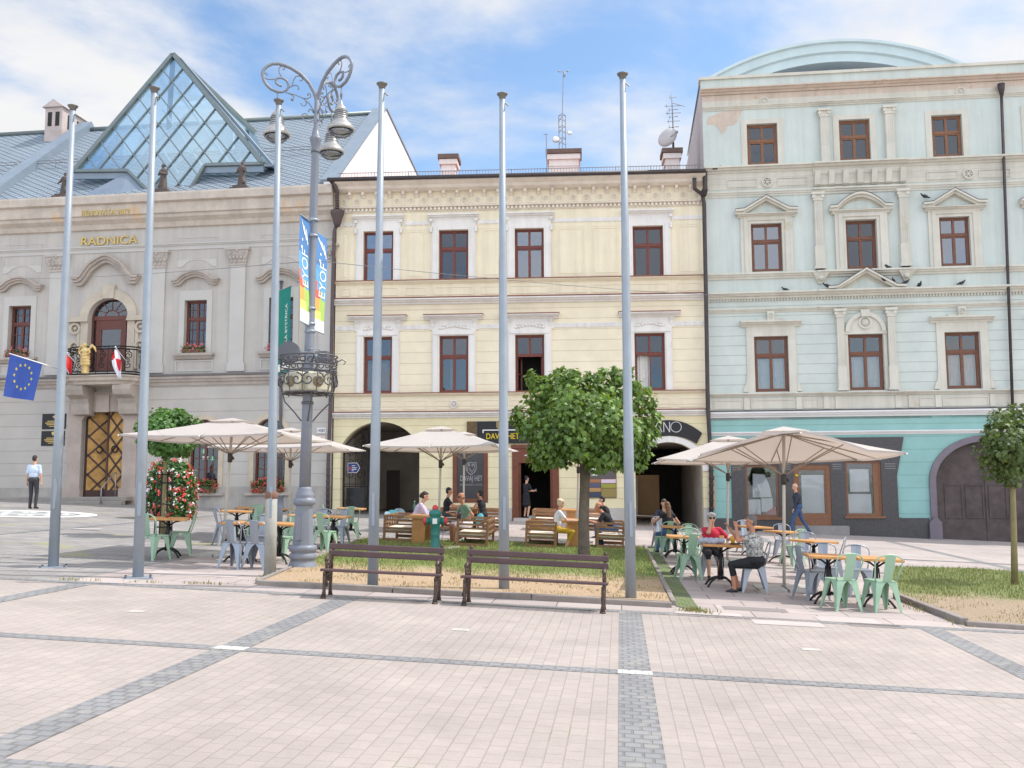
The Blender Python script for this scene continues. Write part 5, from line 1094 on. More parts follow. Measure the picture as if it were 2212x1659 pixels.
for i, r in enumerate(w1):
    mb = MB(); s0, z0, s1, z1 = r; w = .3
    if i != 1:
        mb.box(s0-w, -.06, z0-.05, s0, 0, z1); mb.box(s1, -.06, z0-.05, s1+w, 0, z1); mb.box(s0-w, -.06, z1, s1+w, 0, z1+.38); ledge(mb, FM, s0-w-.22, s1+w+.22, z1+.38, z1+.62, .3)
        cx = (s0+s1)/2; mb.box(cx-.14, -.2, z1+.62, cx+.14, 0, z1+1.0); rosette(mb, cx, z1+.82, .12, -.2); mb.box(cx-.5, -.1, z1+.63, cx+.5, 0, z1+.72)
        for a, b in ((s0-w, -1), (s1+w, 1)): mb.plate([(a, z0), (a+b*.18, z0), (a+b*.14, z0+.2), (a+b*.05, z0+.35), (a, z0+.8)], -.08, 0)
    else:
        cx = (s0+s1)/2; rr = (s1-s0)/2+.1; zc_ = z1+.1; mb.box(s0-.14, -.1, z1, s1+.14, 0, z1+.1)
        for j in range(18):
            t0, t1 = math.pi*j/18, math.pi*(j+1)/18; mb.plate([(cx-q*math.cos(t), zc_+q*math.sin(t)) for t, q in ((t0, rr-.16), (t1, rr-.16), (t1, rr), (t0, rr))], -.14, 0)
        mb.add([(cx-(rr-.1)*math.cos(math.pi*j/18), -.07, zc_+(rr-.1)*math.sin(math.pi*j/18)) for j in range(19)], [tuple(range(19))]); ring(mb, cx, zc_+.36, .26, .07, -.12, -.06, 20); mb.ball((cx, -.08, zc_+.36), (.15, .07, .15), 10)
        mb.box(s0-.12, -.06, z0, s0, 0, z1); mb.box(s1, -.06, z0, s1+.12, 0, z1); mb.plate([(cx-.14, zc_+rr-.2), (cx+.14, zc_+rr-.2), (cx+.18, zc_+rr+.08), (cx-.18, zc_+rr+.08)], -.2, 0)
    mb.build('window_surround', CRM, bM); window(bM, r, MWD, GLASSP, .14, .34, curtain=('curtain', 0, .62), fw=.085)
pediment(FM.s(1786, 620), FM.s(1952, 612), FM.z(1868, 628), .82, .42, 'tri')
mb = MB()
for sg in (-1, 1):
    x = cM+sg*1.66; mb.add([(x-.32, -.3, zm(589, 1845)), (x+.32, -.3, zm(589, 1845)), (x+.32, 0, zm(589, 1845)), (x-.32, 0, zm(589, 1845)), (x-.06, -.08, zm(612, 1845)), (x+.06, -.08, zm(612, 1845)), (x+.06, 0, zm(612, 1845)), (x-.06, 0, zm(612, 1845))], [(0, 1, 5, 4), (1, 2, 6, 5), (3, 0, 4, 7), (4, 5, 6, 7), (0, 3, 2, 1)]); mb.ball((x, -.16, zm(600, 1845)), (.14, .12, .12), 8)
mb.build('console', CRM, bM)
# patch of fallen plaster
pt = [(1526, 268), (1530, 253), (1566, 240), (1604, 236), (1598, 252), (1592, 264), (1584, 270), (1572, 272), (1566, 284), (1558, 290), (1552, 276), (1540, 270)]
mb = MB(); mb.plate([FM.sz(x, y) for x, y in pt], -.008, .01); mb.build('bare_plaster_patch', PNK, bM)
# arched dormer over the parapet
o0 = 2.0; cx, zc_ = FM.sz(1817, 600, o0); ra = FM.sz(1817, 94, o0)[1]; rl_ = FM.s(1536, 172, o0); rb_ = FM.z(1536, 172, o0); hw = cx-rl_; rise = ra-rb_; Rr = (hw*hw+rise*rise)/(2*rise); zc_ = ra-Rr
mb = MB(); n = 40; amax = math.asin(hw/Rr)*1.12
def arc(rad, y, dz=0): return [(cx+rad*math.sin(-amax+2*amax*i/n), y, zc_+dz+rad*math.cos(-amax+2*amax*i/n)) for i in range(n+1)]
bands = [(Rr, o0-.5), (Rr-.12, o0-.5), (Rr-.16, o0-.38), (Rr-.5, o0-.36), (Rr-.56, o0-.24), (Rr-.9, o0-.22), (Rr-.9, o0+1.0)]
vs = arc(Rr, o0+9)
for rad, y in bands: vs += arc(rad, y)
fs = [(k*(n+1)+i, k*(n+1)+i+1, (k+1)*(n+1)+i+1, (k+1)*(n+1)+i) for k in range(len(bands)) for i in range(n)]
mb.add(vs, fs, 0, False); dm = mb.build('arched_dormer', M('pale_blue_sheet', S(190, 206, 208), .5, .05, 1, spec=.4), bM)
mb = MB(); a = arc(Rr-.85, o0+.9); mb.add(a, [tuple(range(n+1))]); mb.build('dormer_glazing', M('dark_dormer_glass', S(70, 92, 116), .1, .1, .5, spec=.6), dm)
mb = MB(); a2 = arc(Rr-1.5, o0+.85)
for i in range(0, n+1, 3): mb.bar(a2[i], (a2[i][0], o0+.85, ztop), .1, .08)
mb.tube(a2, .12, 6); mb.build('dormer_frame', M('dormer_frame', S(150, 172, 184), .5), dm)
# ground floor: teal wall, granite shopfront, portal
zt0 = zm(901); zsh = zm(946, 1760); gr0, gr1 = FM.s(1580, 1050), FM.s(1938, 1050)
arcM = (FM.s(2021, 1050), zb-1, FM.s(2250, 1050), FM.z(2135, 953), FM.z(2135, 1040))
PAPR = M('white_paper', S(242, 242, 240), .8, .03, 3)
win = [FM.rect(1611, 1005, 1682, 1117), FM.rect(1827, 997, 1904, 1114)]; dor = (FM.s(1715, 1070), zb-1, FM.s(1795, 1070), FM.z(1755, 1004))
mb = MB(); wall(mb, ms0, zb-1, ms1, zt0, [arcM, *win, dor], .4); mb.build('wall', TEAL, bM)
mb = MB(); wall(mb, gr0, zb-1, gr1, zsh, [*win, dor], .3, -.06, closed=False); mb.box(gr1-.001, -.06, zb-1, gr1+.1, 0, FM.z(1938, 1118)); 
mb.add([(gr1, -.06, zsh), (gr1+.32, -.06, zsh), (gr1, -.06, zsh-1.5)], [(0, 1, 2)]); mb.add([(gr0, -.06, zb-1), (gr0, 0, zb-1), (gr0, 0, zsh), (gr0, -.06, zsh)], [(0, 1, 2, 3)]); mb.add([(gr0, -.06, zsh), (gr1+.3, -.06, zsh), (gr1+.3, 0, zsh), (gr0, 0, zsh)], [(0, 1, 2, 3)])
zpl = FM.z(1970, 1119); mb.box(gr1+.1, -.062, zb-1, arcM[0]-.3, 0, zpl); mb.box(ms0, -.062, zb-1, gr0-.001, 0, zpl); mb.box(arcM[2]+.3, -.062, zb-1, ms1, 0, zpl); mb.build('granite_facing', GRN, bM)
mb = MB()
for zz in (0, .09, .18):
    for a, b in ((gr0+.05, win[0][0]-.15), (win[0][2]+.15, dor[0]-.1), (dor[2]+.1, win[1][0]-.15), (win[1][2]+.15, gr1-.05)): mb.box(a, -.07, zm(1003, 1800)-zz-.012, b, -.0605, zm(1003, 1800)-zz+.012)
mb.build('steel_lines', SG, bM)
for i, r in enumerate(win):
    s0, z0, s1, z1 = r; mb = MB(); frame_rect(mb, s0, z0, s1, z1, .08, .0, .12); mb.box(s1-.3 if i else s1-.25, .02, z0+.08, s1-.08, .1, z1-.08) if i else None; o = mb.build('shop_window', MWT, bM)
    mb = MB(); mb.box(s0+.08, .05, z0+.08, s1-.08, .06, z1-.08); mb.build('pane', GLASSP, o); mb = MB(); w, h = s1-s0, z1-z0
    if i == 0: mb.plate([(s0+w*.22, z0+h*.38), (s0+w*.8, z0+h*.38), (s0+w*.74, z0+h*.6), (s0+w*.6, z0+h*.82), (s0+w*.24, z0+h*.84)], .12, .14); mb.box(s0+.1, .11, z0+.1, s0+w*.45, .13, z0+h*.34); mb.box(s0+w*.48, .11, z0+.2, s0+w*.82, .13, z0+h*.36)
    else: mb.box(s0+w*.14, .1, z0+h*.44, s0+w*.68, .12, z0+h*.86); mb.box(s0+.09, .1, z0+.09, s0+w*.72, .115, z0+h*.40)
    mb.build('paper', PAPR, o)
    if i == 0: mb = MB(); mb.plate([(s0+w*.5, z0+.1), (s0+w*.9, z0+.1), (s0+w*.92, z0+h*.2), (s0+w*.8, z0+h*.17)], .08, .1); mb.build('red_poster', M('red_poster', S(190, 44, 62), .6), o)
    mb = MB(); mb.box(s0-.1, -.14, z0-.1, s1+.1, .0, z0-.01); mb.build('window_sill', MWT, bM)
s0, z0, s1, z1 = dor; zf = FM.z(1755, 1136, -.4); mb = MB(); frame_rect(mb, s0, zf, s1, z1, .16, -.02, .12); mb.box(s0+.16, -.018, zf+.16, s1-.16, .1, zf+.42); frame_rect(mb, s0+.16, zf+.42, s1-.16, z1-.16, .06, .0, .1); o = mb.build('shop_door', MWT, bM)
mb = MB(); mb.box(s0+.2, .03, zf+.4, s1-.2, .04, z1-.2); mb.build('pane', GLASSP, o); mb = MB(); mb.box(s0+.32, .1, zf+.45, s1-.24, .115, z1-.4); mb.build('paper', PAPR, o)
mb = MB(); mb.ball((s0+.12, -.05, z1-.42), (.07, .03, .05), 10); mb.build('yellow_sticker', YLT, o)
mb = MB(); mb.box(s0-.1, -.75, zb-1, s1+.5, 0, zf); mb.build('door_step', M('step_grey', S(140, 136, 134), .8, .1, 2), bM)
s0, z0, s1, z1, sp = arcM; c = (s0+s1)/2; rx = (s1-s0)/2; rz = z1-sp; mb = MB(); PUR = M('purple_grey_stone', S(118, 108, 116), .6, .1, 2)
for j in range(28):
    t0, t1 = math.pi*j/28, math.pi*(j+1)/28; mb.plate([(c-(rx+q)*math.cos(t), sp+(rz+q)*math.sin(t)) for t, q in ((t0, 0), (t1, 0), (t1, .24), (t0, .24))], -.1, .0)
for sg in (-1, 1): a = c+sg*rx; mb.box(a, -.1, zb-1, a+sg*.24, 0, sp); mb.plate([(a-sg*.12, zb-1), (a+sg*.34, zb-1), (a+sg*.34, FM.z(2015, 1128)), (a+sg*.1, FM.z(2015, 1115)), (a-sg*.12, FM.z(2015, 1128))], -.2, -.0)
mb.build('gate_surround', PUR, bM)
mb = MB(); mb.box(s0, .3, z0, s1, .4, sp)
mb.add([(c-rx*math.cos(math.pi*i/24), .3, sp+rz*math.sin(math.pi*i/24)) for i in range(25)], [tuple(range(25))]); mb.box(c-.03, .27, z0, c+.03, .3, z1-.1)
for x in (-.62, -.22, .22, .62): panel(mb, c+x*rx-.2*rx+.05, FM.z(2130, 1120), c+x*rx+.2*rx-.05, sp-.1, .05, .03, .3)
mb.build('wooden_gate', M('weathered_gate_wood', S(86, 74, 72), .7, .25, 2.5, .3, 20), bM)
plaque(FM, 1536.5, 1025, 1545, 1100, 'info_strip', 'narrow beige information strip beside the dark downpipe at the corner of the yellow house', 'notice', M('beige_strip', S(196, 164, 128), .7), [('', .5, .9, .7, .12), ('', .5, .72, .6, .02), ('', .5, .5, .6, .02)], M('dark_print', S(90, 82, 78), .7))
mb = MB(); s_, z_ = FM.sz(2154, 420); mb.tube([(FM.s(2159, 200), -.2, FM.z(2159, 195)), (FM.s(2166, 600), -.2, FM.z(2166, 900))], .06, 8); mb.lathe([(.06, -.3), (.13, 0), (.15, .2)], 8, (FM.s(2159, 195), -.2, FM.z(2159, 196))); mb.build('downpipe', DKM, bM)
# ================================================================ flagpoles
POLM = M('galvanised_pole', S(152, 160, 168), .46, .08, 1.6, .05, 50, metal=.2, stain=(S(150, 150, 152), 2.2, .62)); RUST = M('rust', S(128, 92, 74), .85, .2, 6)
poles = [(115, 1225, 157, 240, 'leftmost grey flagpole with a bolted foot plate standing on the worn slabs'), (298, 1248, 333, 202, 'grey flagpole with a foot plate standing in front of the ball topped maple'),
         (583, 1245, 602, 228, 'grey flagpole with a rusty collar standing left of the lamp post'), (805, 1273, 825, 193, 'grey flagpole behind the left bench'),
         (1089, 1280, 1085, 215, 'grey flagpole behind the right bench'), (1363, 1300, 1345, 172, 'tallest looking grey flagpole right of the maple trunk')]
for i, (bx, by, tx, ty, lab) in enumerate(poles):
    g = G(bx, by); t = AT(tx, ty, g.y)-g; o = thing('flagpole', lab, 'flagpole', g, 0, 'flagpoles in a row across the square')
    r0, r1 = .083, .047; H = t.z; q = lambda f: Vector((t.x*f, 0, H*f)); mb = MB()
    mb.tube([q(-.01), q(.33), q(.34), q(.66), q(.67), q(1)], [r0, r0*.9, r0*.84, r0*.76, r0*.7, r1], 14); mb.build('pole', POLM, o)
    mb = MB(); mb.lathe([(r1, 0), (r1+.005, .03), (.06, .05), (.085, .08), (.09, .095), (.0, .1)], 14, q(1)); mb.tube([q(.992)+Vector((r1, -.02, 0)), q(.992)+Vector((r1+.05, -.02, -.05))], .012, 5); mb.build('finial', M('pole_cap', S(112, 108, 102), .5, .1, 4, metal=.4), o)
    mb = MB(); mb.box(-.012, -r0-.02, .95, .03, -r0+.03, 1.45); mb.build('cleat', POLM, o)
    if i < 2:
        mb = MB(); mb.box(-.22, -.22, -.02, .22, .22, .012); f = mb.build('foot_plate', POLM, o); f.rotation_euler = (0, 0, R(20)); mb = MB()
        for a in (-1, 1):
            for b in (-1, 1): mb.lathe([(.018, .012), (.018, .024), (.01, .034), (.0, .034)], 8, (a*.18, b*.18, 0))
        mb.build('bolt', DKM, f)
    elif i == 2:
        mb = MB(); mb.tube([q(-.01), q(.168)], .1, 14); mb.build('sleeve', M('weathered_sleeve', S(158, 156, 148), .7, .12, 2.5, .1, 40, stain=(S(140, 112, 88), 2, .62)), o); mb = MB(); mb.lathe([(.102, 0), (.108, .02), (.106, .1), (.09, .11)], 14, q(.158)); mb.build('collar', RUST, o)
# ================================================================ ornate lamp post
LAMPM = M('grey_lamp_paint', S(128, 132, 142), .42, .07, 2.2, .05, 60, stain=(S(112, 116, 126), 3, .58)); LAMPD = M('dark_lamp_paint', S(98, 98, 104), .45, .08, 3); BELL = M('lamp_bell', S(176, 172, 166), .3, .08, 3, metal=.45); DIFF = glass('lamp_diffuser', (.72, .68, .62), .12, .15)
lg = G(653, 1230); LD = lg.y; lz = lambda y, x=668: AT(x, y, LD).z-lg.z; px = LD/FOC
lean = (AT(684, 240, LD)-lg).x/lz(240); ax = lambda z: Vector((lean*z, 0, z))
L = thing('lamp_post', 'tall ornate grey street lamp with three hanging bells and scroll arms', 'street lamp', lg)
sh = Matrix(((1, 0, lean), (0, 1, 0), (0, 0, 1)))
def lrev(name, prof, n=24, mat=LAMPM, sm=True):
    mb = MB(); mb.lathe([(w*px/2, lz(y)) for y, w in prof], n, (0, 0, 0), 0, sm); mb.v = [tuple(sh @ Vector(v)) for v in mb.v]; return mb.build(name, mat, L)
lrev('base', [(1245, 66), (1230, 66), (1226, 64), (1216, 56), (1208, 50), (1207, 56), (1203, 58), (1196, 56), (1193, 48), (1190, 57), (1184, 60), (1178, 56), (1177, 45)])
lrev('pedestal', [(1178, 46), (1092, 36), (1091, 30)], 8, LAMPM, False)
lrev('pedestal_rings', [(1092, 36), (1089, 46), (1083, 48), (1077, 45), (1076, 36), (1072, 40), (1067, 38), (1060, 30), (1056, 30), (1052, 26)])
lrev('shaft', [(1056, 25), (880, 23), (860, 22), (520, 19), (320, 17), (310, 22), (303, 26), (298, 27), (296, 20), (280, 15), (275, 12), (205, 11), (200, 4)], 10)
lrev('joint_ring', [(874, 24), (873, 27), (868, 27), (867, 23)], 12, LAMPD); lrev('joint_ring', [(331, 17), (330, 20), (326, 20), (325, 17)], 12, LAMPD)
mb = MB(); mb.box(-.085, -.225, lz(1165), .035, -.18, lz(1115)); mb.build('hatch', LAMPM, L)
zz = .00126; arm = [(840, 580), (822, 500), (795, 425), (720, 290), (600, 170), (450, 90), (350, 58), (270, 48), (180, 64), (110, 110), (60, 170), (44, 240), (70, 330), (110, 390), (170, 445), (270, 478), (340, 472), (395, 435), (424, 390), (420, 335), (390, 285), (320, 258), (262, 268), (235, 310), (250, 350), (285, 376), (330, 382)]
z0_ = lz(223)
def cv(x, y): return ((840-x)*zz, z0_+(580-y)*zz)
def curl(cx, cy, r, a0, t): return [cv(cx+r*(1-.85*i/14)*math.cos(R(a0+360*t*i/14)), cy+r*(1-.85*i/14)*math.sin(R(a0+360*t*i/14))) for i in range(15)]
for k, phi in enumerate((198.2, -41.8, 78.2)):
    u = Vector((math.cos(R(phi)), math.sin(R(phi)), 0)); P3 = lambda c: u*c[0]+Vector((lean*c[1], 0, c[1])); mb = MB()
    cs = [cv(*p) for p in arm]; mb.tube([P3(c) for c in cs], [.034]*8+[.030]*8+[.024]*11, 8)
    a = mb.build('scroll_arm', LAMPM, L); mb = MB()
    for path in ([(385, 475), (460, 480), (530, 492), (640, 530), (730, 600), (790, 690), (815, 745)], [(424, 400), (470, 370), (490, 280), (520, 215), (570, 195), (610, 215), (622, 250), (600, 272), (580, 255)], [(478, 362), (520, 345), (560, 355), (574, 390), (556, 408)], [(322, 256), (285, 190), (275, 130), (300, 88), (340, 82), (362, 105), (350, 132), (325, 125)], [(240, 270), (190, 300), (120, 305), (75, 280), (66, 235), (90, 215), (118, 232), (108, 252)], [(640, 530), (700, 530), (745, 500), (745, 460), (715, 445), (695, 465), (712, 482)], [(670, 550), (688, 600), (670, 640), (630, 645), (606, 615), (622, 595)], [(430, 482), (480, 500), (508, 530), (500, 560), (485, 570)], [(800, 740), (770, 695), (740, 685), (718, 710), (730, 730)], [(815, 780), (800, 850), (740, 880), (670, 865), (628, 815), (640, 770), (680, 755), (710, 780), (695, 805)]): mb.tube([P3(cv(*p)) for p in path], .011, 6)
    mb.ball(P3(cv(483, 568)), .03, 8); mb.build('scrollwork', LAMPM, a)
    hc = cv(270, 480); hp = P3(hc); ry = lambda y: (480-y)*zz; lb = MB()
    lb.tube([hp, hp+Vector((0, 0, ry(700)))], .012, 6)
    for y in (600, 620, 640): lb.lathe([(.012, -.012), (.026, 0), (.012, .012)], 10, hp+Vector((0, 0, ry(y))))
    lb.build('hanging_rod', LAMPM, a); lb = MB(); lb.lathe([(r_*zz, ry(y)) for y, r_ in ((680, 8), (725, 14), (765, 34), (795, 58), (820, 76), (850, 84))], 24, hp)
    lb.lathe([(r_*zz, ry(y)) for y, r_ in ((853, 86), (985, 102), (1015, 118), (1055, 158), (1095, 188), (1122, 196), (1148, 188), (1146, 172), (1100, 152))], 28, hp)
    for y in (858, 890, 922, 955, 985): lb.lathe([((86+(y-858)*.12)*zz, ry(y)), ((95+(y-858)*.12)*zz, ry(y+8)), ((86+(y-858)*.12)*zz, ry(y+16))], 24, hp, 1)
    o = lb.build('lamp_bell', [BELL, LAMPD], a); lb = MB(); lb.lathe([(168*zz, ry(1146)), (150*zz, ry(1190)), (95*zz, ry(1232)), (.001, ry(1250))], 24, hp); lb.build('diffuser', DIFF, o)
# iron basket, loudspeakers, dishes on the post
zb0, zb1, zb2 = lz(850), lz(793), lz(783)+.03; r0, r1 = .46, .50; c_ = ax(zb1); BK = thing('iron_basket', 'round wrought iron basket with scrolls clasped around the lamp post', 'basket', lg); mb = MB()
rg = lambda r, z: [ax(z)+Vector((r*math.cos(2*math.pi*i/32), r*math.sin(2*math.pi*i/32), 0)) for i in range(32)]
for r_, z in ((r1+.01, zb2+.07), (r1, zb1), (r1-.01, zb1-.09), (r0, zb0), (.12, zb0)): mb.tube(rg(r_, z), .014, 5, 0, True)
for i in range(24):
    a = 2*math.pi*i/24; d = Vector((math.cos(a), math.sin(a), 0)); t_ = Vector((-math.sin(a), math.cos(a), 0)); rr = r1+.005
    mb.tube([ax(zb1+.085)+d*rr+t_*(.05*math.cos(b*math.pi/5))+Vector((0, 0, .045*math.sin(b*math.pi/5))) for b in range(11)], .011, 4)
    if i % 2 == 0: mb.tube([ax(zb1)+d*r1, ax((zb0+zb1)/2)+d*(r1+.02), ax(zb0)+d*r0], .009, 4); mb.tube([ax(zb0)+d*r0, ax(zb0)+d*.12], .009, 4)
    if i % 3 == 0:
        for sg in (1, -1): mb.tube([ax((zb0+zb1)/2-.03)+d*(r1-.0)+t_*(p[0]*sg)+Vector((0, 0, p[1])) for p in spiral((.1, 0), .12, .02, 90, 1.3, 14)], .013, 4)
for a in (20, 110, 200, 290):
    d = Vector((math.cos(R(a)), math.sin(R(a)), 0)); mb.tube([ax(zb0-.5)+d*.1, ax(zb0-.35)+d*.22, ax(zb0-.16)+d*.4, ax(zb0-.03)+d*.44, ax(zb0-.01)+d*.36, ax(zb0-.07)+d*.33], .013, 5); mb.tube([ax(zb1+.1)+d*.5, ax(zb1+.16)+d*.6, ax(zb1+.12)+d*.67, ax(zb1+.07)+d*.63], .011, 5)
mb.build('frame', M('basket_iron', S(84, 83, 87), .5, .15, 5), BK)
for k, (a, lab) in enumerate(((232, 'cream loudspeaker box inside the iron basket, left front'), (308, 'cream loudspeaker box inside the iron basket, right front'), (20, 'cream loudspeaker box at the right end of the iron basket'), (165, 'cream loudspeaker box at the left end of the iron basket'))):
    o = thing('loudspeaker', lab, 'loudspeaker', lg+ax(zb0+.02)+Vector((.27*math.cos(R(a)), .27*math.sin(R(a)), 0)), R(a+90), 'loudspeakers in the iron basket'); mb = MB(); mb.box(-.19, -.12, 0, .19, .12, .34); bevel(mb.build('case', M('cream_plastic', S(206, 200, 178), .5, .05, 3), o), .04, 3)
    mb = MB(); mb.lathe([(.1, 0), (.1, .01), (.0, .012)], 18, (0, -.125, .17), 0, True, Matrix.Rotation(R(90), 3, 'X')); mb.build('grille', M('speaker_grille', S(150, 132, 100), .7, .1), o)
def at_lamp(px_, py_, dd): return AT(px_, py_, LD+dd)
p = at_lamp(624, 762, -.12); o = thing('dish_antenna', 'round grey directional antenna clamped left of the lamp post', 'antenna', p); mb = MB(); T = Matrix.Rotation(R(90), 3, 'X') @ Matrix.Rotation(R(0), 3, 'Y'); mb.lathe([(.0, -.07), (.19, -.06), (.2, -.03), (.2, .05), (.18, .06), (.0, .06)], 28, (0, 0, 0), 0, True, Matrix.Rotation(R(18), 3, 'Z') @ T); mb.build('dish', LAMPD, o); mb = MB(); mb.tube([(.12, .02, 0), (.3, .06, 0), (.40, .1, 0)], .035, 8); mb.build('mount', POLM, o); mb = MB()
for dz in (-.07, .07): mb.tube([(.3, .06, dz), (.4, -.02, dz), (.52, .0, dz), (.52, .2, dz)], .012, 5)
mb.build('clamp', POLM, o)
p = at_lamp(695, 772, -.1); o = thing('antenna_box', 'square grey antenna box clamped right of the lamp post', 'antenna', p, R(-20)); mb = MB(); mb.box(-.12, -.05, -.12, .13, .06, .11); bevel(mb.build('case', LAMPD, o), .015); mb = MB(); mb.ball((-.09, -.05, .01), (.05, .04, .06), 10); mb.build('dome', POLM, o)
# banners on the post
BC = [M('banner_blue', S(84, 130, 184), .7, .05, 1), M('banner_light_blue', S(104, 166, 214), .7, .05, 1), M('banner_red', S(220, 104, 92), .7, .05), M('banner_orange', S(232, 170, 92), .7, .05), M('banner_yellow', S(230, 216, 120), .7, .05), M('banner_green', S(166, 196, 98), .7, .05), M('banner_white', S(232, 232, 228), .7, .05)]
def banner(name, label, top, wv, hgt, cells, text, tmat, sgn, extra=None, group=None, tw=.62, th=.5, tu=.5, tv=.60):
    t = thing(name, label, 'banner', top, 0, group); wv = Vector(wv); w = wv.length; d = wv.normalized(); nn = d.cross(Vector((0, 0, 1)))
    P = lambda u, v, o=0: d*(w*u)+Vector((0, 0, -hgt*v))+nn*(o+.02*math.sin(v*5)+.012*math.sin(u*3+v*2)); mb = MB()
    nx, ny = 6, 24
    for i in range(nx):
        for j in range(ny): u, v = i/nx, j/ny; mb.add([P(u, v), P(u+1/nx, v), P(u+1/nx, v+1/ny), P(u, v+1/ny)], [(0, 1, 2, 3)], cells(u+.5/nx, v+.5/ny), True)
    mb.build('cloth', BC+[M('banner_teal', S(36, 130, 120), .7, .06, 1)], t); mb = MB()
    for o in (.006, -.006):
        v_, f_ = text_mesh(text, hgt*tw, w*th, .001, .004); mb.add([P(tu+(-b if sgn < 0 else b)/w*1.0, tv-a/hgt, o) for a, b, c in v_], f_)
    mb.build('lettering', tmat, t)
    mb = MB(); mb.tube([P(-.05, 0), P(1.02, 0)], .012, 6); mb.tube([P(-.05, 1), P(1.02, 1)], .012, 6); mb.build('rod', POLM, t)
    if extra:
        mb = MB()
        for poly in extra:
            for o in (.006, -.006): mb.add([P(u, v, o) for u, v in poly], [tuple(range(len(poly)))])
        mb.build('emblem', BC[6], t)
    return t
def ce(u, v):
    if v < .34: return 0
    if v < .60: return 1 if not (u > .8 and v > .52) else 2
    if v < .68: return 2 if u > .55 else 1 if u < .35 else 5
    if v < .78: return 3 if u > .5 else 5
    if v < .86: return 4 if u > .5 else 5 if u < .3 else 4
    return 6
em = [[(.75, .05), (.9, .03), (.45, .16), (.35, .14)], [(.5, .08), (.6, .07), (.3, .2), (.22, .19)], [(.3, .1), (.38, .09), (.15, .24), (.1, .22)], [(.6, .2), (.7, .2), (.7, .225), (.6, .225)], [(.62, .27), (.78, .27), (.78, .3), (.62, .3)]]
ti = at_lamp(671, 480, -.08)
banner('banner', 'blue and rainbow EYOF banner on the camera side of the lamp post', ti, (-.075, -.52, 0), (at_lamp(667, 704, -.08)-ti).length, ce, 'EYOF', BC[6], 1, em, 'EYOF banners on the lamp post', .35, .62, .40, .47)
ti = at_lamp(681, 500, .08)
banner('banner', 'blue and rainbow EYOF banner on the far side of the lamp post', ti, (.115, .52, 0), (at_lamp(675, 712, .08)-ti).length, lambda u, v: ce(1-u, v), 'EYOF', BC[6], -1, [[(1-u, v) for u, v in p] for p in em], 'EYOF banners on the lamp post', .35, .62, .60, .47)
mb = MB()
for y in (476, 510, 667, 700, 716): z = lz(y); mb.lathe([(.085, z-.02), (.1, z-.02), (.1, z+.02), (.085, z+.02)], 12, (lean*z, 0, 0)); mb.bar(ax(z)+Vector((0, -.12, 0)), ax(z)+Vector((0, .12, 0)), .05, .06)
mb.build('banner_clamp', POLM, L)
# second, slimmer post with the green banner
sg2 = G(606, 1104); s2 = thing('banner_post', 'slim dark grey post with a green banner standing behind the left parasols', 'post', sg2); sl = AT(607, 610, sg2.y)-sg2; mb = MB(); mb.tube([(0, 0, 0), sl], [.075, .05], 10); mb.lathe([(.05, 0), (.1, .03), (.1, .06), (.04, .08)], 10, sl); mb.build('shaft', LAMPD, s2); mb = MB()
mb.lathe([(.2, 0), (.2, .08), (.15, .2), (.12, .55), (.17, .6), (.17, .66), (.12, .72), (.15, .76), (.1, .82)], 14); mb.build('base', LAMPM, s2)
b0 = AT(629, 618, sg2.y-.05); b1 = AT(626, 800, sg2.y-.05)
banner('banner', 'green city banner with white lettering hanging on the slim post', b0, (AT(602, 628, sg2.y-.6)-b0), (b1-b0).length, lambda u, v: 7 if v < .88 or v > .95 else 6, 'BANSKÁ BYSTRICA', BC[6], 1, None, None, .66, .22, .35, .52)
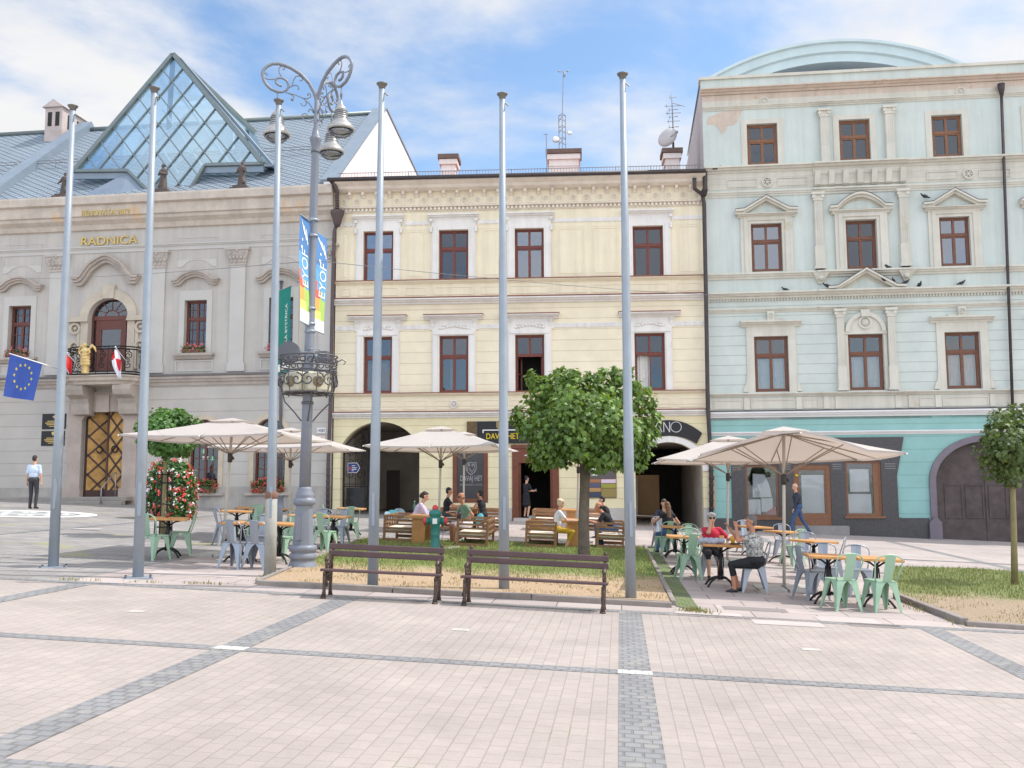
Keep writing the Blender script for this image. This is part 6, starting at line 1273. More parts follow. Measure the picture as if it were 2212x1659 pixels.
# ================================================================ park benches
BWD = M('dark_brown_bench_slats', S(92, 70, 70), .5, .1, 4, .15, 20); BIR = M('dark_bronze_cast_iron', S(88, 72, 64), .4, .25, 14, .6, 40, metal=.5)
def bench(fl, fr, label):
    a, b = G(*fl), G(*fr); d = b-a; Lb = d.length; t = thing('park_bench', label, 'bench', a, math.atan2(d.y, d.x), 'park benches along the lawn kerb'); sl_ = math.asin(d.z/Lb)
    t.rotation_euler = Euler((0, -sl_, math.atan2(d.y, d.x))); k = .82
    for x in (0, Lb):
        mb = MB(); Q = lambda y, z: (x, y*k, z*k)
        mb.tube([Q(0, 0), Q(.03, .12), Q(.015, .28), Q(.02, .42)], [.04, .024, .026, .03], 7); mb.ball(Q(0, .01), (.045, .06, .02), 8); mb.tube([Q(.46, 0), Q(.42, .12), Q(.42, .3), Q(.40, .42)], [.035, .024, .026, .03], 7); mb.ball(Q(.47, .01), (.04, .05, .02), 8)
        mb.tube([Q(-.02, .42), Q(.2, .40), Q(.42, .42)], .024, 6); mb.tube([Q(.41, .42), Q(.43, .6), Q(.48, .78), Q(.50, .88)], [.028, .022, .022, .02], 7); mb.ball(Q(.51, .91), (.026, .026, .045), 8)
        mb.tube([Q(.44, .66), Q(.30, .69), Q(.12, .67), Q(.05, .63), Q(.07, .58), Q(.12, .6)], [.026, .03, .03, .028, .02, .016], 7); mb.tube([Q(.05, .63), Q(.1, .52), Q(.06, .42)], .02, 6)
        for (cy, cz, r_, tt) in ((.18, .55, .07, 1.3), (.30, .54, .075, -1.3), (.12, .32, .06, -1.2), (.30, .32, .07, 1.2), (.2, .22, .05, 1.2)): mb.tube([Q(cy+p[0], cz+p[1]) for p in spiral((0, 0), r_, .015, 90, tt, 12)], .013, 5)
        mb.build('cast_iron_end', BIR, t)
    for (y, z, w, h) in ((-.03, .45, .11, .045), (.1, .44, .11, .04), (.23, .435, .11, .04)): mb = MB(); mb.box(-.06, (y-.02)*k, z*k, Lb+.06, (y+w-.02)*k, (z+h)*k); bevel(mb.build('seat_slat', BWD, t), .012, 3)
    for (y, z) in ((.43, .68), (.46, .80)): mb = MB(); mb.bar((-.05, y*k, (z+.045)*k), (Lb+.05, y*k, (z+.045)*k), .035, .1*k); bevel(mb.build('back_slat', BWD, t), .012, 3)
bench((698, 1292.5), (939, 1304.5), 'left of the two dark brown benches, its right end before the green hydrant'); bench((1002, 1308), (1302, 1325), 'right of the two dark brown benches, in front of the maple trunk')
# ================================================================ hydrant
HG = M('hydrant_green', S(50, 118, 112), .45, .08, 4, .1, 30); HR = M('hydrant_red', S(206, 62, 66), .5, .06, 4)
hg = G(940, 1196); h = thing('fire_hydrant', 'teal green fire hydrant with red caps behind the left bench', 'hydrant', hg); mb = MB(); mb.lathe([(.17, 0), (.17, .04), (.1, .05), (.1, .4), (.105, .42), (.1, .44), (.1, .62), (.13, .66), (.135, .78), (.11, .82), (.14, .84), (.14, .92), (.11, .95), (.06, .98), (.0, 1.0)], 18); mb.build('body', HG, h)
mb = MB(); mb.ball((0, 0, 1.0), (.07, .07, .08), 10); mb.build('cap', HR, h)
for sg in (-1, 1):
    mb = MB(); T = Matrix.Rotation(R(90*sg), 3, 'Y'); mb.lathe([(.07, .08), (.075, .17), (.09, .18), (.09, .2)], 12, (0, 0, .72), 0, True, T); o = mb.build('outlet', HG, h); mb = MB(); mb.lathe([(.085, .2), (.085, .25), (.05, .27), (.0, .27)], 12, (0, 0, .72), 0, True, T); mb.build('outlet_cap', HR, o)
mb = MB(); mb.box(-.05, -.145, .66, .05, -.13, .78); mb.build('label_plate', WHT, h); mb = MB(); mb.tube([(.2, -.02, .7), (.19, -.06, .5), (.15, -.08, .3), (.16, -.08, .14)], .006, 4); mb.build('chain', SG, h)
# ================================================================ cafe chairs and tables
CGR = M('mint_green_metal', S(150, 180, 154), .38, .05, 3, spec=.5); CGY = M('grey_metal', S(150, 156, 166), .34, .05, 3, metal=.35, spec=.5)
def make_chair(mat):
    t = thing('metal_chair', 'x', 'chair')
    mb = MB(); out = [(-.16, -.16), (.16, -.16), (.19, .15), (.15, .19), (-.15, .19), (-.19, .15)]; mb.prism(out, .022, lambda a, b, z: (a, b, .435+z)); bevel(mb.build('seat', mat, t), .009, 2)
    for sx_ in (-1, 1):
        for sy_ in (-1, 1):
            mb = MB(); top = Vector((sx_*.165, sy_*.16+.008, .436)); ft = Vector((sx_*.215, sy_*.215-.0, 0))
            for dv in (Vector((-sx_, 0, 0)), Vector((0, -sy_, 0))):
                n = Vector((0, sy_, 0)) if dv.x else Vector((sx_, 0, 0)); th = n*.005
                prof = [(0, .16), (.1, .12), (.22, .095), (.5, .07), (1, .028)]; vs = []
                for f, w in prof: c = top+(ft-top)*f; vs += [c-th, c+dv*w-th, c+dv*w+th, c+th]
                m_ = len(prof); mb.add(vs, [(4*i+j, 4*i+(j+1) % 4, 4*i+4+(j+1) % 4, 4*i+4+j) for i in range(m_-1) for j in range(4)]+[(3, 2, 1, 0), (4*m_-4, 4*m_-3, 4*m_-2, 4*m_-1)])
            mb.ball(ft+Vector((0, 0, .008)), (.018, .018, .012), 6); mb.build('leg', mat, t)
    mb = MB(); vs = []
    for i in range(7): f = i/6; w = .07+.014*f; y = -.165-.075*f-.02*math.sin(f*2.2); z = .45+.385*f; vs += [(-w, y+.012*0, z), (0, y-.012, z), (w, y, z), (w, y-.006, z), (0, y-.018, z), (-w, y-.006, z)]
    mb.add(vs, [(6*i+j, 6*i+(j+1) % 6, 6*i+6+(j+1) % 6, 6*i+6+j) for i in range(6) for j in range(6)]+[(0, 1, 2, 3, 4, 5), (41, 40, 39, 38, 37, 36)], 0, False); mb.build('backrest', mat, t)
    mb = MB(); pts = [(-.165, -.13, .45), (-.195, -.17, .58), (-.215, -.205, .7)]+[(-.215*math.cos(math.pi*i/10), -.215-.035*math.sin(math.pi*i/10), .72+.12*math.sin(math.pi*i/10)**.75) for i in range(11)]+[(.215, -.205, .7), (.195, -.17, .58), (.165, -.13, .45)]; mb.tube(pts, .0115, 6); mb.build('back_hoop', mat, t)
    return t
TOPW = M('honey_wood_top', S(206, 152, 92), .45, .12, 3, .12, 20, hue=S(176, 122, 72)); BLI = M('black_iron', S(36, 35, 37), .45, .1, 4, metal=.3)
def make_table():
    t = thing('cafe_table', 'x', 'table'); mb = MB(); mb.box(-.34, -.34, .70, .34, .34, .742); bevel(mb.build('tabletop', TOPW, t), .008, 2)
    mb = MB(); mb.tube([(0, 0, .14), (0, 0, .66)], .03, 10)
    for a in range(4): d = Vector((math.cos(a*math.pi/2), math.sin(a*math.pi/2), 0)); mb.tube([d*.02+Vector((0, 0, .6)), d*.1+Vector((0, 0, .66)), d*.22+Vector((0, 0, .695))], .016, 5); mb.tube([d*.035+Vector((0, 0, .2)), d*.05+Vector((0, 0, .4)), d*.035+Vector((0, 0, .58))], .01, 5)
    mb.lathe([(.05, .12), (.06, .16), (.04, .2)], 10); mb.build('column', BLI, t)
    for a in range(4):
        d = Vector((math.cos(R(45+a*90)), math.sin(R(45+a*90)), 0)); mb = MB(); mb.tube([d*.02+Vector((0, 0, .17)), d*.14+Vector((0, 0, .15)), d*.25+Vector((0, 0, .09)), d*.31+Vector((0, 0, .03)), d*.325+Vector((0, 0, .0))], [.026, .022, .019, .018, .024], 6); mb.build('foot', BLI, t)
    return t
SLN = Vector((-GA, -GB, 1)).normalized()
def place(o, g, deg, label=None, group=None, scale=None):
    q = Vector((0, 0, 1)).rotation_difference(SLN); o.rotation_euler = (q.to_matrix() @ Matrix.Rotation(R(deg), 3, 'Z')).to_euler(); o.location = g
    if label: o['label'] = label
    if group: o['group'] = group
    if scale: o.scale = (scale,)*3
chG, chY, tb0 = make_chair(CGR), make_chair(CGY), make_table(); used = {}
def put(proto, *a, **k):
    o = proto if proto.name not in used else copy_tree(proto); used[proto.name] = 1; place(o, *a, **k); return o
TABLES = [(360, 1203, 14, 'square wooden cafe table alone under the ball topped maple'), (519, 1214, -4, 'wooden cafe table between two grey chairs left of the rusty collared flagpole'), (601, 1216, -4, 'wooden cafe table just right of the rusty collared flagpole'), (508, 1172, 10, 'wooden cafe table behind the left parasol pole'),
          (541, 1159, -4, 'farthest left wooden cafe table before the town hall windows'), (599, 1161, -4, 'far wooden cafe table behind the rusty collared flagpole'), (657, 1184, -4, 'wooden cafe table mostly hidden behind the lamp pedestal'), (717, 1186, -4, 'wooden cafe table right of the lamp pedestal'), (757, 1156, -4, 'small looking wooden cafe table near the left archway'),
          (1476, 1240, -6, 'wooden cafe table between two facing green chairs near the mossy strip'), (1458, 1204, -6, 'wooden cafe table of the couple near the right archway'), (1556, 1267, -6, 'wooden cafe table with two orange drinks'), (1630, 1200, 18, 'farthest right wooden cafe table with a grey chair behind'), (1692, 1216, 24, 'wooden cafe table beside the right parasol pole'), (1757, 1249, 30, 'wooden cafe table with a corner towards the camera right of the parasol pole'), (1788, 1303, -8, 'front right wooden cafe table with a grey chair at its left end'), (1893, 1309, -8, 'front wooden cafe table nearest the right lawn')]
for (x, y, a, lab) in TABLES: put(tb0, G(x, y), a, lab, 'wooden cafe tables')
CH = [(0, 331, 1209, -27, 'green chair half hidden by the second flagpole'), (0, 389, 1199, 105, 'green chair right of the table under the ball topped maple'), (1, 507, 1227, -18, 'front grey chair left of the rusty collared flagpole, back to camera'), (1, 556, 1229, -10, 'front grey chair touching the rusty collared flagpole, back to camera'), (1, 556, 1209, 176, 'grey chair facing the camera behind the joined front tables'), (0, 612, 1210, 150, 'bright green chair between the rusty flagpole and lamp pedestal'),
      (1, 484, 1178, -55, 'grey chair behind the left parasol pole'), (0, 536, 1164, 150, 'green chair behind the table with the parasol pole'), (0, 563, 1167, 0, 'green chair with its back to camera before the far left tables'), (1, 605, 1169, 0, 'grey chair with its back to camera behind the flagpole collar'), (0, 634, 1178, 170, 'green chair peeping out left of the lamp pedestal'), (0, 700, 1193, -22, 'green chair with its back to camera right of the lamp pedestal'),
      (1, 688, 1177, 170, 'grey chair facing the camera behind the lamp pedestal'), (1, 731, 1177, 165, 'grey chair facing the camera right of the lamp pedestal'), (0, 757, 1165, 5, 'rightmost green chair of the left terrace near the left archway'), (0, 714, 1160, -80, 'shaded green chair behind the grey one right of the lamp'),
      (0, 1487, 1251, 6, 'green chair with its back to camera beside the mossy strip'), (0, 1488, 1229, 174, 'green chair facing the camera behind the table beside the mossy strip'), (0, 1436, 1200, 20, 'green chair carrying the long haired woman'), (0, 1498, 1212, -160, 'green chair right of the long haired woman'), (1, 1427, 1184, 185, 'grey chair carrying the dark haired man in the archway'), (1, 1537, 1247, 176, 'grey chair carrying the woman in red'), (1, 1629, 1279, 82, 'grey chair carrying the woman in the patterned blouse'),
      (1, 1613, 1193, 190, 'grey chair behind the farthest right table'), (0, 1712, 1222, 32, 'green chair just right of the right parasol pole'), (1, 1690, 1205, 172, 'grey chair mostly behind the right parasol pole'), (1, 1741, 1237, 170, 'grey chair facing the camera behind the cornerwise table'), (1, 1797, 1251, 70, 'grey chair at the right end of the cornerwise table'), (1, 1782, 1282, 172, 'grey chair facing the camera behind the front right table'), (1, 1856, 1288, 174, 'grey chair facing the camera behind the table nearest the right lawn'), (0, 1817, 1317, 14, 'front green chair with its back to camera, left one of the front pair'), (0, 1903, 1320, 10, 'front green chair with its back to camera nearest the right lawn'), (1, 1752, 1294, -72, 'grey chair at the left end of the front right table')]
for (c, x, y, a, lab) in CH: put((chG, chY)[c], G(x, y), a, lab, 'metal cafe chairs')
# ================================================================ lounge sofas and tables
TEAK = M('brown_teak', S(150, 112, 80), .55, .14, 4, .15, 25, hue=S(120, 86, 60)); CUSH = M('cream_cushion', S(222, 212, 196), .9, .06, 3, .3, 20); OAKL = M('light_oak_slab', S(186, 136, 82), .5, .14, 3, .12, 25, hue=S(160, 112, 64)); TCU = M('teal_cushion', S(92, 168, 170), .9, .08, 4, .3, 20); PCU = M('patterned_cushion', S(150, 170, 178), .9, .1, 9, .3, 20, hue=S(92, 112, 124))
def make_sofa(Ls=1.7, Wd=.72):     # length runs away along +y, back on the -x side
    t = thing('lounge_sofa', 'x', 'sofa')
    for (x, y, hgt) in ((0, 0, .70), (Wd, 0, .70), (0, Ls, .70), (Wd, Ls, .70)): mb = MB(); mb.box(x-.03, y-.03, 0, x+.03, y+.03, hgt); bevel(mb.build('leg', TEAK, t), .006)
    for y in (0, Ls):
        mb = MB()
        for z, hh in ((.05, .08), (.36, .045), (.46, .04), (.56, .045), (.65, .055)): mb.box(.03, y-.018, z, Wd-.03, y+.018, z+hh)
        mb.build('end_panel', TEAK, t)
    mb = MB()
    for z, hh in ((.36, .05), (.50, .05), (.64, .06)): mb.box(-.02, .03, z, .02, Ls-.03, z+hh)
    for k in range(1, 5): mb.box(-.018, Ls*k/5-.025, .41, .018, Ls*k/5+.025, .64)
    mb.build('back_panel', TEAK, t); mb = MB(); mb.box(.03, .02, .26, Wd, Ls-.02, .31); mb.box(Wd-.03, .03, .2, Wd, Ls-.03, .26); mb.build('seat', TEAK, t)
    for k in range(2): mb = MB(); mb.box(.04, .03+k*Ls/2, .312, Wd-.01, (k+1)*Ls/2-.03, .40); bevel(mb.build('seat_cushion', CUSH, t), .03, 3)
    return t
def make_ltable(): 
    t = thing('lounge_table', 'x', 'table'); mb = MB(); mb.box(-.36, 0, .66, .36, 1.5, .72); bevel(mb.build('tabletop', OAKL, t), .008)
    for y in (.06, 1.38): mb = MB(); mb.box(-.16, y, 0, .16, y+.07, .66); mb.build('leg', OAKL, t)
    return t
sf, lt = make_sofa(), make_ltable()
def lput(proto, px_, py_, flip, lab, grp):
    g = G(px_, py_); o = put(proto, g, -4, lab, grp)
    if flip: o.location = g+(o.rotation_euler.to_matrix() @ Vector((.72, 1.7, 0))); place(o, o.location, 176); o.location.z = gz(o.location.x, o.location.y)
    return o
SFG, LTG = 'wooden lounge sofas on the terrace', 'oak lounge tables on the terrace'
lput(sf, 829, 1173, 0, 'front left slatted sofa beside the man in the lilac shirt', SFG); lput(sf, 987, 1184, 1, 'slatted sofa right of the hydrant carrying the bald man in green', SFG); lput(lt, 901, 1180, 0, 'oak table behind the hydrant', LTG)
lput(sf, 1136, 1186, 0, 'slatted sofa carrying the woman in mustard trousers', SFG); lput(sf, 1290, 1188, 1, 'slatted sofa right of the maple trunk carrying the man in black', SFG); lput(lt, 1238, 1187, 0, 'oak table beside the maple trunk', LTG)
lput(sf, 938, 1146, 0, 'rear slatted sofa carrying the man in the black T-shirt', SFG); lput(sf, 1032, 1148, 1, 'rear slatted sofa carrying the woman in the black top', SFG); lput(lt, 1008, 1147, 0, 'rear oak table under the cafe window', LTG); lput(sf, 1150, 1146, 0, 'rear slatted sofa before the cafe door', SFG); lput(sf, 1270, 1146, 1, 'rear slatted sofa under the notice board', SFG); lput(lt, 1232, 1147, 0, 'rear oak table before the wall right of the cafe door', LTG)
def cushion(px_, py_, up, rz, mat, lab, grp=None):
    o = MB().ball((0, 0, 0), (.2, .07, .17), 12).build('cushion', mat); g = G(px_, py_); o.location = g+Vector((0, 0, up)); o.rotation_euler = (R(-18), 0, R(rz)); tag(o, lab, 'cushion', grp)
CG = 'loose cushions on the sofas'
cushion(838, 1158, .52, 70, PCU, 'patterned cushion leaning in the front left sofa near its end', CG); cushion(848, 1150, .5, 40, TCU, 'teal cushion on the front left sofa', CG); cushion(862, 1146, .52, 20, PCU, 'blue grey cushion deep in the front left sofa', CG); cushion(1036, 1160, .52, -60, TCU, 'teal cushion behind the bald man in green', CG); cushion(1150, 1165, .52, 60, PCU, 'patterned cushion in the sofa of the woman in mustard trousers', CG); cushion(1160, 1172, .5, 20, M('mustard_cushion', S(176, 136, 76), .9, .1, 4), 'mustard cushion beside the woman in mustard trousers', CG)
# ================================================================ parasols
CANV = M('ecru_canvas', S(198, 190, 184), .9, .05, 1.2, .15, 80); POLEW = M('beige_pole', S(196, 188, 176), .5, .05, 3); RIBM = M('taupe_ribs', S(150, 136, 122), .5, .06, 3); CONC = M('concrete_slab', S(176, 174, 168), .9, .1, 3, .3, 40)
def canv():
    m = CANV; n = m.node_tree.nodes; l = m.node_tree.links.new; p = n['Principled BSDF']; t = n.new('ShaderNodeBsdfTranslucent'); t.inputs[0].default_value = (*S(212, 194, 182), 1); mx_ = n.new('ShaderNodeMixShader'); mx_.inputs[0].default_value = .28; l(p.outputs[0], mx_.inputs[1]); l(t.outputs[0], mx_.inputs[2]); l(mx_.outputs[0], n['Material Output'].inputs[0])
canv()
def parasol(g, half, zt, za, rot, label, top=None, lift=0.0):
    t = thing('parasol', label, 'parasol', g, R(rot), 'square ecru parasols over the terraces'); tx, ty = (top or (0, 0)); C = Vector((tx, ty, za)); mb = MB()
    cor = [Vector((tx+a*half, ty+b*half, zt)) for a, b in ((-1, -1), (1, -1), (1, 1), (-1, 1))]; mids = [(cor[i]+cor[(i+1) % 4])/2*1 for i in range(4)]
    tops = [C+Vector((a*.2*half, b*.2*half, -(za-zt)*.17)) for a, b in ((-1, -1), (1, -1), (1, 1), (-1, 1))]; nseg, ns = 6, 6
    for i in range(4):
        a0, b0, c0, d0 = tops[i], tops[(i+1) % 4], cor[i], cor[(i+1) % 4]; vs = []
        for r_ in range(nseg+1):
            for q in range(ns+1):
                f, u = r_/nseg, q/ns; p = (a0+(c0-a0)*f)*(1-u)+(b0+(d0-b0)*f)*u; sag = math.sin(math.pi*u)*(.02+.045*f)*(1-.35*math.sin(math.pi*u)); inw = (Vector((tx, ty, p.z))-p)*.035*math.sin(math.pi*u)*f; vs.append(p+inw+Vector((0, 0, (lift*(math.sin(math.pi*min(1, u*1.1))**1.3)*f if i == 0 else 0)-sag-.02*math.sin(math.pi*f))))
        w = ns+1; mb.add(vs, [(r_*w+q, r_*w+q+1, (r_+1)*w+q+1, (r_+1)*w+q) for r_ in range(nseg) for q in range(ns)], 0, False)
        e = vs[-w:]; mb.add(e+[v-Vector((0, 0, .035)) for v in e], [(q, q+1, w+q+1, w+q) for q in range(ns)], 0, False)
    mb.build('canopy', CANV, t, fix=False); mb = MB(); q4 = [C+Vector((a*.24*half, b*.24*half, -(za-zt)*.12)) for a, b in ((-1, -1), (1, -1), (1, 1), (-1, 1))]; mb.add(q4+[C+Vector((0, 0, .04))], [(0, 1, 4), (1, 2, 4), (2, 3, 4), (3, 0, 4)]); mb.build('vent_cap', CANV, t)
    pl = lambda z: Vector((tx*z/za, ty*z/za, z)); mb = MB(); mb.tube([pl(0.02), pl(za-.03)], .028, 10); mb.build('pole', POLEW, t); hub = pl(zt-.34)
    mb = MB(); mb.lathe([(.03, -.16), (.05, -.14), (.05, .02), (.03, .04)], 10, hub); mb.tube([hub+Vector((.05, 0, -.04)), hub+Vector((.08, 0, -.1))], .02, 5); mb.build('hub', DKM, t)
    ends = [v for i in range(4) for v in (cor[i], mids[i]+Vector((0, 0, (lift*.9 if i == 0 else 0)-.035)))]
    for e in ends:
        d = Vector((0, 0, .035)); mb = MB(); mb.tube([C-Vector((0, 0, .09)), e-d*.6+(e-C)*.012], .011, 5); rb = mb.build('rib', RIBM, t); mb = MB(); mb.tube([hub, C+(e-C)*.52-Vector((0, 0, .07))], .010, 5); mb.build('strut', RIBM, rb); mb = MB(); mb.ball(e+(e-C)*.012-Vector((0, 0, .02)), (.019, .019, .016), 6); mb.build('rib_cap', WHT, rb)
    for (a, b) in ((-1, -1), (1, -1), (1, 1), (-1, 1)): mb = MB(); mb.box(min(a*.02, a*.48), min(b*.02, b*.48), -.01, max(a*.02, a*.48), max(b*.02, b*.48), .05); bevel(mb.build('base_slab', CONC, t), .01)
    return t
PS = [(480, 1200, 503, 907, 945, 1.55, 'large front parasol over the left tables beside the ball topped maple'), (623, 1165, 629, 927, 968, 1.5, 'parasol behind the lamp post'), (946, 1186, 954, 924, 966, 1.5, 'front parasol over the lounge sofas, left of the cafe door'), (1001, 1150, 1003, 935, 970, 1.5, 'rear parasol half hidden behind the one over the lounge sofas'), (1571, 1212, 1573, 945, 994, 1.72, 'rear parasol before the corner of yellow and mint houses'), (1694, 1274, 1693, 926, 986, 1.6, 'front right parasol over the women at the table'), (1246, 1170, 1250, 960, 985, 1.4, 'parasol mostly hidden in the maple crown'), (1517, 1140, 1517, 950, 975, .9, 'closed')]
for i, (x, y, tx, ty, ey, half, lab) in enumerate(PS[:7]):
    g = G(x, y); a = AT(tx, ty, g.y)-g; e = AT(tx, ey, g.y)-g; c, s = math.cos(R(PA)), math.sin(R(PA)); parasol(g, half, e.z, a.z, -PA, lab, (a.x*c, a.x*s), .42 if i == 5 else 0)
# furled white parasol at the archway
g = G(1522, 1140); H = (AT(1505, 985, g.y)-g).z; o = thing('furled_parasol', 'furled white parasol at the right jamb of the right archway', 'parasol', g); mb = MB(); mb.tube([(0, 0, 0), (0, 0, H+.1)], .025, 8); mb.build('pole', POLEW, o); mb = MB(); mb.lathe([(.05, H-1.25), (.16, H-1.2), (.15, H-.9), (.09, H-.5), (.05, H), (.0, H+.05)], 10, (0, 0, 0)); mb.v = [(x*(1+.3*math.sin(9*math.atan2(yy, x))), yy*(1+.3*math.sin(9*math.atan2(yy, x))), z) for x, yy, z in mb.v]; mb.build('canopy', CANV, o)
# ================================================================ trees and flowers
def leafy(name, base, sat_hi, hue):
    m = M(name, base, .5, .25, 1.6, hue=hue, island=.45, spec=.45); n = m.node_tree.nodes; l = m.node_tree.links.new; p = n['Principled BSDF']; t = n.new('ShaderNodeBsdfTranslucent'); t.inputs[0].default_value = (*sat_hi, 1)
    x = n.new('ShaderNodeMixShader'); x.inputs[0].default_value = .24; l(p.outputs[0], x.inputs[1]); l(t.outputs[0], x.inputs[2]); l(x.outputs[0], n['Material Output'].inputs[0]); return m
LF1 = leafy('maple_leaves', S(108, 132, 62), S(150, 178, 54), S(68, 94, 48)); LF2 = leafy('ball_maple_leaves', S(90, 126, 62), S(124, 166, 54), S(66, 98, 50)); LF3 = leafy('yellowish_leaves', S(92, 106, 60), S(120, 140, 50), S(68, 84, 46)); LF4 = leafy('geranium_leaves', S(80, 116, 60), S(110, 150, 60), S(58, 88, 46))
BARK = M('bark', S(112, 100, 88), .95, .2, 5, .8, 25, hue=S(84, 74, 66)); BARKS = M('young_bark', S(140, 128, 92), .9, .15, 5, .5, 25)
MLEAF = [(0, 0), (.22, -.10), (.52, .06), (.34, .24), (.62, .52), (.28, .5), (0, 1), (-.28, .5), (-.62, .52), (-.34, .24), (-.52, .06), (-.22, -.10)]; SLEAF = [(0, 0), (.32, .3), (.28, .7), (0, 1), (-.28, .7), (-.32, .3)]
def leaf_at(mb, p, out, size, shape, droop=.6):
    out = out.normalized(); d = (out*random.uniform(.1, .7)+Vector((random.gauss(0, .45), random.gauss(0, .45), -droop+random.gauss(0, .3)))).normalized(); n = (out+Vector((random.gauss(0, .35), random.gauss(0, .35), .55+random.gauss(0, .3)))).normalized()
    x = d.cross(n)
    if x.length < .05: return
    x.normalize(); n = x.cross(d); s_ = size*random.uniform(.65, 1.2); b = random.uniform(.05, .3)
    vs = [p+x*(a*s_)+d*(c*s_)-n*(b*s_*abs(a))-n*(.18*s_*c*c) for a, c in shape]; mb.add(vs, [tuple(range(len(vs)))], 0, False)
def crown(name, mat, blobs, per, size, shape, parent, ctr, droop=.6, fill=.35):
    mb = MB()
    for c, r in blobs:
        nn = int(per*(r[0]*r[2])**.9)
        for i in range(nn):
            v = Vector((random.gauss(0, 1), random.gauss(0, 1), random.gauss(0, 1))).normalized(); f = random.uniform(.82, 1.08) if random.random() > fill else random.uniform(.3, .85); p = c+Vector((v.x*r[0], v.y*r[1], v.z*r[2]))*f
            leaf_at(mb, p, (v+(p-ctr).normalized()*.6), size, shape, droop)
    return mb.build(name, mat, parent, fix=False)
def limb(mb, a, b, r0, r1, bend=.12):
    a, b = Vector(a), Vector(b); m1 = a+(b-a)*.35+Vector((random.gauss(0, bend), random.gauss(0, bend), 0)); m2 = a+(b-a)*.7+Vector((random.gauss(0, bend), random.gauss(0, bend), 0)); mb.tube([a, m1, m2, b], [r0, r0*.75+r1*.25, r0*.35+r1*.65, r1], 7)
random.seed(21)
g = G(1261, 1209); T1 = thing('maple_tree', 'bushy green maple with a grey trunk in the lawn between the flagpoles', 'tree', g); D1 = g.y; q = lambda x, y, dd=0: AT(x, y, D1+dd)-g; ppm = FOC/D1
mb = MB(); mb.tube([q(1261, 1216), q(1261, 1195), q(1261, 1120), q(1263, 1050), q(1264, 1000), q(1262, 940)], [.17, .135, .118, .112, .12, .08], 12)
for (x, y, dd) in ((1160, 890, .2), (1200, 840, -.3), (1262, 835, .3), (1330, 850, -.2), (1385, 900, .2), (1230, 930, -.7), (1300, 930, .8), (1150, 960, -.3), (1370, 970, .3)): limb(mb, q(1263, 1010+random.uniform(-25, 10)), q(x, y, dd), .06, .012)
mb.build('trunk', BARK, T1)
bl = []
for (x, y, r, dd) in ((1262, 900, 92, 0), (1150, 905, 44, 0), (1142, 930, 22, -.3), (1165, 850, 34, .2), (1205, 835, 36, 0), (1150, 818, 17, 0), (1218, 808, 20, .2), (1250, 830, 32, .4), (1302, 822, 30, 0), (1338, 812, 18, -.2), (1344, 838, 32, .2), (1385, 860, 32, 0), (1402, 905, 28, .2), (1385, 940, 36, -.2), (1170, 985, 32, 0), (1162, 1006, 20, .2), (1200, 985, 44, -.6), (1250, 960, 48, -.9), (1300, 990, 44, -.6), (1356, 1000, 42, 0), (1376, 1030, 26, .1), (1160, 1025, 24, -.2), (1200, 1022, 24, .3), (1290, 1035, 26, -.5), (1330, 1025, 28, -.2), (1235, 885, 52, -1.0), (1305, 900, 50, -.9), (1190, 925, 44, -.8), (1350, 930, 40, -.7), (1262, 880, 60, .9), (1200, 880, 48, .8), (1330, 890, 48, .8), (1112, 908, 14, .2), (1118, 885, 12, 0), (1146, 806, 10, 0), (1176, 824, 14, .3), (1204, 806, 12, 0), (1236, 804, 12, -.2), (1272, 812, 13, 0), (1300, 806, 12, .2), (1326, 798, 10, 0), (1356, 806, 12, 0), (1374, 832, 14, -.2), (1408, 872, 14, .1), (1418, 900, 12, 0), (1412, 935, 14, -.2), (1398, 975, 14, 0), (1394, 1010, 13, .1), (1384, 1052, 12, 0), (1366, 1050, 12, .2), (1180, 1040, 14, 0), (1222, 1040, 12, -.2), (1306, 1052, 12, -.3), (1168, 1036, 12, .1), (1344, 1044, 13, 0)):
    y = y if y < 930 else 930+(y-930)*.62; r = r/ppm; bl.append((q(x, y, dd*.9), (r, r*1.0, r*.95)))
crown('crown', LF1, bl, 1250, .115, MLEAF, T1, q(1262, 960), .75)
g = G(352, 1161); T2 = thing('ball_maple', 'young maple with a dense ball crown over the left cafe table', 'tree', g); D2 = g.y; q = lambda x, y, dd=0: AT(x, y, D2+dd)-g; ppm = FOC/D2
mb = MB(); mb.tube([q(352, 1164), q(353, 1100), q(356, 1020), q(362, 960), q(364, 925)], [.065, .052, .048, .045, .02], 9)
for (x, y, dd) in ((320, 920, .2), (345, 905, -.3), (380, 905, .3), (410, 925, -.2)): limb(mb, q(360, 965), q(x, y, dd), .03, .008, .04)
mb.build('trunk', BARKS, T2); bl = []
for (x, y, r, dd) in ((364, 925, 44, 0), (320, 920, 27, .2), (345, 902, 25, .2), (385, 903, 26, -.1), (410, 918, 25, 0), (418, 945, 22, .2), (312, 945, 20, -.2), (345, 950, 32, -.5), (390, 950, 32, -.4), (366, 970, 24, -.2), (395, 972, 18, .2), (340, 965, 20, .3), (372, 915, 34, .6), (350, 925, 34, -.6)): bl.append((q(x, y, dd*.7), (r/ppm, r/ppm, r/ppm*.85)))
crown('crown', LF2, bl, 2300, .10, MLEAF, T2, q(364, 960), .6)
tg = thing('tree_guard', 'black iron guard ringed around the ball maple trunk', 'tree guard', g); mb = MB()
for i in range(8): a = i*math.pi/4; mb.tube([(.22*math.cos(a), .22*math.sin(a), 0), (.17*math.cos(a), .17*math.sin(a), 1.5), (.24*math.cos(a), .24*math.sin(a), 1.62)], .011, 5)
for z in (.25, .8, 1.3, 1.5): mb.tube([(.2*math.cos(i*math.pi/8), .2*math.sin(i*math.pi/8), z) for i in range(16)], .014, 5, 0, True)
mb.build('bars', BLI, tg)
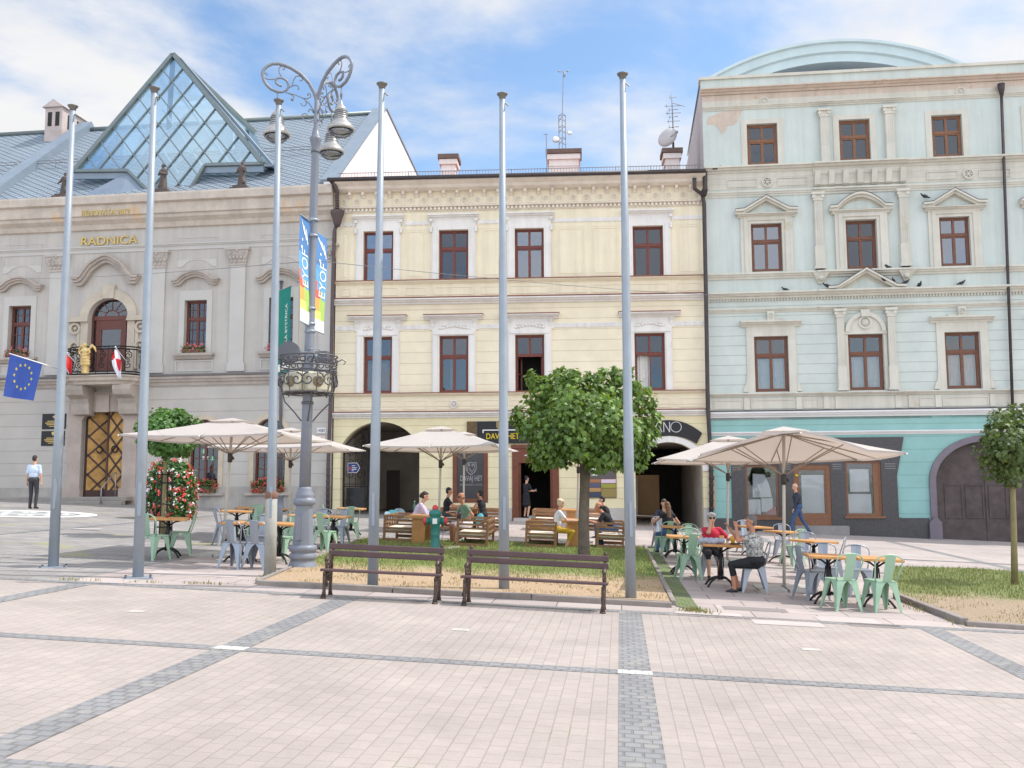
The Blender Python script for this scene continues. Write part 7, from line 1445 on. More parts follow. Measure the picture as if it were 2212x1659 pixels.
g = G(2192, 1268); T3 = thing('round_tree', 'olive green round topped young tree at the right edge of the square', 'tree', g); D3 = g.y; q = lambda x, y, dd=0: AT(x, y, D3+dd)-g; ppm = FOC/D3; mb = MB(); mb.tube([q(2192, 1270), q(2190, 1150), q(2187, 1030), q(2186, 960)], [.07, .055, .05, .02], 9)
for (x, y, dd) in ((2150, 960, .2), (2185, 930, -.3), (2215, 950, .3)): limb(mb, q(2187, 1035), q(x, y, dd), .03, .008, .04)
mb.build('trunk', BARKS, T3); bl = []
for (x, y, r, dd) in ((2188, 962, 56, 0), (2142, 940, 26, .1), (2135, 975, 28, -.2), (2160, 905, 24, 0), (2195, 900, 28, .2), (2150, 1005, 30, .1), (2190, 1010, 36, -.2), (2230, 950, 36, 0), (2178, 950, 44, -.6), (2185, 960, 46, .6), (2170, 1028, 18, 0)): bl.append((q(x, y, dd*.8), (r/ppm, r/ppm, r/ppm)))
crown('crown', LF3, bl, 1500, .10, MLEAF, T3, q(2188, 965), .5)
FR_ = M('red_petals', S(214, 74, 62), .6, .1, 4, island=.25); FW_ = M('white_petals', S(232, 224, 220), .6, .04, 4); FP_ = M('pink_petals', S(222, 120, 132), .6, .1, 4, island=.2)
def bloom(mb, p, n, r):
    n = n.normalized(); x = n.cross(Vector((.3, .2, 1))).normalized(); y = n.cross(x); k = 5
    for i in range(k):
        a = 2*math.pi*i/k+random.random(); d = x*math.cos(a)+y*math.sin(a); s_ = x*-math.sin(a)+y*math.cos(a); mb.add([p, p+d*r*.6+s_*r*.42+n*r*.3, p+d*r+n*r*.15, p+d*r*.6-s_*r*.42+n*r*.3], [(0, 1, 2, 3)])
def flowers_on(parent, pts, nl, nr, nw, np_, leafsize, r):      # pts() gives a point and its outward direction
    mb = MB()
    for i in range(nl): p, n = pts(); leaf_at(mb, p-n*random.uniform(0, .1), n, leafsize, SLEAF, .2)
    kind(mb.build('foliage', LF4, parent, fix=False), 'stuff')
    for nm, m, k in (('red_flowers', FR_, nr), ('white_flowers', FW_, nw), ('pink_flowers', FP_, np_)):
        if k:
            mb = MB()
            for i in range(k):
                p, n = pts()
                for j in range(random.randint(2, 4)): bloom(mb, p+n*.04+Vector((random.gauss(0, .035), random.gauss(0, .035), random.gauss(0, .035))), n+Vector((random.gauss(0, .4), random.gauss(0, .4), random.gauss(0, .4))), r*random.uniform(.8, 1.2))
            kind(mb.build(nm, m, parent, fix=False), 'stuff')
g = G(367, 1121); t = thing('flower_tower', 'tall tower of red and white geraniums behind the ball maple', 'flowers', g); ppm = FOC/g.y; hw = [(1121, 46), (1100, 52), (1075, 52), (1045, 50), (1020, 44), (1003, 34), (995, 18)]
prof = [((1121-y)/ppm, w/ppm) for y, w in hw]
def tower():
    z = random.uniform(0, prof[-1][0]); i = max(k for k in range(len(prof)-1) if prof[k][0] <= z); f = (z-prof[i][0])/(prof[i+1][0]-prof[i][0]); r = prof[i][1]+(prof[i+1][1]-prof[i][1])*f; a = random.uniform(0, 6.283); r *= random.uniform(.9, 1.06); n = Vector((math.cos(a), math.sin(a), .35)); return Vector((r*math.cos(a), r*math.sin(a), z)), n
flowers_on(t, tower, 5600, 230, 120, 50, .09, .038); mb = MB(); mb.lathe([(r*.8, z) for z, r in prof], 16); mb.build('frame', M('dark_green_core', S(44, 58, 36), .95), t)
def flower_box(r, zt, hh, nl, nr, npk, label, y=-.12):
    s0, s1 = r[0], r[2]; o = thing('flower_box', label, 'flower box', FR.world((s0, y, zt)), FR.a, 'flower boxes in the town hall windows'); w = s1-s0; mb = MB(); mb.box(.05, -.1, 0, w-.05, .1, .16); mb.build('planter', M('brown_planter', S(110, 84, 66), .7), o)
    def pt(): x = random.uniform(0, w); z = random.uniform(.02, hh)*(1-.35*abs(x/w-.5)); return Vector((x, random.uniform(-.16, .1), z)), Vector((random.gauss(0, .4), -.8, .5))
    flowers_on(o, pt, nl, nr, 0, npk, .075, .035)
flower_box(gw[0], gw[0][1]-.05, .62, 900, 75, 6, 'window box of red geraniums in the ground floor window with round stickers'); flower_box(gw[1], gw[1][1]-.05, .62, 900, 80, 6, 'window box of red geraniums in the ground floor window behind the rusty flagpole')
for r, lab in zip(winR[2:], ('window box with green plants in the leftmost upper town hall window', 'window box with green plants and few pink blooms right of the second flagpole', 'window box with green plants and pink blooms behind the green banner')): flower_box(r, r[1]-.02, .42, 420, 8, 26, lab, -.1)
# ================================================================ people
def remesh(mb, voxel, smooth=4):
    me = bpy.data.meshes.new('raw'); me.from_pydata(mb.v, [], mb.f); o = bpy.data.objects.new('raw', me); COL.objects.link(o)
    r = o.modifiers.new('r', 'REMESH'); r.mode = 'VOXEL'; r.voxel_size = voxel; s = o.modifiers.new('s', 'SMOOTH'); s.factor = .5; s.iterations = smooth
    dg = bpy.context.evaluated_depsgraph_get(); out = bpy.data.meshes.new_from_object(o.evaluated_get(dg)); bpy.data.objects.remove(o); bpy.data.meshes.remove(me); return out
def ik(a, c, l1, l2, pole):
    d = c-a; L = min(d.length, (l1+l2)*.995); d.normalize(); x = (l1*l1-l2*l2+L*L)/(2*L); h = math.sqrt(max(0, l1*l1-x*x)); p = pole-d*pole.dot(d); p.normalize(); return a+d*x+p*h, a+d*L
SKIN = M('skin', S(204, 156, 130), .55, .06, 6, spec=.35); SKIN2 = M('tanned_skin', S(182, 128, 102), .55, .06, 6, spec=.35); SHOE = M('dark_shoes', S(48, 44, 46), .5); DGL = M('dark_lenses', S(28, 24, 26), .15, .05, 2, spec=.6)
CL = {}
def cloth(n, c, **k): return M('cloth_'+n, c, .85, .1, 5, .25, 30, **k)
def person(label, loc, rz, H=1.72, sit=None, lean=5, hands=((-.2, .05, .78), (.2, .05, .78)), feet=None, top=None, legs=None, sleeve=.55, trouser=1.0, skin=None, hair=None, hairstyle='short', head=(0, 0), glasses=False, shoe=None, fem=False, poles=None, skirt=False, fdir=None, shrug=0, bulk=1.0):
    k = H/1.75; skin = skin or SKIN; t = thing('person', label, 'person', loc, R(rz)); pz = (sit+.085 if sit else .93*k); Pv = Vector((0, 0, pz)); ln = R(lean); U = Vector((0, math.sin(ln), math.cos(ln))); F = Vector((0, math.cos(ln), -math.sin(ln))); X = Vector((1, 0, 0)); prim = []
    TB = Matrix((X, F, U)).transposed()
    def ell(c, r, m, T=TB): prim.append(('e', c, tuple(v*k for v in r), m, T))
    def cap(a, b, ra, rb, m): prim.append(('c', a, b, ra*k, rb*k, m))
    sw = .165 if fem else .185
    ell(Pv+U*.03*k, (.165*bulk, .12*bulk, .115) if not fem else (.172*bulk, .125*bulk, .12), 2); ell(Pv+U*.19*k, (.145*bulk, .105*bulk, .15), 1); ell(Pv+U*.34*k, ((.16 if fem else .17)*bulk, .118*bulk, .17), 1)
    if fem: ell(Pv+U*.35*k+F*.07*k, (.125, .07, .075), 1)
    Sc = Pv+U*(.47+shrug)*k; cap(Sc-X*(sw-.02)*k, Sc+X*(sw-.02)*k, .058, .058, 1); Hc = Sc+U*.085*k+(U*.6+Vector((0, 0, .4))+F*.14)*.155*k; cap(Sc, Hc-Vector((0, 0, .05))*k, .056, .05, 0)
    RH = Matrix.Rotation(R(head[0]), 3, 'Z') @ Matrix.Rotation(-R(head[1]+lean*.35), 3, 'X'); hp = lambda x, y, z: Hc+RH @ (Vector((x, y, z))*k)
    ell(hp(0, -.008, .035), (.074, .092, .088), 0, RH); ell(hp(0, .018, -.035), (.058, .072, .082), 0, RH); ell(hp(0, .045, -.085), (.034, .036, .026), 0, RH); cap(hp(0, .088, .012), hp(0, .106, -.028), .011, .015, 0)
    for s_ in (-1, 1): ell(hp(s_*.076, -.008, .0), (.012, .024, .034), 0, RH)
    for i, s_ in enumerate((-1, 1)):
        S0 = Sc+X*s_*sw*k; hd = Vector(hands[i]); pole = Vector(poles[i]) if poles else Vector((s_*.5, -.5, -.6)); el, wr = ik(S0, hd, .285*k, .25*k, pole); sp = S0+(el-S0)*min(1, sleeve/.55)*.98
        cap(S0, sp, .055, .05, 1)
        if sleeve < .55: cap(sp, el, .042, .036, 0)
        if sleeve > .6: cap(el, el+(wr-el)*.92, .043, .034, 1)
        cap(el, wr, .038, .027, 0); fd = (wr-el).normalized(); sd = fd.cross(Vector((0, 0, 1)))
        if sd.length < .2: sd = Vector((0, 1, 0))
        sd.normalize(); nm = sd.cross(fd).normalized()
        if nm.z > 0: nm = -nm
        pc = wr+fd*.05*k; prim.append(('e', pc, (.040*k, .052*k, .017*k), 0, Matrix((sd, fd, nm)).transposed()))
        for j, (o_, l_) in enumerate(((-.03, .066), (-.011, .076), (.009, .072), (.028, .056))): a = wr+fd*.085*k+sd*o_*k; b = a+(fd*.8+nm*.25)*l_*.55*k; cap(a, b, .0105, .0095, 0); cap(b, b+(fd*.45+nm*.8)*l_*.45*k, .0095, .008, 0)
        a = wr+fd*.03*k-sd*s_*.03*k; cap(a, a+(fd*.6-sd*s_*.7+nm*.3)*.055*k, .0125, .010, 0)
        ft = Vector(feet[i]) if feet else (Vector((s_*.11, .42, .05)) if sit else Vector((s_*.1, 0, .06))); hip = Pv+X*s_*.088*k; kn, an = ik(hip, ft+Vector((0, 0, .03)), .43*k, .42*k, Vector((s_*.12, 1, .1 if not sit else .8)))
        cut = hip+(kn-hip)*min(1, trouser/.5) if trouser < .5 else kn; w_ = (1.12 if fem else 1.0)*bulk**.6
        cap(hip, cut, .083*w_, .064+.02*(trouser < .5), 2)
        if trouser < .5: cap(cut, kn, .062, .052, 0)
        if trouser > .5: m_ = kn+(an-kn)*min(1, (trouser-.5)*2); cap(kn, m_, .062, .047, 2)
        cap(kn, an, .052 if trouser < .99 else .045, .036, 0 if trouser < .98 else 2); fv = Vector(fdir[i]) if fdir else Vector((s_*.15, 1, 0)); fv.normalize(); cap(an-Vector((0, 0, .035))*k-fv*.03*k, an-Vector((0, 0, .055))*k+fv*.13*k, .04, .03, 3)
    if skirt:
        for f in (.1, .35, .6): ell(Pv+Vector((0, .0, -f*.55*k)), (.17+.03*f, .13+.04*f, .14), 2, Matrix.Identity(3))
    mb = MB()
    for p in prim:
        if p[0] == 'e': mb.ball(p[1], p[2], 14, 0, p[4])
        else: mb.tube([p[1], p[2]], [p[3], p[4]], 10); mb.ball(p[1], p[3], 10); mb.ball(p[2], p[4], 10)
    me = remesh(mb, .0095*k, 3); n = len(me.polygons); c = np.empty(n*3); me.polygons.foreach_get('center', c); c = c.reshape(-1, 3); best = np.full(n, 9.0); mi = np.zeros(n, int)
    for p in prim:
        if p[0] == 'e': q_ = (c-np.array(p[1])) @ np.array(p[4]); r_ = np.array(p[2]); d = (np.linalg.norm(q_/r_, axis=1)-1)*r_.min(); m_ = p[3]
        else: a, b = np.array(p[1]), np.array(p[2]); ab = b-a; tt = np.clip(((c-a) @ ab)/max(1e-9, ab @ ab), 0, 1); d = np.linalg.norm(c-a-tt[:, None]*ab, axis=1)-(p[3]+(p[4]-p[3])*tt); m_ = p[5]
        u = d < best; best[u] = d[u]; mi[u] = m_
    for m_ in (skin, top or skin, legs, shoe or SHOE): me.materials.append(m_)
    me.polygons.foreach_set('material_index', mi.tolist()); me.polygons.foreach_set('use_smooth', [True]*n); me.update(); me.name = 'body'; o = bpy.data.objects.new('body', me); COL.objects.link(o); o.parent = t
    if hair:
        hb = MB(); hb.ball(hp(0, -.02, .05), (.079*k, .092*k, .088*k), 14, 0, RH); 
        if hairstyle != 'bald': hb.ball(hp(0, .012, .078), (.064*k, .07*k, .044*k), 12, 0, RH); hb.ball(hp(0, -.04, .0), (.077*k, .066*k, .075*k), 12, 0, RH)
        if hairstyle == 'bald': hb = MB(); hb.ball(hp(0, -.03, .0), (.081*k, .078*k, .055*k), 14, 0, RH)
        if hairstyle in ('bob', 'curly'):
            for a in range(0, 360, 30): hb.ball(hp(.07*math.sin(R(a)), -.03+.06*math.cos(R(a)) if abs(((a+180) % 360)-180) > 60 else .045, .07-.02*math.cos(R(a))), (.035*k, .035*k, .035*k), 8)
            for s_ in (-1, 1): hb.ball(hp(s_*.07, -.03, .0), (.025*k, .055*k, .06*k), 8, 0, RH)
        if hairstyle == 'long':
            for f in range(6): hb.ball(hp(0, -.085-.004*f, -.02-.065*f), (.085*k*(1-.05*f), .04*k, .07*k), 12, 0, RH)
        if hairstyle == 'bun': hb.ball(hp(0, -.11, .06), (.045*k,)*3, 10)
        if hairstyle == 'tail': hb.ball(hp(0, -.115, .0), (.03*k, .035*k, .07*k), 10, 0, RH)
        hm = remesh(hb, .012*k, 2); hm.materials.append(hair); hm.polygons.foreach_set('use_smooth', [True]*len(hm.polygons)); ho = bpy.data.objects.new('hair', hm); COL.objects.link(ho); ho.parent = t
    if glasses:
        gb = MB()
        for s_ in (-1, 1): gb.ball(hp(s_*.033, .077, .018), (.03*k, .016*k, .022*k), 10, 0, RH); gb.tube([hp(s_*.06, .07, .022), hp(s_*.08, -.01, .015)], .005, 5)
        gb.tube([hp(-.02, .088, .022), hp(.02, .088, .022)], .005, 5); gb.build('sunglasses', DGL, t)
    else:
        for s_ in (-1, 1): MB().ball(hp(s_*.03, .079, .012), (.010*k, .006*k, .006*k), 8, 0, RH).build('eye', M('dark_eye', S(46, 36, 32), .3), t)
    MB().ball(hp(0, .088, -.055), (.022*k, .006*k, .006*k), 8, 0, RH).build('mouth', M('lips', S(166, 96, 88), .5), t)
    return t
HB, HD, HG_, HBL, HBR = (M('dark_brown_hair', S(58, 46, 40), .6, .2, 12, .4, 60), M('black_hair', S(36, 32, 34), .55, .2, 12, .4, 60), M('grey_hair', S(160, 156, 156), .7, .15, 12, .5, 60), M('blond_hair', S(204, 180, 150), .6, .15, 12, .4, 60), M('long_brown_hair', S(120, 90, 66), .6, .2, 10, .5, 50))
BKT = cloth('black', S(36, 36, 40)); JEAN = cloth('jeans', S(64, 88, 124)); WHC = cloth('white', S(226, 220, 226))
m0 = G(70, 1099); person('man in light blue shirt and dark trousers standing before the town hall steps, back turned', m0, -4, 1.86, lean=0, bulk=1.15, hands=((-.27, .04, .86), (.27, .04, .86)), top=cloth('light_blue', S(196, 208, 228)), legs=cloth('charcoal', S(62, 60, 64)), sleeve=.42, hair=HB)
sg = lambda x, y, dz=0: G(x, y)+Vector((0, 0, dz))
person('person in lilac shirt and cream trousers leaning to the oak table near the hydrant', sg(892, 1168), -86, 1.78, sit=.42, lean=26, hands=((-.15, .62, .70), (.15, .58, .70)), feet=((-.1, .34, .05), (.1, .42, .05)), top=cloth('lilac', S(200, 186, 206)), legs=cloth('cream', S(214, 204, 188)), sleeve=.8, hair=HB, hairstyle='tail', head=(0, 5), trouser=.85)
person('bearded man in a black T-shirt seated under the cafe window', sg(962, 1148), -84, 1.76, sit=.44, lean=8, hands=((-.15, .5, .78), (.2, .45, .80)), top=BKT, legs=cloth('dark_grey', S(58, 58, 64)), sleeve=.35, hair=HD, head=(0, 4), skin=SKIN2)
person('bald man in sunglasses and a green top with pale sleeves, seated right of the hydrant', sg(1012, 1176), 112, 1.78, sit=.42, lean=16, hands=((-.24, .2, .62), (.1, .48, .80)), top=cloth('sage_green', S(112, 138, 118)), legs=WHC, sleeve=.3, hair=M('cropped_hair', S(150, 104, 84), .7), hairstyle='bald', glasses=True, skin=SKIN2, trouser=.42)
person('woman with dark tied hair and a black strappy top seated below the cafe window', sg(1045, 1150), 58, 1.68, sit=.44, lean=12, hands=((-.15, .45, .78), (.2, .4, .78)), top=BKT, legs=BKT, sleeve=.06, hair=HD, hairstyle='bun', fem=True, skin=SKIN2)
wp = FY.world((FY.s(1137, 1100), -.12, 0)); wp.z = gz(wp.x, wp.y)+.13
w6 = person('waitress in a short black dress standing in the cafe doorway with a phone', wp, -52, 1.68, lean=2, hands=((-.1, .34, 1.08), (.12, .36, 1.1)), top=BKT, legs=BKT, sleeve=.42, trouser=.42, hair=HD, hairstyle='bun', head=(0, 22), fem=True, skirt=True, poles=((-.4, -.4, -.9), (.4, -.4, -.9)))
o = MB(); o.box(-.035, -.07, -.006, .035, .07, .006); o = o.build('phone', M('phone_screen', S(150, 160, 176), .2)); tag(o, 'small phone held by the waitress in the cafe doorway', 'phone'); o.matrix_world = Matrix.Translation(wp) @ Matrix.Rotation(R(-52), 4, 'Z') @ Matrix.Translation((.02, .46, 1.13)) @ Matrix.Rotation(R(35), 4, 'X')
person('woman with short blond hair, white T-shirt and mustard trousers at the oak table', sg(1202, 1186), -84, 1.64, sit=.40, lean=10, hands=((-.14, .5, .71), (.14, .46, .71)), feet=((-.1, .3, .05), (.1, .22, .05)), top=WHC, legs=cloth('mustard', S(182, 146, 44)), sleeve=.36, trouser=.8, hair=HBL, hairstyle='bob', fem=True, head=(0, 4))
person('balding man in a black shirt bending over the table right of the maple trunk', sg(1330, 1186), 84, 1.8, sit=.43, lean=38, hands=((-.16, .66, .72), (.16, .7, .72)), feet=((-.1, .42, .05), (.1, .34, .05)), top=BKT, legs=JEAN, sleeve=.4, hair=HB, hairstyle='bald', head=(0, -4), skin=SKIN2)
person('dark haired person seated behind the balding man in the black shirt', sg(1318, 1163), 80, 1.72, sit=.43, lean=20, hands=((-.16, .56, .74), (.16, .56, .74)), top=BKT, legs=JEAN, sleeve=.4, hair=HD)
person('woman with long brown hair and a black top seen from behind near the right archway', sg(1446, 1196), 18, 1.64, sit=.43, lean=6, hands=((-.2, .5, .76), (.3, .3, .78)), top=BKT, legs=JEAN, sleeve=.1, hair=HBR, hairstyle='long', fem=True)
person('dark haired man facing the camera across from the long haired woman', sg(1436, 1180), 172, 1.72, sit=.43, lean=14, hands=((-.2, .45, .78), (.2, .45, .78)), top=cloth('navy', S(52, 54, 66)), legs=JEAN, sleeve=.4, hair=HB, head=(0, 14))
person('elderly woman in a red T-shirt and sunglasses resting her cheek on her hand', sg(1538, 1248), 178, 1.58, sit=.42, lean=12, hands=((-.3, .38, .76), (.03, .23, 1.055)), feet=((-.07, .36, .05), (.11, .34, .05)), top=cloth('red', S(196, 48, 72)), legs=BKT, sleeve=.4, trouser=.62, hair=HG_, hairstyle='curly', glasses=True, fem=True, poles=((-.5, -.3, -.6), (.35, .3, -.9)), shrug=-.01, bulk=1.3)
person('woman in a grey patterned blouse and black capri trousers raising both hands to her face', sg(1634, 1281), 80, 1.64, sit=.42, lean=3, hands=((-.05, .30, 1.08), (.16, .40, 1.06)), feet=((-.1, .36, .05), (.12, .28, .05)), top=cloth('patterned', S(186, 184, 178), stain=(S(84, 84, 88), 30, .47)), legs=BKT, sleeve=.3, trouser=.72, hair=M('salt_pepper_hair', S(112, 106, 106), .7, .25, 14, .5, 60), fem=True, poles=((-.3, .4, -.9), (.3, .4, -.9)), skin=SKIN2, bulk=1.5)
person('grey haired man in a dark jacket and jeans walking past the mint house shop door', sg(1726, 1156), 86, 1.93, lean=5, bulk=1.25, hands=((-.24, .22, .98), (.24, -.2, .9)), feet=((-.08, .34, .06), (.1, -.42, .1)), top=cloth('dark_jacket', S(56, 58, 70)), legs=JEAN, sleeve=.9, hair=M('thin_grey_hair', S(186, 168, 156), .7), hairstyle='bald', head=(0, 10))
# ================================================================ small things
def on_table(px_, py_, dx, dy, mb, name, mat, label, cat, up=.745, group=None):
    g = G(px_, py_); o = mb.build(name, mat); o.location = (g.x+dx, g.y+dy, gz(g.x, g.y)+up); return tag(o, label, cat, group)
ORJ = M('orange_juice', S(226, 158, 52), .25, .06, 3, spec=.6)
for dx, dy, lab in ((.06, .06, 'orange drink nearer the red shirted woman'), (.22, -.1, 'orange drink nearer the patterned blouse')): on_table(1556, 1267, dx, dy, MB().lathe([(.028, 0), (.034, .01), (.042, .08), (.044, .13), (.03, .135), (.0, .135)], 14), 'drink_glass', ORJ, lab, 'glass', group='orange drinks')
mb = MB(); mb.lathe([(.0, 0), (.11, .0), (.13, .012), (.12, .014), (.0, .008)], 20); on_table(1556, 1267, .26, -.2, mb, 'ashtray', BLI, 'dark round tray on the table edge beside the drinks', 'tray')
mb = MB()
for i in range(9): f = i/8-.5; mb.ball((f*.36, .02*math.sin(i*2), .05+.012*math.cos(i*3)), (.06, .075, .055), 10)
me = remesh(mb, .012, 2); me.materials.append(M('silver_grey_jacket', S(168, 174, 190), .6, .1, 5, .3, 25)); me.polygons.foreach_set('use_smooth', [True]*len(me.polygons)); o = bpy.data.objects.new('rolled_jacket', me); COL.objects.link(o); g = G(1556, 1267); o.location = (g.x-.17, g.y-.16, gz(g.x, g.y)+.745); tag(o, 'rolled silver grey jacket lying on the table before the woman in red', 'jacket')
mb = MB(); mb.lathe([(.0, 0), (.035, 0), (.04, .05), (.036, .08)], 12); on_table(360, 1203, -.02, .02, mb, 'candle_holder', M('brown_glass', S(140, 84, 60), .3), 'small brown candle holder on the left cafe table', 'candle holder')
mb = MB(); mb.lathe([(.0, 0), (.035, 0), (.04, .12), (.015, .2), (.015, .27), (.0, .27)], 12); on_table(901, 1160, -.1, .2, mb, 'bottle', M('green_bottle', S(60, 110, 90), .2, spec=.6), 'green bottle standing on the oak table behind the hydrant', 'bottle', .725)
# paper scrap and plank marks on the left paving
mb = MB(); mb.add([(0, 0, .008), (.9, -.1, .008), (.95, .06, .008), (.1, .12, .008)], [(0, 1, 2, 3)]); o = mb.build('white_board', WHT); o.location = G(140, 1143); tag(o, 'thin white strip lying on the worn slabs between the two left flagpoles', 'strip')
# pigeons on the ledges of the mint house
PIG = M('pigeon_feathers', S(60, 60, 66), .7, .2, 12)
mb = MB(); mb.ball((0, 0, .10), (.085, .16, .075), 12, 0, Matrix.Rotation(R(25), 3, 'X')); mb.tube([(0, .10, .15), (0, .16, .22)], [.05, .034], 8); mb.ball((0, .17, .235), (.034, .04, .034), 10); mb.tube([(0, .2, .233), (0, .235, .225)], [.012, .004], 6); mb.tube([(0, -.12, .06), (0, -.3, .02)], [.05, .028], 8)
for s_ in (-1, 1): mb.tube([(s_*.03, .0, .06), (s_*.03, .01, .0)], .012, 5); mb.ball((s_*.07, -.04, .11), (.02, .15, .06), 8, 0, Matrix.Rotation(R(25), 3, 'X'))
pm = remesh(mb, .012, 2); pm.materials.append(PIG); pm.polygons.foreach_set('use_smooth', [True]*len(pm.polygons)); pm.name = 'pigeon'
for (x, y, rz, off, lab) in ((1550, 366, -70, -.2, 'pigeon on the upper ledge beside the gutter corner'), (1697, 629, 80, -.18, 'lone pigeon on the string course left of the big pediment'), (1786, 620, 70, -.3, 'pigeon on the left end of the big pediment'), (1913, 578, 60, -.12, 'pigeon on the sill ledge above the big pediment'), (1910, 607, 120, -.3, 'pigeon on the right slope of the big pediment, uppermost'), (1930, 610, 150, -.3, 'pigeon on the right slope of the big pediment, second down'), (1958, 612, -70, -.3, 'pigeon on the right end of the big pediment'), (1987, 618, 180, -.18, 'pigeon on the string course just right of the big pediment'), (2078, 614, -80, -.18, 'pigeon on the string course under the right middle window'), (1997, 427, 90, -.25, 'pigeon on the left tip of the right triangular pediment')):
    o = bpy.data.objects.new('pigeon', pm); COL.objects.link(o); s_, z_ = FM.sz(x, y, off); o.location = FM.world((s_, off, z_-.02)); o.rotation_euler = (0, 0, R(rz)); o.scale = (.78,)*3; tag(o, lab, 'pigeon', 'pigeons on the mint house')
# antennas on the yellow house roof
def FYp(x, y, off): s_, z_ = FY.sz(x, y, off); return FY.world((s_, off, z_))
b = FYp(1215, 324, 2.6); top = FYp(1217, 155, 2.6)-b; o = thing('antenna_mast', 'slender lattice mast with a wind gauge on the middle chimney of the yellow house', 'antenna', b); mb = MB(); H1 = (FYp(1217, 248, 2.6)-b).z
for i in range(3): a = 2*math.pi*i/3+.5; mb.tube([(.17*math.cos(a), .17*math.sin(a), -.1), (.17*math.cos(a), .17*math.sin(a), H1)], .018, 5)
for kk in range(7):
    z = H1*kk/6
    for i in range(3): a, c = 2*math.pi*i/3+.5, 2*math.pi*(i+1)/3+.5; mb.tube([(.17*math.cos(a), .17*math.sin(a), z), (.17*math.cos(c), .17*math.sin(c), z if kk % 2 == 0 else z+H1/6*.5)], .012, 4)
mb.tube([(0, 0, H1-.4), (top.x, 0, top.z)], .018, 5); mb.build('lattice', SG, o); mb = MB(); mb.tube([(top.x-.2, 0, top.z), (top.x+.2, 0, top.z+.02)], .014, 5)
for s_ in (-1, 1): mb.ball((top.x+s_*.2, 0, top.z+.02), (.05, .05, .04), 8)
mb.ball((top.x+.04, 0, top.z-.12), (.06, .06, .14), 8); mb.build('wind_gauge', POLM, o); mb = MB(); T = Matrix.Rotation(R(75), 3, 'X'); mb.lathe([(.0, .08), (.1, .06), (.17, 0)], 14, (-.3, -.1, .45), 0, True, T); mb.lathe([(.0, .05), (.07, .04), (.11, 0)], 14, (.32, -.1, .75), 0, True, T); mb.build('dish', WHT, o)
b = FYp(1182, 384, 1.6); t_ = FYp(1180, 290, 1.6)-b; o = thing('antenna_rod', 'thin whip antenna left of the middle chimney on the yellow house', 'antenna', b); mb = MB(); mb.tube([(0, 0, 0), (t_.x, 0, t_.z)], .02, 5); mb.tube([(t_.x-.12, 0, t_.z), (t_.x+.06, 0, t_.z)], .015, 5); mb.build('rod', SG, o)
b = FYp(1456, 322, 2.4); o = thing('television_antenna', 'television aerial with many crossbars on the right chimney of the yellow house', 'antenna', b); zt_ = (FYp(1452, 195, 2.4)-b).z; mb = MB(); mb.tube([(0, 0, -.3), (-.04, 0, zt_*.72), (-.06, 0, zt_)], [.03, .022, .008], 6); mb.build('mast', SG, o); mb = MB()
for z, l_ in ((.98, .5), (1.25, .6), (1.45, .45), (1.62, .7), (1.78, .5), (1.95, .8), (2.35, .35)): mb.tube([(-l_*.5, -.15, z-.05), (l_*.5, .1, z+.08)], .014, 4); mb.tube([(-l_*.35, .0, z-.08), (-l_*.35, .0, z+.1)], .01, 4)
mb.tube([(-.1, -.4, 1.95), (.6, .5, 2.15)], .014, 4); mb.build('crossbar', SG, o)
c = FYp(1441, 296, 2.2); o = thing('satellite_dish', 'round grey satellite dish on the right chimney of the yellow house', 'satellite dish', c); mb = MB(); T = Matrix.Rotation(R(-38), 3, 'Z') @ Matrix.Rotation(R(75), 3, 'X'); mb.lathe([(.0, .12), (.2, .1), (.36, .04), (.46, -.03), (.46, -.045), (.36, .02), (.0, .1)], 28, (0, 0, 0), 0, True, T); mb.build('dish', M('dish_grey', S(186, 182, 180), .5, .06, 3), o); mb = MB(); mb.tube([(0, .05, 0), (.2, .15, -.05), (.28, .2, 0)], .03, 6); mb.tube([(.28, .2, -.6), (.28, .2, .5)], .035, 6); mb.tube([(-.05, -.05, -.15), (.35, -.45, .05)], .015, 5); mb.box(.3, -.5, .0, .4, -.42, .1); mb.build('mount', SG, o)
# cables
def cable(a, b, sag, label):
    a, b = Vector(a), Vector(b); o = MB().tube([a+(b-a)*f-Vector((0, 0, sag*4*f*(1-f))) for f in [i/24 for i in range(25)]], .006, 5).build('cable', LAMPD); tag(o, label, 'cable')
lt_ = AT(681, 563, LD); s_, z_ = FR.sz(20, 602); cable(lt_, FR.world((s_, 0, z_)), .10, 'thin cable strung from the lamp post to the town hall'); s_, z_ = FM.sz(1640, 641, -.3); cable(lt_, FM.world((s_, -.3, z_)), .12, 'thin cable strung from the lamp post to the mint house')
# flags on the balcony and the blue flag at the left
def FRp(x, y, off): s_, z_ = FR.sz(x, y, off); return FR.world((s_, off, z_))
EUB = M('flag_blue', S(58, 84, 160), .75, .06, 2); STY = M('flag_star_yellow', S(214, 196, 80), .7); FRED = M('flag_red', S(214, 52, 54), .75, .08, 3); FWH = M('flag_white', S(228, 226, 232), .75, .04, 3)
tl, tr, br, bl_ = FRp(22, 764, -2.6), FRp(92, 786, -2.2), FRp(73, 866, -2.3), FRp(8, 856, -2.7); root = FRp(124, 796, -1.6)
o = thing('flag', 'blue flag with a ring of yellow stars beside the leftmost flagpole', 'flag', tl); nrmF = (tr-tl).cross(bl_-tl).normalized()
if nrmF.y > 0: nrmF = -nrmF
Pf = lambda u, v, e=0: (tl*(1-u)*(1-v)+tr*u*(1-v)+br*u*v+bl_*(1-u)*v)-tl+nrmF*(.05*math.sin(u*7+v*2)*(.3+v)+e)
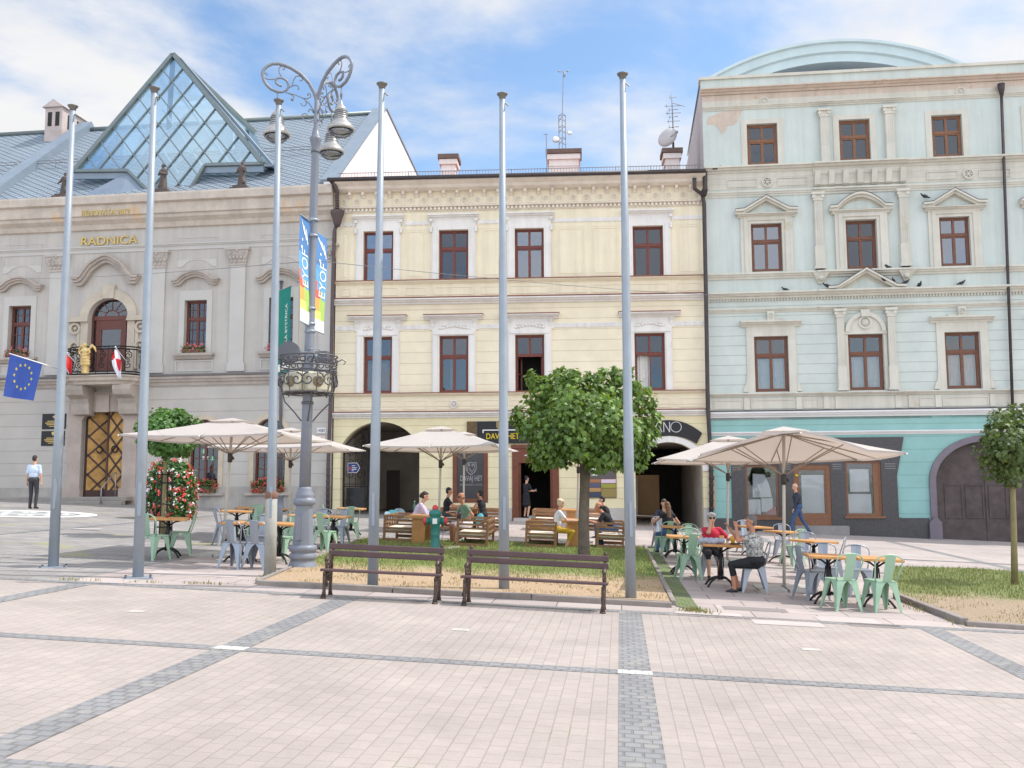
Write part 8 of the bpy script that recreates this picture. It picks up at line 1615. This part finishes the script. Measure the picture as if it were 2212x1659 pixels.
def clothgrid(P, nx, ny, name, mats, parent, cells=None):
    mb = MB()
    for i in range(nx):
        for j in range(ny): mb.add([P(i/nx, j/ny), P((i+1)/nx, j/ny), P((i+1)/nx, (j+1)/ny), P(i/nx, (j+1)/ny)], [(0, 1, 2, 3)], cells((i+.5)/nx, (j+.5)/ny) if cells else 0, True)
    return mb.build(name, mats, parent)
clothgrid(Pf, 16, 14, 'cloth', EUB, o); mb = MB()
for kk in range(12):
    a = kk*math.pi/6; cu, cv_ = .5+.27*math.sin(a), .46-.30*math.cos(a)
    for e in (.012, -.012): mb.add([Pf(cu+.045*(1 if i % 2 == 0 else .4)*math.sin(i*math.pi/5), cv_-.05*(1 if i % 2 == 0 else .4)*math.cos(i*math.pi/5), e) for i in range(10)], [tuple(range(10))])
mb.build('star_ring', STY, o); mb = MB(); mb.tube([root-tl, tr-tl+(tr-root)*.02, (tl-root)*.02], .025, 6); mb.build('flagpole', WHT, o)
def hang_flag(top_, mid, bot, off, wpx, label, cells):
    a, m_, b = FRp(*top_, off), FRp(*mid, off-.15), FRp(*bot, off); w = wpx/50.0; o = thing('flag', label, 'flag', a, FR.a, 'red and white flags on the balcony')
    def P(u, v):
        c = (a*(1-v)**2+m_*2*v*(1-v)+b*v*v)-a; wd = w*(.25+.75*math.sin(math.pi*min(1, v*1.05)**.8)); return c+Vector(((u-.5)*wd, .09*math.sin(u*9+v*3), -.12*abs(u-.5)))
    clothgrid(P, 10, 14, 'cloth', [FRED, FWH], o, cells); mb = MB(); bs = Vector((0, 1.1, -.5)); mb.tube([bs, (0, -.02, .08)], .018, 6); mb.ball((0, -.03, .1), .035, 8); mb.build('flagpole', WHT, o)
hang_flag((250, 755), (252, 790), (262, 816), -1.9, 24, 'drooping red and white flag at the middle of the balcony railing', lambda u, v: 0 if (.5 < u < .9 and .25 < v < .75) or (u < .5 and v < .28) else 1)
hang_flag((146, 768), (150, 790), (153, 806), -1.9, 20, 'red flag half hidden by the leftmost flagpole at the balcony corner', lambda u, v: 0 if u > .3 else 1)
# gilded angel with a crest on the balcony, statues on the cornice
STA = M('statue_stone', S(92, 82, 78), .9, .15, 5, .4, 30); GILD = M('gilded_plaster', S(216, 196, 142), .45, .15, 5, metal=.15, hue=S(196, 152, 78))
def solid(mb, vx, name, mat, parent):
    me = remesh(mb, vx, 2); me.materials.append(mat); me.polygons.foreach_set('use_smooth', [True]*len(me.polygons)); o = bpy.data.objects.new(name, me); COL.objects.link(o); o.parent = parent; return o
b = FRp(184, 807, -1.45); o = thing('angel_statue', 'gilded angel figure with wings and a crest on the balcony railing', 'statue', b, FR.a); mb = MB(); h = (FRp(184, 741, -1.45)-b).z; z = lambda f: h*f
mb.tube([(0, 0, 0), (0, 0, z(.25))], [.16, .13], 10)
for i in range(4): mb.ball((0, -.03, z(.3+.1*i)), (.24-.012*i, .13, .10), 12)
mb.ball((0, -.05, z(.74)), (.15, .11, .14), 10); mb.ball((0, -.08, z(.93)), (.085, .09, .095), 10)
for s_ in (-1, 1): mb.tube([(s_*.12, -.04, z(.8)), (s_*.24, -.1, z(.68)), (s_*.14, -.16, z(.6))], [.05, .045, .035], 8); mb.tube([(s_*.08, .05, z(.78)), (s_*.22, .08, z(.93)), (s_*.33, .08, z(.84)), (s_*.40, .08, z(.7))], [.06, .075, .06, .02], 8)
solid(mb, .022, 'figure', GILD, o)
def roof_statue(px_, y1, y0, v, label):
    b = FRp(px_, y1, -.15); h = (FRp(px_, y0, -.15)-b).z; o = thing('roof_statue', label, 'statue', b, FR.a, 'stone statues on the town hall cornice'); mb = MB(); mb.box(-.42, -.35, -.1, .42, .35, h*.06); mb.box(-.32, -.28, h*.06, .32, .28, h*.14); bevel(mb.build('pedestal', STA, o), .02)
    mb = MB(); H_ = h*.86; zz_ = lambda f: h*.13+H_*f; mb.lathe([(.20, zz_(0)), (.17, zz_(.1)), (.13, zz_(.35)), (.115, zz_(.5)), (.14, zz_(.65)), (.16, zz_(.74)), (.13, zz_(.8)), (.05, zz_(.84))], 12); mb.ball((.02*v, -.02, zz_(.91)), (.075, .085, .105), 10); mb.tube([(0, -.05, zz_(.4)), (.15*v, -.14, zz_(.1))], [.09, .07], 8)
    mb.tube([(.15, 0, zz_(.76)), (.22, -.08, zz_(.58)), (.1*v, -.22, zz_(.62))], [.05, .045, .04], 8); mb.tube([(-.15, 0, zz_(.76)), (-.22, -.03, zz_(.58)), (-.22 if v > 0 else -.05, -.2, zz_(.48 if v > 0 else .66))], [.05, .045, .04], 8)
    for kk in range(5): mb.tube([(.15*math.cos(kk*1.26), .15*math.sin(kk*1.26), zz_(.02)), (.10*math.cos(kk*1.26+.4), .14*math.sin(kk*1.26+.4), zz_(.55))], [.06, .03], 6)
    if v < 0: mb.lathe([(.11, zz_(.93)), (.09, zz_(.98)), (.03, zz_(1.02))], 10)
    solid(mb, .028, 'figure', STA, o)
roof_statue(139, 430, 372, 1, 'stone statue on the cornice half hidden by the leftmost flagpole'); roof_statue(352, 420, 354, -1, 'stone statue on the cornice right of the second flagpole'); roof_statue(522, 412, 348, 1, 'stone statue on the cornice right of the glass pyramid')
